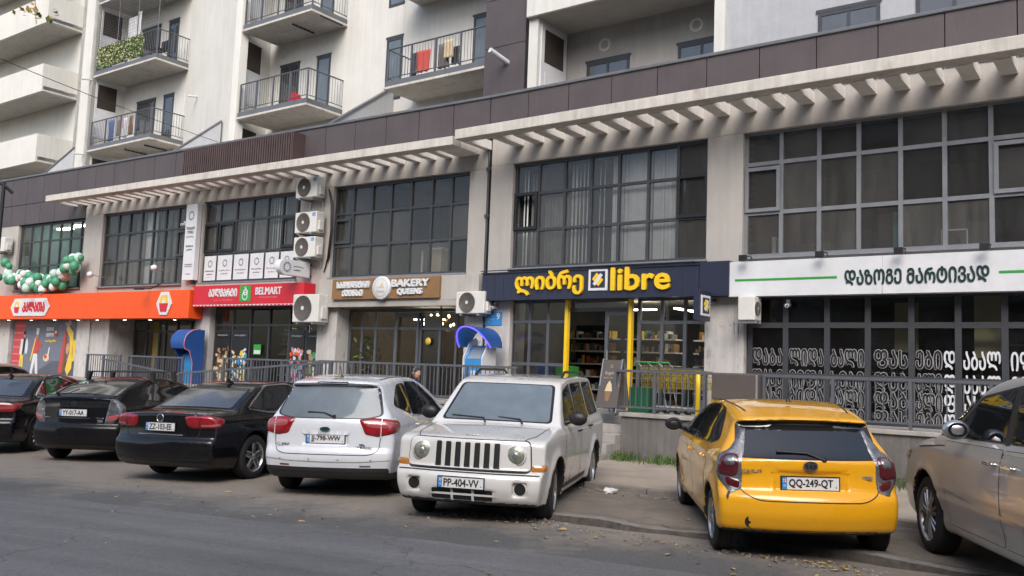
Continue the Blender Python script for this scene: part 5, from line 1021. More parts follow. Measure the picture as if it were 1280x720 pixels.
S_.sides('side_window', [(1.90, 1.175), (3.06, 1.155), (2.52, 1.50), (1.92, 1.60)], 'carglass', gasket=.035); S_.sides('side_window', [(1.05, 1.185), (1.77, 1.175), (1.79, 1.61), (1.1, 1.61)], 'carglass'); S_.sides('quarter_window', [(.45, 1.195), (.97, 1.185), (1.0, 1.60), (.6, 1.58)], 'carglass'); S_.sides('quarter_window', [(3.11, 1.155), (3.32, 1.15), (2.66, 1.52), (2.58, 1.53)], 'carglass', r=.01, gasket=.012)
S_.win('windshield', [(3.4, .70, 1.17), (3.4, -.70, 1.17), (2.62, -.6, 1.58), (2.62, .6, 1.58)], (-1, 0, -.4), 'carglass3')
S_.door([(1.84, .36), (3.05, .36), (3.10, .80), (3.12, 1.10), (1.84, 1.11)], (2.0, .99), 'chrome', .03); S_.door([(1.38, .62), (1.45, .36), (1.81, .36), (1.81, 1.11), (.95, 1.12), (1.0, .9)], (1.64, .99), 'chrome', .03)
for sg in (1, -1):
    t = MB(); S_.panel(t, [(4.48, sg*.62, .89), (4.3, sg*.84, .93), (4.1, sg*.92, .95), (4.25, sg*.9, .84), (4.52, sg*.66, .78)], (-.6, -sg*.8, 0), 'headlens', .004, .02, .03, .03); t.build('headlight', S_.root)
    t = MB(); p, d = S_.side([(3.8, 1.0), (3.1, 1.06), (2.1, 1.075), (1.1, 1.08)], sg); S_.strip(t, p, d, .012, 'plastic', .002, r=.15); p, d = S_.side([(3.1, .66), (2.1, .60), (1.4, .58)], sg); S_.strip(t, p, d, .018, 'steel', .005, r=.1); t.build('side_moulding', S_.root)
    p, d = S_.side([(1.89, 1.15), (1.78, 1.15), (1.79, 1.63), (1.91, 1.62)], sg); t = MB(); S_.panel(t, p, d, 'black', .0045); t.build('pillar_trim', S_.root)
S_.mirrors(2.55, 1.20, 'rim', 1.15)
t = MB(); S_.strip(t, [(4.1, .80, 1.0), (3.55, .84, 1.08)], (0, 0, -1), .012, 'plastic', .002, ); S_.pair(t, 'hood_seam')

dup(S_.root, (-14.2, 22.6, -.31), R_(92), 'silver car whose roof peeks over the black saloon at the far left edge')
# ---------------------------------------------------------------- signs and things mounted on the facade
def mount(name, label, cat, a, u, z, d, group=None): return thing(name, label, cat, W(a, u, z, d), a, group)
def signlogo(mb, x, z, s, y):
    mb.box(x-s, x+s, y-.02, y, z-s, z+s, 'signwhite'); mb.box(x-s*.76, x+s*.76, y-.024, y-.0205, z-s*.76, z+s*.76, 'navy')
    for k, (c, o) in enumerate((('yellow', -.42), ('signwhite', 0), ('yellow', .42))):
        w = s*.16; L_ = s*(.62 if o == 0 else .38); cx, cz = x+o*s*.55, z-o*s*.55; dx, dz = .64, .77
        p = [(cx-dx*L_-dz*w, cz-dz*L_+dx*w), (cx-dx*L_+dz*w, cz-dz*L_-dx*w), (cx+dx*L_+dz*w, cz+dz*L_-dx*w), (cx+dx*L_-dz*w, cz+dz*L_+dx*w)]
        mb.prism(p, 'y', y-.034, y-.0245, c)
t = mount('shop_sign', 'long dark navy shop sign with raised yellow letters above the yellow door posts', 'sign', RA, .16, 3.25, 0)
m = MB(); m.box(0, 5.26, -.30, -.03, 0, .62, 'navy'); m.box(5.262, 5.86, -.285, -.03, .0, .66, 'navy')
for k in range(22): m.box(.12+k*.24, .125+k*.24, -.3035, -.3005, .02, .60, 'black')
m.box(-.02, 5.28, -.33, -.31, .60, .625, 'navy'); m.build('sign_box', t, bevel=.004)
m = MB(); text(m, 'ლიბრე', .97, 2.68, .10, .60, -.303, 'yellow', depth=.055, bold=.015); m.build('letters', t)
m = MB(); text(m, 'libre', 3.37, 4.66, .155, .60, -.303, 'yellow', depth=.055, bold=.016); m.build('letters', t)
m = MB(); signlogo(m, 3.04, .385, .225, -.303); m.build('logo', t)
m = MB(); m.tube([(0, -.36, .66), (5.2, -.36, .66)], .012, 6, 'navy')
for k in range(5): m.tube([(.1+k*1.27, -.36, .66), (.1+k*1.27, -.30, .60)], .01, 6, 'navy')
m.build('top_bar', t)
t = mount('projecting_sign', 'small dark blue projecting sign with a striped square logo on the pillar', 'sign', RA, 5.62, 2.76, 0)
m = MB(); m.box(-.06, .06, -.82, -.32, 0, .56, 'navy'); m.box(-.04, .04, -.32, 0, .4, .44, 'navy'); m.build('sign_box', t, bevel=.006)
q = MB(); signlogo(q, 0, 0, .19, 0); m = MB(); m.merge(q, Matrix.Translation((.061, -.57, .28)) @ Matrix.Rotation(math.pi/2, 4, 'Z')); m.build('logo', t)
t = mount('shop_sign', 'long white shop sign with dark green letters between two green lines', 'sign', RA, 6.0, 3.23, 0)
m = MB(); m.box(0, 2.74, -.25, -.03, 0, .65, 'signwhite'); m.box(2.744, 5.5, -.25, -.03, 0, .65, 'signwhite'); m.box(5.504, 8.4, -.25, -.03, 0, .65, 'signwhite'); m.build('sign_box', t, bevel=.004)
m = MB(); text(m, 'ᲓᲐᲖᲝᲒᲔ ᲛᲐᲠᲢᲘᲕᲐᲓ', 2.13, 4.36, .165, .425, -.251, 'dkgreen', depth=.012, bold=.007); m.build('letters', t)
m = MB(); m.box(.13, 1.99, -.256, -.2505, .285, .325, 'green'); m.box(4.50, 6.4, -.256, -.2505, .285, .325, 'green'); m.build('green_line', t)
for k, u in enumerate((6.35, 7.75, 9.05, 10.33)):
    t = mount('floodlight', ['floodlight at the left end of the white sign top, by the pillar', 'floodlight on the white sign top, second from the pillar', 'floodlight on the white sign top, over the first green letters', 'floodlight on the white sign top, over the last green letters'][k], 'lamp', RA, u, 3.89, 0, 'floodlights along the white sign')
    m = MB(); m.tube([(0, 0, .06), (.05, -.2, .10), (.02, -.42, .05)], .010, 6, 'black'); m.build('arm', t); m = MB(); m.box(-.075, .075, -.47, -.41, -.02, .09, 'black'); m.build('lamp_head', t, bevel=.01)
t = mount('shop_sign', 'brown bakery sign with white raised letters and a round white badge', 'sign', LA, -4.62, 3.35, 0)
m = MB(); m.box(0, 3.50, -.26, -.20, 0, .51, 'brownsign')
for k in (.87, 1.75, 2.62): m.box(k, k+.004, -.2605, -.2601, 0, .51, 'black')
m.build('sign_board', t, bevel=.006)
for s_, x0, x1, z0, z1 in (('ᲡᲐᲙᲝᲜᲓᲘᲢᲠᲝ', .20, 1.30, .285, .44), ('ᲥᲣᲘᲜᲡᲘ', .40, 1.08, .08, .225), ('BAKERY', 2.05, 3.20, .285, .445), ('QUEENS', 2.24, 3.0, .075, .225)):
    m = MB(); text(m, s_, x0, x1, z0, z1, -.262, 'signwhite', depth=.045, bold=.012); m.build('letters', t)
m = MB(); m.lathe([(.0, -.33), (.27, -.33), (.285, -.32), (.29, -.262)], (1.72, 0, .26), 'y', 40, 'signwhite'); m.lathe([(.215, -.332), (.225, -.332)], (1.72, 0, .26), 'y', 40, 'gold'); m.prism([(1.60, .26), (1.70, .31), (1.77, .40), (1.80, .31), (1.84, .27)], 'y', -.336, -.3325, 'cream'); text(m, 'Queens', 1.60, 1.84, .13, .20, -.332, 'brownsign'); m.build('round_badge', t)
t = mount('shop_sign', 'dark red shop sign box with white letters, a green square and a zigzag hem', 'sign', LA, -10.05, 3.20, 0)
m = MB(); m.box(0, 4.56, -.42, -.02, .06, .60, 'red'); m.build('sign_box', t, bevel=.006)
m = MB(); text(m, 'ᲑᲔᲚᲛᲐᲠᲢᲘ', .72, 1.92, .28, .50, -.421, 'signwhite', depth=.012, bold=.010); m.build('letters', t)
m = MB(); text(m, 'BELMART', 2.70, 3.72, .31, .50, -.421, 'signwhite', depth=.012, bold=.006); m.build('letters', t)
m = MB(); text(m, 'ᲮᲘᲚᲘ ᲓᲐ ᲑᲝᲡᲢᲜᲔᲣᲚᲘ', .95, 1.75, .155, .20, -.421, 'pink'); text(m, 'FRUITS & VEGETABLES', 2.85, 3.55, .215, .255, -.421, 'pink'); m.build('small_letters', t)
m = MB(); m.box(2.06, 2.50, -.432, -.4215, .13, .56, 'green'); m.lathe([(.085, -.434), (.115, -.434)], (2.27, 0, .28), 'y', 24, 'signwhite'); text(m, 'ბ', 2.20, 2.38, .30, .52, -.433, 'signwhite', bold=.008); m.build('logo', t)
m = MB(); m.box(0, 4.56, -.415, -.40, .0, .058, 'red'); n = 30
for k in range(n): w = 4.56/n; m.prism([(k*w, .055), ((k+1)*w, .055), ((k+.5)*w, .012)], 'y', -.422, -.4155, 'signwhite')
m.build('zigzag_hem', t)
t = mount('shop_sign', 'very long orange supermarket sign band with white hexagon plates', 'sign', LA, -24, 2.87, 0)
m = MB(); m.box(0, 13.9, -.50, -.02, 0, .83, 'orange'); m.build('sign_band', t, bevel=.006)
def basket(m, x, z, s, y):
    m.prism([(x-s*.62, z), (x+s*.62, z), (x+s*.42, z-s*.72), (x-s*.42, z-s*.72)], 'y', y-.012, y, 'red'); m.prism([(x-s*.62, z+.003), (x-s*.42, z+s*.72), (x+s*.42, z+s*.72), (x+s*.62, z+.003)], 'y', y-.008, y, 'muralyel'); m.prism([(x-s*.30, z+.006), (x, z+s*.5), (x+s*.30, z+.006)], 'y', y-.0125, y-.0085, 'signwhite')
m = MB(); x0, x1, z0, z1 = 4.0, 6.5, .10, .70; m.prism([(x0, .40), (x0+.25, z1), (x1-.25, z1), (x1, .40), (x1-.25, z0), (x0+.25, z0)], 'y', -.53, -.5005, 'signwhite'); basket(m, 4.42, .40, .27, -.531); text(m, 'ᲙᲐᲚᲐᲗᲐ', 4.82, 6.22, .25, .56, -.531, 'red', depth=.01, bold=.022); m.build('name_plate', t)
m = MB(); x0, x1 = 12.38, 13.12; m.prism([(x0, .43), (x0+.2, .78), (x1-.2, .78), (x1, .43), (x1-.2, .10), (x0+.2, .10)], 'y', -.53, -.5005, 'signwhite'); basket(m, 12.75, .44, .34, -.531); m.build('hexagon_plate', t)
# pictogram ring used by the clinic posters
def sunring(m, x, z, r, y, c='black'):
    for k in range(14):
        a = 2*math.pi*k/14; cx, cz = x+math.cos(a)*r, z+math.sin(a)*r*1.05; m.prism([(cx+math.cos(a+b)*r*w_, cz+math.sin(a+b)*r*w_) for b, w_ in ((0, .38), (1.57, .17), (3.14, .32), (4.71, .17))], 'y', y-.002, y, c)
t = mount('vertical_sign', 'tall narrow white sign with a dotted ring on the pillar between window bays', 'sign', LA, -10.95, 4.02, 0)
m = MB(); m.box(0, .52, -.20, -.03, 0, 2.27, 'signwhite'); m.build('sign_box', t, bevel=.006); m = MB(); sunring(m, .26, 1.92, .11, -.201)
for s_, z, w, h in (('ᲓᲔᲠᲛᲐᲢᲝ', 1.50, .38, .09), ('ᲚᲝᲒᲘᲐ', 1.38, .28, .09), ('კლინიკა', 1.26, .36, .05), ('ᲔᲡᲗᲔᲢᲘᲙᲐ', .98, .34, .06), ('ცენტრი', .87, .26, .06), ('ᲚᲐᲖᲔᲠᲘ', .44, .34, .035), ('თერაპია', .38, .34, .035), ('2 სართული', .16, .22, .035)): text(m, s_, .26-w/2, .26+w/2, z, z+h, -.201, 'clothgrey', bold=.003)
m.build('lettering', t); MB().box(.36, .46, -.16, -.06, -.12, -.001, 'black').build('cable_box', t)
PX = [(-10.32, -9.79), (-9.71, -9.07), (-8.99, -8.37), (-8.29, -7.73), (-7.65, -7.11), (-7.03, -6.53)]
TX = [('დერმატოლოგია', 'კოსმეტოლოგია'), ('თერაპია', 'ლაზერი'), ('ქირურგია', 'პლასტიკა'), ('თმის კლინიკა', 'ესთეტიკა'), ('მასაჟი', 'სპა'), ('კლინიკა', 'ცენტრი')]
LB = ['first white poster from the left in the window above the red sign', 'second white poster in the window above the red sign', 'third white poster in the window above the red sign', 'fourth white poster above the red sign, with three text lines', 'fifth white poster, just left of the rounded projecting sign', 'last white poster, half behind the rounded projecting sign']
for k, (a, b) in enumerate(PX):
    t = mount('window_poster', LB[k], 'poster', LA, a, 4.02, -.095, 'white posters in the clinic window'); w = b-a
    m = MB(); m.box(0, w, -.006, 0, 0, .72, 'signwhite'); m.build('sheet', t); m = MB(); sunring(m, w/2, .49, .085, -.0065); text(m, TX[k][0], w*.12, w*.88, .25, .30, -.0065, 'clothgrey', bold=.002); text(m, TX[k][1], w*.25, w*.75, .16, .20, -.0065, 'clothgrey', bold=.002)
    if k in (0, 3): text(m, 'ესთეტიკა', w*.28, w*.72, .08, .11, -.0065, 'brownsign')
    m.build('print', t)
t = mount('projecting_sign', 'white rounded lightbox with a dotted ring projecting from the pillar of air conditioners', 'sign', LA, -5.72, 3.95, 0)
m = MB(); pts = [(-.12, 0), (-.12, .40)]+[(-.95-.2*math.sin(a), .2+.2*math.cos(a)) for a in np.linspace(0, math.pi, 12)]; m.prism(pts, 'x', -.09, .09, 'signwhite'); m.build('sign_box', t, bevel=.004)
q = MB(); sunring(q, 0, 0, .105, 0); text(q, 'კლინიკა', .22, .55, .02, .06, 0, 'black', bold=.002); text(q, 'ცენტრი', .22, .46, -.07, -.03, 0, 'black', bold=.002); m = MB(); m.merge(q, Matrix.Translation((.0905, -.90, .2)) @ Matrix.Rotation(math.pi/2, 4, 'Z')); m.build('print', t)
m = MB(); m.box(-.03, .03, -.12, 0, .03, .07, 'black'); m.box(-.03, .03, -.12, 0, .33, .37, 'black'); m.build('bracket', t)
# air conditioners
def ac(label, a, u, z, d, w, h, dp, sticker=False, rot=0, brown=False):
    t = thing('air_conditioner', label, 'air conditioner', W(a, u, z, d), a+rot, 'air conditioner outdoor units on the facade')
    MB().box(0, w, -dp, 0, 0, h, 'acwhite').build('casing', t, bevel=.02, seg=3)
    m = MB(); cx, cz, r = w*.40, h*.5, min(h*.44, w*.37); m.lathe([(r*1.03, -.012), (r, .0), (.001, .003)], (cx, -dp-.004, cz), 'y', 32, 'acgrill'); m.build('fan_housing', t)
    m = MB()
    for k in range(1, 7): rr = r*k/6.5; m.lathe([(rr-.004, -.018), (rr+.004, -.018)], (cx, -dp, cz), 'y', 28, 'clothgrey')
    for k in range(12): q_ = 2*math.pi*k/12; m.tube([(cx, -dp-.017, cz), (cx+r*math.cos(q_), -dp-.017, cz+r*math.sin(q_))], .004, 4, 'clothgrey', False)
    m.lathe([(r*.18, -.02), (.001, -.024)], (cx, -dp, cz), 'y', 16, 'acwhite'); m.build('fan_grille', t)
    m = MB(); m.box(w+.001, w+.05, -dp*.75, -dp*.25, h*.12, h*.55, 'acwhite'); m.build('valve_cover', t, bevel=.01)
    m = MB()
    for x in (w*.2, w*.8): m.box(x-.02, x+.02, -dp-.02, .12, -.05, -.002, 'steel'); m.box(x-.02, x+.02, .09, .12, -.25, -.052, 'steel')
    m.build('bracket', t)
    if sticker: m = MB(); m.box(w*.80, w*.95, -dp-.003, -dp+.001, h*.78, h*.93, 'bluelight'); text(m, 'mi', w*.82, w*.93, h*.81, h*.90, -dp-.0035, 'signwhite'); m.build('sticker', t)
    return t
ac('topmost air conditioner of three on the pillar, tucked under the canopy', LA, -6.02, 6.05, .12, .80, .54, .30, True)
ac('middle air conditioner of three on the pillar with black hoses', LA, -5.98, 5.11, .12, .80, .55, .30, True)
ac('lowest air conditioner of the three on the pillar, above the rounded lightbox', LA, -5.98, 4.46, .12, .80, .54, .30, True)
ac('large air conditioner at the end of the red sign, above the ramp', LA, -5.80, 2.76, .12, .95, .72, .36)
ac('air conditioner between the bakery sign and the dark blue sign', LA, -.52, 2.96, .08, .80, .50, .30)
ac('air conditioner turned sideways under the end of the white sign', RA, 6.25, 2.78, .40, .34, .44, .32, rot=math.pi/2)
ac('air conditioner on the far left wall above the orange sign', LA, -21.9, 5.32, .10, .80, .52, .30)
o = MB()
for k in range(3): o.tube([(-5.12, -.10+k*.02, 6.3-.02*k), (-5.02+k*.03, -.08, 5.9), (-4.98+.03*k, -.08, 5.2), (-5.06+.03*k, -.06, 4.5), (-5.2, -.03, 4.1)], .016, 6, 'black')
tag(o.build('hose', None, W(LA, 0, 0, 0), LA), 'black pipes looping down beside the three stacked air conditioners', 'pipe')
# small lamps, cameras, plates
for k, (a, u, z, l) in enumerate(((LA, -15.4, 4.25, 'white round spotlight in front of the far left window column by the balloons'), (LA, -12.0, 4.35, 'white round spotlight in front of the window above the orange hexagon plate'))):
    t = mount('spotlight', l, 'lamp', a, u, z, 0); MB().tube([(0, .1, 0), (0, -.42, .05)], .012, 6, 'steel').build('arm', t); MB().lathe([(.001, -.10), (.09, -.08), (.10, 0), (.05, .08), (.001, .09)], (0, -.42, .05), 'x', 16, 'signwhite').build('lamp_head', t)
for k, (u, l) in enumerate(((-18.6, 'black lamp arm leaning over the orange sign below the balloons'), (-17.6, 'black lamp arm over the orange sign just left of the bare pillar'), (-12.1, 'long black lamp arm over the orange sign near the hexagon plate'))):
    t = mount('sign_lamp', l, 'lamp', LA, u, 3.72, 0, 'lamp arms over the orange sign'); MB().tube([(-.15, 0, .25), (.1, -.5, .04), (.12, -.85, .0)], .018, 6, 'black').build('arm', t); MB().box(-.1, .3, -.93, -.83, -.03, .02, 'black').build('lamp_head', t, bevel=.008)
for k, u in enumerate((-20.5, -19.0, -17.5, -16.1, -15.0, -13.5, -12.2, -11.0)):
    o = MB().box(-.06, .06, -.06, .06, -.03, 0, 'acwhite').disc((0, 0, -.031), .045, 'z', 'lamp').build('downlight', None, W(LA, u, 2.865, .3), LA); tag(o, 'small round downlight under the orange sign band', 'lamp', 'downlights under the orange sign')
def cctv(label, a, u, z, d):
    t = mount('security_camera', label, 'camera', a, u, z, d); MB().box(-.03, .03, -.02, .02, 0, .06, 'signwhite').build('mount', t); MB().tube([(0, .06, -.03), (.02, -.14, -.06)], .038, 10, 'signwhite').disc((.021, -.1415, -.0605), .026, 'y', 'black', 12).build('camera_body', t)
cctv('left of the two white cameras under the end of the dark blue sign', RA, .14, 3.16, .06); cctv('right of the two white cameras under the end of the dark blue sign', RA, .36, 3.16, .06)
cctv('white camera under the orange sign beside the pillar with the black sign', LA, -16.9, 2.78, .1); cctv('white camera at the upper left corner of the right shop window', RA, 7.05, 3.12, -.0)
cctv('white wall camera in front of the tilted window left of the tall white sign', LA, -11.1, 5.75, .12)
t = mount('address_plate', 'blue house number plate 9 on the white pillar', 'sign', RA, .06, 2.72, .005); m = MB(); m.box(0, .48, -.015, 0, 0, .30, 'signblue'); m.build('plate', t); m = MB(); text(m, '9', .34, .42, .13, .27, -.0155, 'signwhite', bold=.006); text(m, 'თბილისი', .05, .26, .20, .235, -.0155, 'signwhite'); text(m, 'გ. ბრწყინვალეს', .05, .28, .12, .15, -.0155, 'signwhite'); text(m, 'ქუჩა', .05, .16, .06, .09, -.0155, 'signwhite'); m.build('lettering', t)
t = mount('wall_sign', 'small black square sign with a white crossed mark on the pillar by the mural', 'sign', LA, -16.62, 1.95, -.045); m = MB(); m.box(0, .42, -.02, 0, 0, .42, 'black'); m.build('panel', t); m = MB()
for s_ in (1, -1): m.prism([(.21-s_*.13, .06), (.21-s_*.06, .06), (.21+s_*.12, .36), (.21+s_*.05, .36)], 'y', -.025, -.0205+.001*s_*.5, 'signwhite')
m.prism([(.15, .06), (.27, .06), (.24, .18), (.18, .18)], 'y', -.0265, -.0255, 'signwhite'); m.build('mark', t)
# mural on the supermarket wall (flat print)
t = mount('mural', 'grey printed wall panel with cartoonish shoppers in red and yellow left of the entrance', 'poster', LA, -20.95, .95, -.14)
m = MB(); m.box(0, 4.2, -.02, 0, 0, 1.92, 'mural'); m.build('sheet', t)
m = MB(); y = -.0205
m.prism([(1.5, .02), (4.18, .02), (4.18, .55), (2.7, .52)], 'y', y-.001, y, 'murald'); m.prism([(.02, .02), (.5, .02), (.85, 1.88), (.15, 1.88)], 'y', y-.001, y, 'muralred')
for k in range(7): m.prism([(.05+k*.01, .2+k*.25), (.55+k*.04, .2+k*.25), (.55+k*.04, .23+k*.25), (.05+k*.01, .23+k*.25)], 'y', y-.002, y-.0011, 'pink')
def blob(c, pts): global y; m.prism(pts, 'y', y-.001, y, c)
def ell(cx, cz, rx, rz): return [(cx+rx*math.cos(a), cz+rz*math.sin(a)) for a in np.linspace(0, 6.28, 14)[:-1]]
y = -.023
blob('muralyel', [(.55, .05), (.65, .05), (.70, .6), (.72, .05), (.84, .05), (.82, .75), (.62, .75)]); y -= .0015; blob('signwhite', [(.55, .7), (.9, .7), (.86, 1.25), (.6, 1.25)]); y -= .0015; blob('black', [(.72, .7), (.86, .7), (.92, 1.25), (.78, 1.3)]); blob('signwhite', ell(1.0, 1.0, .1, .28)); blob('skin', ell(.82, 1.38, .07, .09)); y -= .0015; blob('hair', ell(.83, 1.47, .08, .07))
blob('signwhite', [(1.35, .05), (1.5, .05), (1.62, .5), (1.72, .05), (1.88, .05), (1.75, .78), (1.5, .78)]); y -= .0015; blob('muralred', [(1.45, .75), (1.8, .75), (1.85, 1.0), (2.0, .95), (2.02, 1.02), (1.75, 1.28), (1.58, 1.28)]); y -= .0015; blob('muralyel', [(1.3, .5), (1.38, .5), (1.62, 1.3), (1.55, 1.32)]); blob('skin', ell(1.68, 1.38, .07, .08)); y -= .0015; blob('signwhite', [(1.6, 1.42), (1.76, 1.42), (1.8, 1.62), (1.6, 1.66)])
blob('cream', ell(2.35, .62, .2, .13)); y -= .0015; blob('muralred', ell(2.3, .66, .1, .07)); blob('signwhite', [(2.42, .68), (2.5, .72), (2.56, .98), (2.48, .98)])
for k in range(2): text(m, 'ᲒᲔᲛᲠᲘ' if k == 0 else 'ᲘᲔᲚᲘ', 2.25, 2.72, 1.55-k*.2, 1.67-k*.2, y, 'signwhite', bold=.012)
text(m, 'სახლში', 2.22, 2.92, 1.14, 1.24, y, 'muralyel', bold=.008); basket(m, 2.86, 1.46, .13, y)
blob('muralred', [(3.15, .15), (3.38, .1), (3.55, 1.4), (3.4, 1.6)]); y -= .0015; blob('brown', [(3.38, .1), (3.55, .15), (3.62, 1.1), (3.5, 1.35)]); y -= .0015; blob('muralyel', [(3.6, .25), (3.75, .05), (3.98, .3), (4.0, .8), (3.95, 1.5), (3.7, 1.7), (3.5, 1.62), (3.75, 1.3), (3.78, .8)]); blob('muralyel', ell(4.05, .9, .12, .38)); y -= .0015; blob('cream', [(3.5, 1.6), (3.62, 1.9), (3.7, 1.62)]); blob('skin', ell(3.66, .95, .1, .2))
m.build('print', t)
# ---------------------------------------------------------------- terrace railings
def railing(label, a, u0, u1, d, zb, zt, posts, z0b=None, z1b=None, zt1=None):
    t = thing('railing', label, 'railing', W(a, u0, 0, d), a, 'grey metal railings along the terrace'); l = u1-u0; zt1 = zt1 or zt; f = lambda x: (zt1-zt)*x/l
    m = MB(); m.box(0, 0, 0, 0, 0, 0, 'rail') if 0 else None
    for zz, h in ((0, .024), (-.67, .016)):
        v = [(0, -.02, zt+zz-h), (l, -.02, zt1+zz-h), (l, .02, zt1+zz-h), (0, .02, zt+zz-h), (0, -.02, zt+zz+h), (l, -.02, zt1+zz+h), (l, .02, zt1+zz+h), (0, .02, zt+zz+h)]
        m.add(v, [(0, 3, 2, 1), (4, 5, 6, 7), (0, 1, 5, 4), (1, 2, 6, 5), (2, 3, 7, 6), (3, 0, 4, 7)], 'rail')
    m.build('rail', t); m = MB(); n = int(l/.115)
    for i in range(1, n): x = i*l/n; m.box(x-.008, x+.008, -.008, .008, zt+f(x)-.66, zt+f(x)-.02, 'rail')
    m.build('balusters', t)
    for x in posts: MB().box(x-u0-.025, x-u0+.025, -.026, .026, zb+f(x-u0), zt+f(x-u0)+.005, 'rail').build('post', t)
    return t
railing('railing between the menu board and the brown metal box, in front of the carts', RA, 4.12, 6.12, 1.15, .93, 1.78, (4.15, 4.98, 5.96))
railing('long railing in front of the shop window with big white letters', RA, 7.02, 16, 1.15, .93, 1.78, (7.05, 8.2, 9.38, 10.5, 11.6, 12.8, 14, 15.2))
railing('railing in front of the bakery, behind the white hatchback roof', LA, -4.0, 1.75, 1.15, .93, 1.77, (-3.97, -2.9, -1.8, -.7, .45, 1.7))
railing('railing right in front of the grocery doors under the red sign', LA, -8.5, -4.75, .45, .93, 1.76, (-8.45, -7.3, -6.1, -4.8))
railing('sloping ramp railing climbing towards the bakery', LA, -8.6, -2.95, 1.75, .6, 1.32, (-8.57, -7.2, -5.8, -4.4, -3.0), zt1=1.75)
railing('sloping lower railing running down behind the roof bars', LA, -12.2, -8.6, 1.75, .5, 1.62, (-12.1, -10.9, -9.7, -8.7), zt1=1.28)
railing('railing at the supermarket entrance in front of the blue machine', LA, -12.1, -9.45, 1.0, .93, 1.73, (-12.07, -10.8, -9.5)); railing('short railing at the supermarket entrance beside the mural pillar', LA, -14.4, -12.6, .9, .93, 1.73, (-14.37, -13.5, -12.63))
# ---------------------------------------------------------------- things on the terrace
t = mount('payment_kiosk', 'blue payment terminal with a curved purple lit hood beside the house number', 'kiosk', RA, .42, TZ, .62)
m = MB(); m.prism([(-.20, 0), (.20, 0), (.20, 1.25), (.05, 1.25), (-.20, .95)], 'x', -.24, .24, 'bluelight'); m.build('cabinet', t, bevel=.012)
m = MB(); m.prism([(-.24, .0), (.24, .0), (.24, 1.36), (.16, 1.42), (-.05, 1.30), (-.24, .98)], 'x', .242, .275, 'signwhite'); m.prism([(-.24, .0), (.24, .0), (.24, 1.36), (.16, 1.42), (-.05, 1.30), (-.24, .98)], 'x', -.275, -.242, 'signwhite'); m.build('side_panel', t, bevel=.004)
m = MB(); m.add([(-.17, -.205, .955), (.17, -.205, .955), (.17, .015, 1.22), (-.17, .015, 1.22)], [(0, 1, 2, 3)], 'screen'); m.build('screen', t)
m = MB(); v = []; n = 12
for i in range(n+1): a = i/n*1.5; yy, zz = .22-.72*math.sin(a), 1.08+.60*math.cos(a); v += [(-.45-.10*math.sin(a), yy, zz), (.45+.1*math.sin(a), yy, zz)]
f = [(2*i, 2*i+1, 2*i+3, 2*i+2) for i in range(n)]
f = []; v = []
for i in range(n+1):
    a = math.pi*i/n; x, zz = -.44*math.cos(a), 1.20+.44*math.sin(a)
    v += [(x, .24, zz), (x*1.02, -.55+.35*(1-math.sin(a)), zz+.02)]
for i in range(n): f.append((2*i, 2*i+1, 2*i+3, 2*i+2))
m.add(v, f, 'bluelight', True); m.add([(x, y_, z_+.012) for x, y_, z_ in v], [q[::-1] for q in f], 'blue', True); m.build('hood', t)
m = MB(); m.tube([(v[2*i+1][0]*.97, v[2*i+1][1]+.02, v[2*i+1][2]-.02) for i in range(n+1)], .018, 6, 'bluelamp'); m.build('light_strip', t)
m = MB(); text(m, 'PAY BOX', -.16, .16, 1.30, 1.36, .10, 'signwhite'); m.box(-.06, .06, -.212, -.201, .55, .7, 'signwhite'); m.box(-.12, .12, -.212, -.201, .35, .42, 'blue'); m.build('print', t)
t = mount('payment_kiosk', 'tall dark blue machine with a rounded hood at the supermarket entrance', 'kiosk', LA, -10.25, TZ, .25)
arc = [(-.25-.42*math.sin(a)+.0, 1.16+.40*math.cos(a)) for a in np.linspace(0, math.pi*.62, 10)]
m = MB(); m.prism([(0, 0), (0, 1.56)]+arc+[(-.48, .95), (-.36, .62), (-.36, 0)], 'x', .59, .63, 'blue'); m.prism([(0, 0), (0, 1.56)]+arc+[(-.48, .95), (-.36, .62), (-.36, 0)], 'x', 0, .04, 'blue'); m.build('side_panel', t)
m = MB(); m.prism([(-.02, 0), (-.02, 1.0), (-.30, .85), (-.30, 0)], 'x', .041, .589, 'bluelight'); m.build('cabinet', t)
m = MB(); P_a = [(0, 1.56)]+arc; v = [(.0, p[0], p[1]) for p in P_a]+[(.63, p[0], p[1]) for p in P_a]; n = len(P_a); m.add(v, [(i, i+1, n+i+1, n+i) for i in range(n-1)], 'blue', True); m.add([(x, y_, z_+.015) for x, y_, z_ in v], [(n+i, n+i+1, i+1, i) for i in range(n-1)], 'blue', True); m.build('hood', t)
m = MB(); m.tube([(.63, p[0], p[1]) for p in arc]+[(.63, -.48, .95), (.63, -.36, .62), (.63, -.36, 0)], .014, 6, 'pink'); m.build('edge_trim', t)
t = mount('menu_board', 'brown A-frame menu board with a picture of ice cream at the top of the steps', 'board', RA, 4.02, TZ, 1.02)
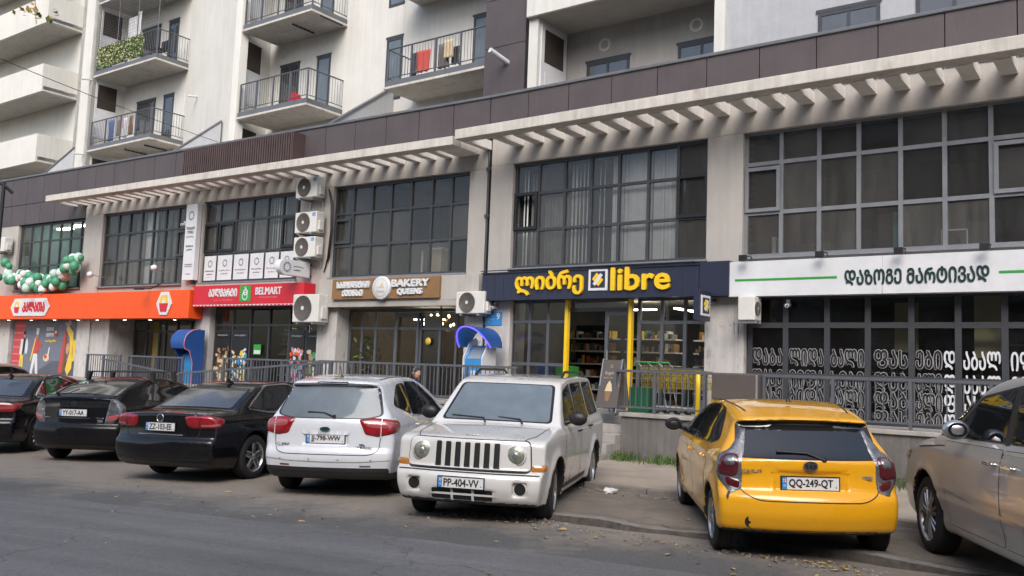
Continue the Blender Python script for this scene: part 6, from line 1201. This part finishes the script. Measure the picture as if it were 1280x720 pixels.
for s_, nm in ((-1, 'front_panel'), (1, 'rear_panel')):
    m = MB(); y0, y1 = s_*.24, s_*.02; m.add([(-.23, y0, 0.1), (.23, y0, .1), (.23, y1, 1.0), (-.23, y1, 1.0), (-.23, y0+.02, .1), (.23, y0+.02, .1), (.23, y1+.02, 1.0), (-.23, y1+.02, 1.0)], [(0, 1, 2, 3), (7, 6, 5, 4), (0, 4, 5, 1), (1, 5, 6, 2), (2, 6, 7, 3), (3, 7, 4, 0)], 'brownbox' if s_ < 0 else 'clothgrey')
    for x in (-.22, .20): m.add([(x, y0-.01, 0), (x+.02, y0-.01, 0), (x+.02, y0+.02, 0), (x, y0+.02, 0), (x, y1-.01, 1.02), (x+.02, y1-.01, 1.02), (x+.02, y1+.022, 1.02), (x, y1+.022, 1.02)], [(0, 1, 5, 4), (1, 2, 6, 5), (2, 3, 7, 6), (3, 0, 4, 7), (4, 5, 6, 7)], 'steel')
    m.build(nm, t)
q = MB(); q.prism([(-.05, .12), (.03, .12), (.07, .30), (-.07, .30)], 'y', -.003, 0, 'wood'); q.prism([(-.08, .31), (.08, .31), (.05, .44), (0, .52), (-.05, .44)], 'y', -.003, 0, 'cream'); text(q, 'ნაყინი', -.12, .12, .62, .70, 0, 'cream'); text(q, 'ყავა და ნამცხვარი', -.14, .14, .56, .59, 0, 'cream'); q.lathe([(.02, -.001), (.035, -.001)], (0, 0, .80), 'y', 16, 'gold')
m = MB(); m.merge(q, Matrix.Translation((0, -.243, .1)) @ Matrix.Rotation(-.24, 4, 'X')); m.build('print', t)
t = mount('metal_box', 'brown metal cabinet hung on the railing beside the yellow posts', 'cabinet', RA, 6.17, 1.33, 1.18); MB().box(0, .84, -.16, .12, 0, .47, 'brownbox').build('casing', t, bevel=.03, seg=3); MB().box(.80, .835, -.165, -.161, .02, .45, 'steel').build('edge_strip', t)
for k, (u, d, l) in enumerate(((5.68, .80, 'yellow metal post left of the grey rail post near the carts'), (5.95, .70, 'middle yellow metal post near the pillar foot'), (6.05, .95, 'shorter yellow post partly behind the brown metal cabinet'))):
    t = mount('bollard', l, 'bollard', RA, u, TZ, d); MB().lathe([(.05, 0), (.05, .80-.18*(k == 2)), (.04, .82-.18*(k == 2)), (.001, .825-.18*(k == 2))], (0, 0, 0), 'z', 16, 'yellow').build('post', t); MB().lathe([(.08, 0), (.08, .015), (.05, .016)], (0, 0, 0), 'z', 16, 'steel').build('base_plate', t)
def cart(label, u, d, rz):
    t = thing('shopping_cart', label, 'shopping cart', W(RA, u, TZ, d), RA+rz, 'shopping carts nested behind the railing'); m = MB()
    for k in range(9): x = -.22+k*.055; m.tube([(x, -.40, .50), (x, -.34, .82)], .005, 4, 'cart', False); m.tube([(x, .38, .46), (x, .42, .90)], .005, 4, 'cart', False)
    for zz in (.50, .62, .74, .84):
        e = (zz-.5)*.1; m.tube([(-.22-e, -.40, zz), (.22+e, -.40, zz), (.24+e, .40, zz), (-.24-e, .40, zz), (-.22-e, -.40, zz)], .006, 4, 'cart', False)
    for k in range(10):
        yy = -.38+k*.085
        for s_ in (-1, 1): m.tube([(s_*.22, yy, .5), (s_*.26, yy, .85)], .005, 4, 'cart', False)
    m.build('basket', t); MB().tube([(-.25, .50, .98), (.25, .50, .98)], .017, 8, 'green').build('handle', t)
    m = MB(); m.tube([(-.22, .40, .9), (-.22, .5, .98), (-.22, .3, .15), (-.2, -.38, .14)], .011, 6, 'steel'); m.tube([(.22, .40, .9), (.22, .5, .98), (.22, .3, .15), (.2, -.38, .14)], .011, 6, 'steel'); m.build('frame', t)
    for x in (-.2, .2):
        for yy in (-.36, .3): MB().lathe([(.001, -.015), (.055, -.015), (.055, .015), (.001, .015)], (x, yy, .055), 'x', 12, 'black').build('caster', t)
cart('shopping cart nearest the yellow posts, at the end of the nested row', 5.30, .48, R_(90)); cart('shopping cart in the middle of the nested row behind the railing', 5.08, .48, R_(90)); cart('shopping cart nearest the door post, first in the nested row', 4.86, .48, R_(90))
t = mount('crate', 'green plastic crate on the terrace between door post and carts', 'crate', RA, 4.28, TZ, .55)
m = MB(); m.box(0, .42, -.3, 0, 0, .04, 'crate'); m.box(0, .42, -.3, -.28, .041, .5, 'crate'); m.box(0, .42, -.02, 0, .041, .5, 'crate'); m.box(0, .02, -.279, -.021, .041, .5, 'crate'); m.box(.4, .42, -.279, -.021, .041, .5, 'crate'); m.build('shell', t, bevel=.01)
# ---------------------------------------------------------------- balloons on the far left window
t = mount('balloon_garland', 'garland of green and white balloons drooping across the far left window', 'balloons', LA, -21.0, 4.0, .25); random.seed(3)
bl = {c: MB().ball((0, 0, 0), 1, c, 14, (1, 1, 1.12)).build('balloon', t) for c in ('balgreen', 'balwhite', 'balpale')}; first = dict.fromkeys(bl, True)
for i in range(96):
    s_ = (i+random.random())/96; x = s_*4.9; z = float(np.interp(s_*4.9, [0, 1, 2, 3, 4, 4.9], [.48, .33, .14, .08, .38, .82]))
    r = random.uniform(.11, .17); c = random.choices(list(bl), (5, 4, 2))[0]
    if first[c]: o = bl[c]; first[c] = False
    else: o = bl[c].copy(); COL.objects.link(o)
    o.parent = t; o.scale = (r, r, r); o.location = (x+random.gauss(0, .05), random.uniform(-.30, .05), z+random.gauss(0, .13))
# ---------------------------------------------------------------- shop interiors
def strip(label, a, u, d, z, l, rz=0, gm='lamp'):
    o = MB().box(-l/2, l/2, -.035, .035, 0, .03, gm).build('ceiling_lamp', None, W(a, u, z, d), a+rz); tag(o, label, 'lamp', 'ceiling lamps inside the shops')
strip('white strip lamp nearest the glass right of the yellow door post', RA, 4.35, -2.2, 3.12, 2.4, R_(88)); strip('white strip lamp close to the projecting sign, inside the right shop window', RA, 5.05, -2.0, 3.18, 2.0, R_(88)); strip('faint strip lamp farthest back in the shop with yellow posts', RA, 4.7, -5.4, 3.22, 1.6, R_(88)); strip('strip lamp above the open door', RA, 2.9, -2.2, 3.2, .7); strip('strip lamp inside the bakery door', LA, -2.9, -1.6, 2.95, 1.0, 0); strip('strip lamp inside the bakery beside the chandelier', LA, -.6, -2.4, 2.9, 1.2)
strip('strip lamp inside the grocery doors', LA, -7.6, -1.8, 3.1, 1.0); strip('strip lamp inside the supermarket entrance', LA, -12.6, -2.6, 3.0, 1.4)
def rack(label, a, u, d, z, w, h, rz=0, seed=1, back='roomdark'):
    rnd = random.Random(seed); t = thing('shelf_rack', label, 'shelf', W(a, u, z, d), a+rz, 'goods shelves inside the shops'); m = MB(); m.box(0, w, .36, .40, 0, h, 'black'); n = int(h/.30)
    for k in range(n): m.box(0, w, 0, .358, k*.30+.05, k*.30+.08, 'acwhite')
    m.build('shelves', t); g = MB(); cols = ['muralred', 'cream', 'teal', 'brown', 'wood', 'clothwhite', 'crate', 'brown', 'clothgrey', 'card', 'mural', 'navy', 'black', 'dkgreen', 'muralyel', 'brownsign']
    for k in range(n):
        x = .02
        while x < w-.1:
            ww = rnd.uniform(.035, .09); hh = rnd.uniform(.07, .20)
            if rnd.random() < .88: g.box(x, x+ww*.92, rnd.uniform(.02, .08), .3, k*.30+.081, k*.30+.081+hh, rnd.choice(cols))
            x += ww
    kind(g.build('goods', t), 'stuff'); return t
rack('goods shelf right behind the open door', RA, 2.35, -2.4, TZ, 1.3, 2.0, 0, 2); rack('goods shelf behind the left window of the shop with yellow posts', RA, .9, -2.2, TZ, 1.25, 1.9, 0, 3); rack('goods shelf behind the first pane right of the door post', RA, 3.9, -2.8, TZ, 1.5, 2.0, 0, 4); rack('goods shelf behind the pane beside the pillar', RA, 4.5, -1.6, TZ, .9, 1.3, .2, 5)
rack('goods shelf inside the supermarket entrance', LA, -13.6, -2.0, TZ, 2.6, 1.9, 0, 6); rack('goods shelf inside the grocery doors', LA, -8.6, -1.6, TZ, 2.2, 2.0, 0, 7); rack('shelf in the shop with big white window letters', RA, 7.4, -3.0, TZ, 1.8, 1.6, 0, 8); rack('second shelf in the shop with big white window letters', RA, 9.6, -3.2, TZ, 1.6, 1.9, 0, 9)
for k, (u, z, s_, c, l) in enumerate(((.85, TZ, .55, 'card', 'brown cardboard box low behind the left shop window'), (1.3, TZ, .5, 'card', 'second cardboard box behind the left shop window'), (1.55, TZ+.5, .42, 'green', 'green carton stacked behind the left shop window'), (1.0, TZ+.55, .45, 'blue', 'dark blue carton on a cardboard box behind the left shop window'))):
    t = thing('carton', l, 'box', W(RA, u, z+.002, -.7), RA+.1); MB().box(0, s_, 0, s_*.8, 0, s_*.9, c).build('box', t, bevel=.008); MB().box(s_*.45, s_*.55, -.002, s_*.8+.002, s_*.9+.0005, s_*.9+.003, 'cream').build('tape', t)
# stickers on the grocery windows
rnd = random.Random(5)
for k, (a, b, l) in enumerate(((-9.72, -9.05, 'window sticker of nuts on the leftmost grocery pane'), (-8.96, -8.28, 'window sticker of groceries with blue packs on the second grocery pane'), (-6.60, -6.01, 'window sticker of fruit and detergents right of the grocery doors'), (-5.93, -5.44, 'window sticker of bread and bottles on the rightmost grocery pane'))):
    t = mount('window_sticker', l, 'sticker', LA, a, TZ+.05, -.19); w = b-a; m = MB(); m.box(0, w, -.003, 0, 0, 1.55, 'plastic'); m.box(w*.12, w*.88, -.005, -.0031, 1.32, 1.48, 'black'); m.build('sheet', t); m = MB(); text(m, 'ᲮᲘᲚᲘ & ᲑᲝᲡᲢᲜᲔᲣᲚᲘ', w*.16, w*.84, 1.375, 1.42, -.0052, 'clothwhite')
    pal = [['cream', 'brown', 'cream', 'wood', 'card'], ['cream', 'signwhite', 'bluelight', 'muralyel', 'teal'], ['pink', 'lilac', 'orange', 'teal', 'signwhite'], ['cream', 'teal', 'brown', 'card', 'green']][k]
    for i in range(60):
        x = rnd.uniform(.05, w-.05); z = .05+1.0*rnd.random()**1.3; rx, rz = rnd.uniform(.025, .06), rnd.uniform(.03, .09); a_ = rnd.uniform(0, 3.1); c, s_ = math.cos(a_), math.sin(a_)
        m.prism([(min(max(x+c*p-s_*q, .005), w-.005), z+s_*p+c*q) for p, q in ((-rx, -rz), (rx, -rz), (rx*1.1, rz*.3), (rx*.4, rz), (-rx*.4, rz), (-rx*1.1, rz*.3))], 'y', -.0062-i*.00004, -.0032, rnd.choice(pal))
    m.build('print', t)
t = mount('door_sign', 'green and white card hanging inside the grocery door', 'sign', LA, -8.0, 1.9, -.18); MB().box(0, .3, -.01, 0, 0, .28, 'green').box(.02, .28, -.012, -.0101, .02, .12, 'signwhite').build('card', t)
t = mount('door_sign', 'pale round sticker on the dark bakery door', 'sticker', LA, -1.95, 2.35, -.43); MB().lathe([(.001, -.004), (.09, -.004), (.09, 0)], (0, 0, 0), 'y', 24, 'muralyel').build('disc', t)
# bakery: chandelier, plant, pictures
t = mount('chandelier', 'lit brass chandelier in the bakery window', 'chandelier', LA, -2.2, 2.58, -1.2); m = MB(); m.tube([(0, 0, .9), (0, 0, .1)], .02, 8, 'gold'); m.lathe([(.001, .05), (.06, .12), (.02, .2), (.05, .3), (.001, .36)], (0, 0, 0), 'z', 12, 'gold')
for lv, (n, r, z) in enumerate(((8, .42, .16), (5, .25, .38))):
    for k in range(n):
        a = 2*math.pi*k/n; m.tube([(0, 0, z), (r*.5*math.cos(a), r*.5*math.sin(a), z-.1), (r*math.cos(a), r*math.sin(a), z+.02)], .009, 5, 'gold')
m.build('frame', t)
for lv, (n, r, z) in enumerate(((8, .42, .16), (5, .25, .38))):
    for k in range(n): a = 2*math.pi*k/n; MB().ball((r*math.cos(a), r*math.sin(a), z+.07), .026, 'lampwarm', 8, (1, 1, 1.5)).build('bulb', t)
t = mount('potted_plant', 'leafy green plant behind the left bakery window', 'plant', LA, -4.25, TZ, -.75); MB().lathe([(.12, 0), (.17, .3), (.15, .3), (.001, .27)], (0, 0, 0), 'z', 16, 'brownbox').build('pot', t); m = MB(); rnd = random.Random(9)
for i in range(170):
    a = rnd.uniform(0, 6.28); r = rnd.uniform(.05, .48); z = .5+rnd.uniform(0, 1.0); e = Vector((r*math.cos(a), r*math.sin(a), z)); u = Vector((rnd.gauss(0, 1), rnd.gauss(0, 1), rnd.gauss(0, .6))).normalized(); w_ = u.orthogonal().normalized()*.03; m.add([e-u*.09, e+w_, e+u*.09, e-w_], [(0, 1, 2, 3)], 'grass')
for i in range(10): a = rnd.uniform(0, 6.28); m.tube([(0, 0, .27), (.12*math.cos(a), .12*math.sin(a), .6), (.3*math.cos(a), .3*math.sin(a), .95)], .008, 4, 'wood', False)
m.build('foliage', t)
for k, (u, z, l) in enumerate(((-3.55, 1.85, 'dark framed picture on the bakery wall behind the left window'), (-.75, 1.75, 'dark framed picture on the bakery wall under the chandelier'))):
    t = mount('picture', l, 'picture', LA, u, z, -4.9); MB().box(0, .7, -.03, 0, 0, .9, 'black').build('frame', t); MB().box(.07, .63, -.034, -.0301, .07, .83, 'brown').build('print', t)
for k, (u, l) in enumerate(((-2.9, 'round cafe table behind the bakery door'), (-4.0, 'round cafe table beside the bakery plant'))):
    t = mount('cafe_table', l, 'table', LA, u, TZ, -2.2); MB().lathe([(.001, .74), (.38, .74), (.38, .77), (.001, .77)], (0, 0, 0), 'z', 24, 'wood').build('table_top', t); MB().lathe([(.22, 0), (.22, .02), (.03, .05), (.03, .739)], (0, 0, 0), 'z', 12, 'black').build('leg', t)
# ---------------------------------------------------------------- balcony contents
def cloth(label, u, z, y, w, h, c, seed, cat='laundry', name='towel'):
    rnd = random.Random(seed); m = MB(); nx, nz = 10, 8; v = []
    for k in range(nz+1):
        for i in range(nx+1): x = i/nx*w; zz = -k/nz*h; v.append((x+rnd.uniform(-.006, .006), .03*math.sin(i*1.7+seed)*(k/nz+.2)+rnd.uniform(-.006, .006), zz+rnd.uniform(-.01, .01)*(k == nz)))
    f = [(k*(nx+1)+i, k*(nx+1)+i+1, (k+1)*(nx+1)+i+1, (k+1)*(nx+1)+i) for k in range(nz) for i in range(nx)]; m.add(v, f, c, True); o = m.build(name, None, W(RA, u, z, -y), RA)
    s_ = o.modifiers.new('solid', 'SOLIDIFY'); s_.thickness = .008; tag(o, label, cat, 'washing hung on the balconies')
cloth('bright red towel drying behind the balcony railing', -4.0, 10.42, 1.62, .52, .62, 'towelred', 1); cloth('dark navy cloth drying left of the red towel', -4.25, 10.42, 1.66, .22, .68, 'navy', 2); cloth('grey brown garment right of the red towel', -3.25, 10.5, 1.68, .38, .70, 'clothgrey', 3); cloth('beige garment hanging in front of the grey brown one', -2.95, 10.52, 1.58, .30, .5, 'cream', 4); cloth('black bag shaped garment at the right end of the wash line', -2.78, 10.35, 1.7, .25, .5, 'cloth', 5)
cloth('large white sheet hung on the upper left balcony', -19.2, 14.6, 1.75, .62, 1.3, 'clothwhite', 6, name='sheet'); cloth('second white sheet beside the large one on the upper left balcony', -18.5, 14.7, 1.7, .28, 1.1, 'clothwhite', 7, name='sheet')
for k, (u, c, w, h, l) in enumerate(((-19.6, 'towelblue', .4, .8, 'blue striped towel on the lower left balcony'), (-19.1, 'clothgrey', .25, .6, 'grey shirt on the lower left balcony'), (-18.8, 'pink', .22, .35, 'pink cloth on the lower left balcony'), (-18.55, 'clothwhite', .24, .75, 'white shirt on the lower left balcony'), (-18.25, 'brown', .2, .7, 'brown trousers on the lower left balcony'), (-17.95, 'navy', .3, .55, 'navy shirt on the lower left balcony'))): cloth(l, u, 10.6-.05*(k % 2), 1.5+.05*(k % 3), w, h, c, 20+k, name='garment')
t = mount('ivy_mat', 'artificial ivy mat tied to the upper left balcony railing', 'ivy', RA, -20.2, 12.6, -1.18); m = MB(); rnd = random.Random(4)
for i in range(2600):
    x, z = rnd.uniform(0, 3.1), rnd.uniform(0, .82); s_ = rnd.uniform(.03, .055); u = Vector((rnd.gauss(0, 1), rnd.gauss(0, .5), rnd.gauss(0, 1))).normalized(); w_ = u.cross(Vector((rnd.gauss(0, .4), 1, rnd.gauss(0, .4)))).normalized(); e = Vector((x, rnd.uniform(-.03, .03), z)); m.add([e-u*s_, e+w_*s_*.6, e+u*s_, e-w_*s_*.6], [(0, 1, 2, 3)], 'grass' if rnd.random() < .7 else 'pale')
m.build('foliage', t); MB().box(0, 3.1, .035, .04, 0, .84, 'dkgreen').build('backing', t)
t = mount('balcony_net', 'wire net screen enclosing the upper left balcony', 'net', RA, -20.25, 13.4, -1.2); m = MB()
for x in (0, 1.33, 2.66, 4.0): m.tube([(x, 0, 0), (x, 0, 2.0)], .018, 6, 'rail')
for k in range(34): m.tube([(k*.12, 0, 0), (k*.12, 0, 2)], .004, 3, 'rail', False)
for k in range(17): m.tube([(0, 0, k*.12), (4.0, 0, k*.12)], .004, 3, 'rail', False)
m.build('mesh', t)
t = mount('chair', 'small dark garden chair on the upper left balcony', 'chair', RA, -17.2, 12.51, -1.75); m = MB(); m.box(0, .45, -.22, .22, .42, .45, 'black'); m.build('seat', t); m = MB(); m.box(0, .45, .2, .23, .5, .85, 'black'); m.build('backrest', t)
for x in (.03, .42):
    for yy in (-.2, .2): MB().tube([(x, yy, 0), (x, yy, .42)], .014, 6, 'black').build('leg', t)
for lv, (u, zb) in enumerate(((-9.2, 12.3), (-18.3, 9.4))):
    t = mount('drying_rack', ['clothes airer fixed under the upper middle balcony', 'clothes airer fixed under the lower left balcony'][lv], 'drying rack', RA, u, zb-.03, -1.9); m = MB(); m.box(0, .03, -.45, .45, -.07, -.02, 'black'); m.box(1.3, 1.33, -.45, .45, -.07, -.02, 'black'); m.build('bracket', t); m = MB()
    for k in range(6): m.tube([(0, -.4+k*.16, -.06), (1.33, -.4+k*.16, -.06)], .006, 4, 'steel', False)
    m.build('line', t)
t = mount('toy', 'red plastic toy car standing on the middle balcony floor', 'toy', RA, -9.3, 9.62, -1.65); m = MB(); m.prism([(0, .1), (.5, .1), (.5, .25), (.35, .27), (.28, .42), (.1, .42), (.02, .25)], 'y', -.14, .14, 'red'); m.build('shell', t, bevel=.02)
for x in (.1, .4):
    for s_ in (-1, 1): MB().lathe([(.001, -.03), (.08, -.03), (.08, .03), (.001, .03)], (x, s_*.15, .08), 'y', 12, 'black').build('wheel', t)
# ---------------------------------------------------------------- street lamp, wire, branch
t = thing('street_lamp', 'thin black street lamp at the left edge of the street', 'street lamp', (-12.5, 21.6, -.14)); MB().tube([(0, 0, 0), (0, 0, 5.95)], [.06, .045], 10, 'black').build('pole', t); MB().tube([(-.35, -.1, 6.05), (0, 0, 5.9), (.18, .1, 5.72)], .04, 8, 'black').build('arm', t); MB().box(-.75, -.35, -.17, -.03, 6.02, 6.10, 'black').build('lamp_head', t, bevel=.02)
a_, b_ = Vector((-9.9, 15.3, 7.35)), Vector(W(LA, -9.85, 8.1, .1)); dd = b_-a_
tag(MB().tube([a_-dd*.8+dd*k/12*1.8-Vector((0, 0, .25*math.sin(math.pi*k/12))) for k in range(13)], .008, 5, 'black').build('overhead_wire'), 'thin dark wire running from the upper left down to the parapet', 'wire')
# ---------------------------------------------------------------- person walking on the pavement behind the cars
def person(label, loc, rz):
    t = thing('person', label, 'person', loc, rz)
    # skeleton faces +x, walking
    J = {'pel': (0, 0, .86, .125), 'wai': (.01, 0, 1.0, .115), 'che': (.03, 0, 1.18, .13), 'nek': (.045, 0, 1.33, .052), 'hd0': (.065, 0, 1.40, .058),
         'shl': (.03, .16, 1.26, .058), 'ell': (-.02, .21, 1.02, .046), 'wrl': (.10, .20, .84, .03), 'shr': (.03, -.16, 1.26, .058), 'elr': (.03, -.21, 1.0, .046), 'wrr': (.16, -.16, .88, .03),
         'hpl': (0, .085, .80, .088), 'knl': (.12, .09, .47, .06), 'anl': (.05, .09, .10, .042), 'tol': (.19, .09, .05, .036), 'hpr': (0, -.085, .80, .088), 'knr': (-.03, -.09, .46, .06), 'anr': (-.22, -.09, .13, .042), 'tor': (-.10, -.09, .05, .036)}
    E = [('pel', 'wai'), ('wai', 'che'), ('che', 'nek'), ('nek', 'hd0'), ('che', 'shl'), ('shl', 'ell'), ('ell', 'wrl'), ('che', 'shr'), ('shr', 'elr'), ('elr', 'wrr'), ('pel', 'hpl'), ('hpl', 'knl'), ('knl', 'anl'), ('anl', 'tol'), ('pel', 'hpr'), ('hpr', 'knr'), ('knr', 'anr'), ('anr', 'tor')]
    ks = list(J); v = [J[k][:3] for k in ks]; r = [J[k][3] for k in ks]; e = [(ks.index(a), ks.index(b)) for a, b in E]
    def finger(base, pts, rad):
        i0 = len(v)
        for p in pts: v.append(p); r.append(rad)
        e.append((ks.index(base), i0)); e.extend((i0+i, i0+i+1) for i in range(len(pts)-1))
    for s_, w_ in ((1, 'wrl'), (-1, 'wrr')):
        x, y, z = J[w_][:3]
        for k in range(4): oy = s_*(-.01)+(k-1.5)*.0; ox = (k-1.5)*.019; finger(w_, [(x+.02+ox, y, z-.08), (x+.035+ox, y-s_*.01, z-.115-.006*(k in (1, 2))), (x+.03+ox, y-s_*.025, z-.145-.006*(k in (1, 2)))], .009)
        finger(w_, [(x+.05, y-s_*.005, z-.04), (x+.07, y-s_*.015, z-.075)], .010)
    me = bpy.data.meshes.new('body'); me.from_pydata(v, e, []); o = bpy.data.objects.new('body', me); COL.objects.link(o); o.parent = t; me.materials.append(M['cloth'])
    sk = o.modifiers.new('skin', 'SKIN'); sk.use_smooth_shade = True
    for i, d in enumerate(me.skin_vertices[0].data): d.radius = (r[i], r[i]); d.use_root = (i == 0)
    ss = o.modifiers.new('sub', 'SUBSURF'); ss.levels = 1; ss.render_levels = 1
    h = MB(); c = Vector((.085, 0, 1.475)); h.ball(tuple(c), .098, 'skin', 20, (.95, .80, 1.18)); h.ball((.165, 0, 1.455), .018, 'skin', 10, (1.2, .9, 1.5)); h.ball((.155, 0, 1.412), .016, 'pink', 8, (.5, 1.5, .5))
    for s_ in (1, -1): h.ball((.162, s_*.032, 1.488), .011, 'black', 8, (.5, 1.3, .8)); h.ball((.08, s_*.080, 1.47), .022, 'skin', 8, (.8, .4, 1.2))
    h = h.build('head', t)
    m = MB(); m.ball((.062, 0, 1.515), .104, 'hair', 20, (1.0, .86, .92)); m.tube([(.08, .095*math.cos(a), 1.485+.118*math.sin(a)) for a in np.linspace(-.15, math.pi+.15, 14)], .012, 6, 'clothgrey'); m.lathe([(.001, -.02), (.035, -.02), (.035, .02), (.001, .02)], (.08, .09, 1.47), 'y', 12, 'clothgrey'); m.lathe([(.001, -.02), (.035, -.02), (.035, .02), (.001, .02)], (.08, -.09, 1.47), 'y', 12, 'clothgrey'); m.build('hat', t)
    return t
p = person('person in dark clothes with a black cap walking on the pavement behind the white hatchback', W(LA, -.35, .13+.021*-1.5, 1.95), RA)
for c in children(p):
    if c.name.startswith(('head', 'hat')): c.rotation_euler = (0, .0, 0)

# roadside tree whose lowest twig hangs into the upper left corner
t = thing('street_tree', 'thin twig of yellow leaves hanging in at the top left corner', 'tree', (-9.6, 7.9, -.25)); random.seed(21)
P_ = Vector((-5.0, 8.95, 5.05))-Vector((-9.6, 7.9, -.25)); m = MB(); m.tube([(0, 0, -.1), (.1, 0, 2.5), (.05, .1, 5.4), (.4, 0, 8)], [.17, .14, .10, .05], 9, 'wood'); m.tube([(.05, .1, 4.6), (1.6, .4, 6.6), (3.6, .8, 6.6), tuple(P_+Vector((-.05, 0, .35))), tuple(P_)], [.07, .05, .025, .006, .003], 6, 'wood'); m.build('trunk', t)
m = MB()
for i in range(420):
    c = P_+Vector((random.gauss(0, .10), random.gauss(0, .10), .12+random.gauss(0, .05))) if i < 26 else Vector((random.gauss(.9, 1.1), random.gauss(.2, .9), 7.7+random.gauss(0, .6)))
    s_ = random.uniform(.025, .05) if i < 26 else .08; u = Vector((random.gauss(0, 1), random.gauss(0, 1), random.gauss(0, 1))).normalized(); w_ = u.orthogonal().normalized(); m.add([c-u*s_, c+w_*s_*.6, c+u*s_, c-w_*s_*.6], [(0, 1, 2, 3)], 'leaf' if i % 3 else 'grass')
m.build('crown', t)
# ---------------------------------------------------------------- across the street (behind the camera): what the glass and car paint reflect
T2 = thing('apartment_block', 'apartment block across the street seen in the window reflections', 'building', (6, -26, 0), R_(-36.4))
q = MB(); q.box(-45, 45, -10, 0, 0, 19, 'plasterlow')
q.build('wall', T2)
q = MB()
for k in range(6):
    for i in range(24): q.box(-43.6+i*3.6, -41.9+i*3.6, -.01, .05, 1.2+k*3.0, 2.8+k*3, 'carglass2')
q.build('window_row', T2)
q = MB()
for k in range(1, 6):
    for i in range(12): q.box(-42+i*7.2, -39.2+i*7.2, 0.001, 1.2, k*3.0, k*3+1.05, 'grey_render')
q.build('balcony_row', T2)
def tree(name, label, x, y, h, r, n, seed, group):
    random.seed(seed); t = thing(name, label, 'tree', (x, y, 0), 0, group)
    b = MB(); b.tube([(0, 0, -.1), (.05, 0, h*.3), (0, .05, h*.6)], [.16, .12, .06], 8, 'wood'); tips = []
    for i in range(16):
        a = random.uniform(0, 6.28); z = h*random.uniform(.3, .6); e = (math.cos(a)*r*random.uniform(.4, .9), math.sin(a)*r*random.uniform(.4, .9), z+h*random.uniform(.1, .38)); b.tube([(0, 0, z), (e[0]*.5, e[1]*.5, (z+e[2])/2+.2), e], [.05, .03, .012], 5, 'wood', False); tips.append(Vector(e))
    b.build('trunk', t); c = MB()
    for i in range(n):
        p = random.choice(tips)+Vector((random.gauss(0, .5), random.gauss(0, .5), random.gauss(0, .45))); s = random.uniform(.06, .13); a = Vector((random.gauss(0, 1), random.gauss(0, 1), random.gauss(0, 1))).normalized(); u = a.orthogonal().normalized(); w = a.cross(u)
        c.add([p-u*s, p+w*s*.5, p+u*s, p-w*s*.5], [(0, 1, 2, 3)], 'grass')
    c.build('crown', t)
for i, (x, y) in enumerate(((-7, -7), (-1, -10), (6, -11), (-13, -3), (11, -14))): tree('street_tree', 'street tree across the road behind the viewer', x, y, 8, 2.6, 1500, 50+i, 'street trees across the road')
random.seed(11)
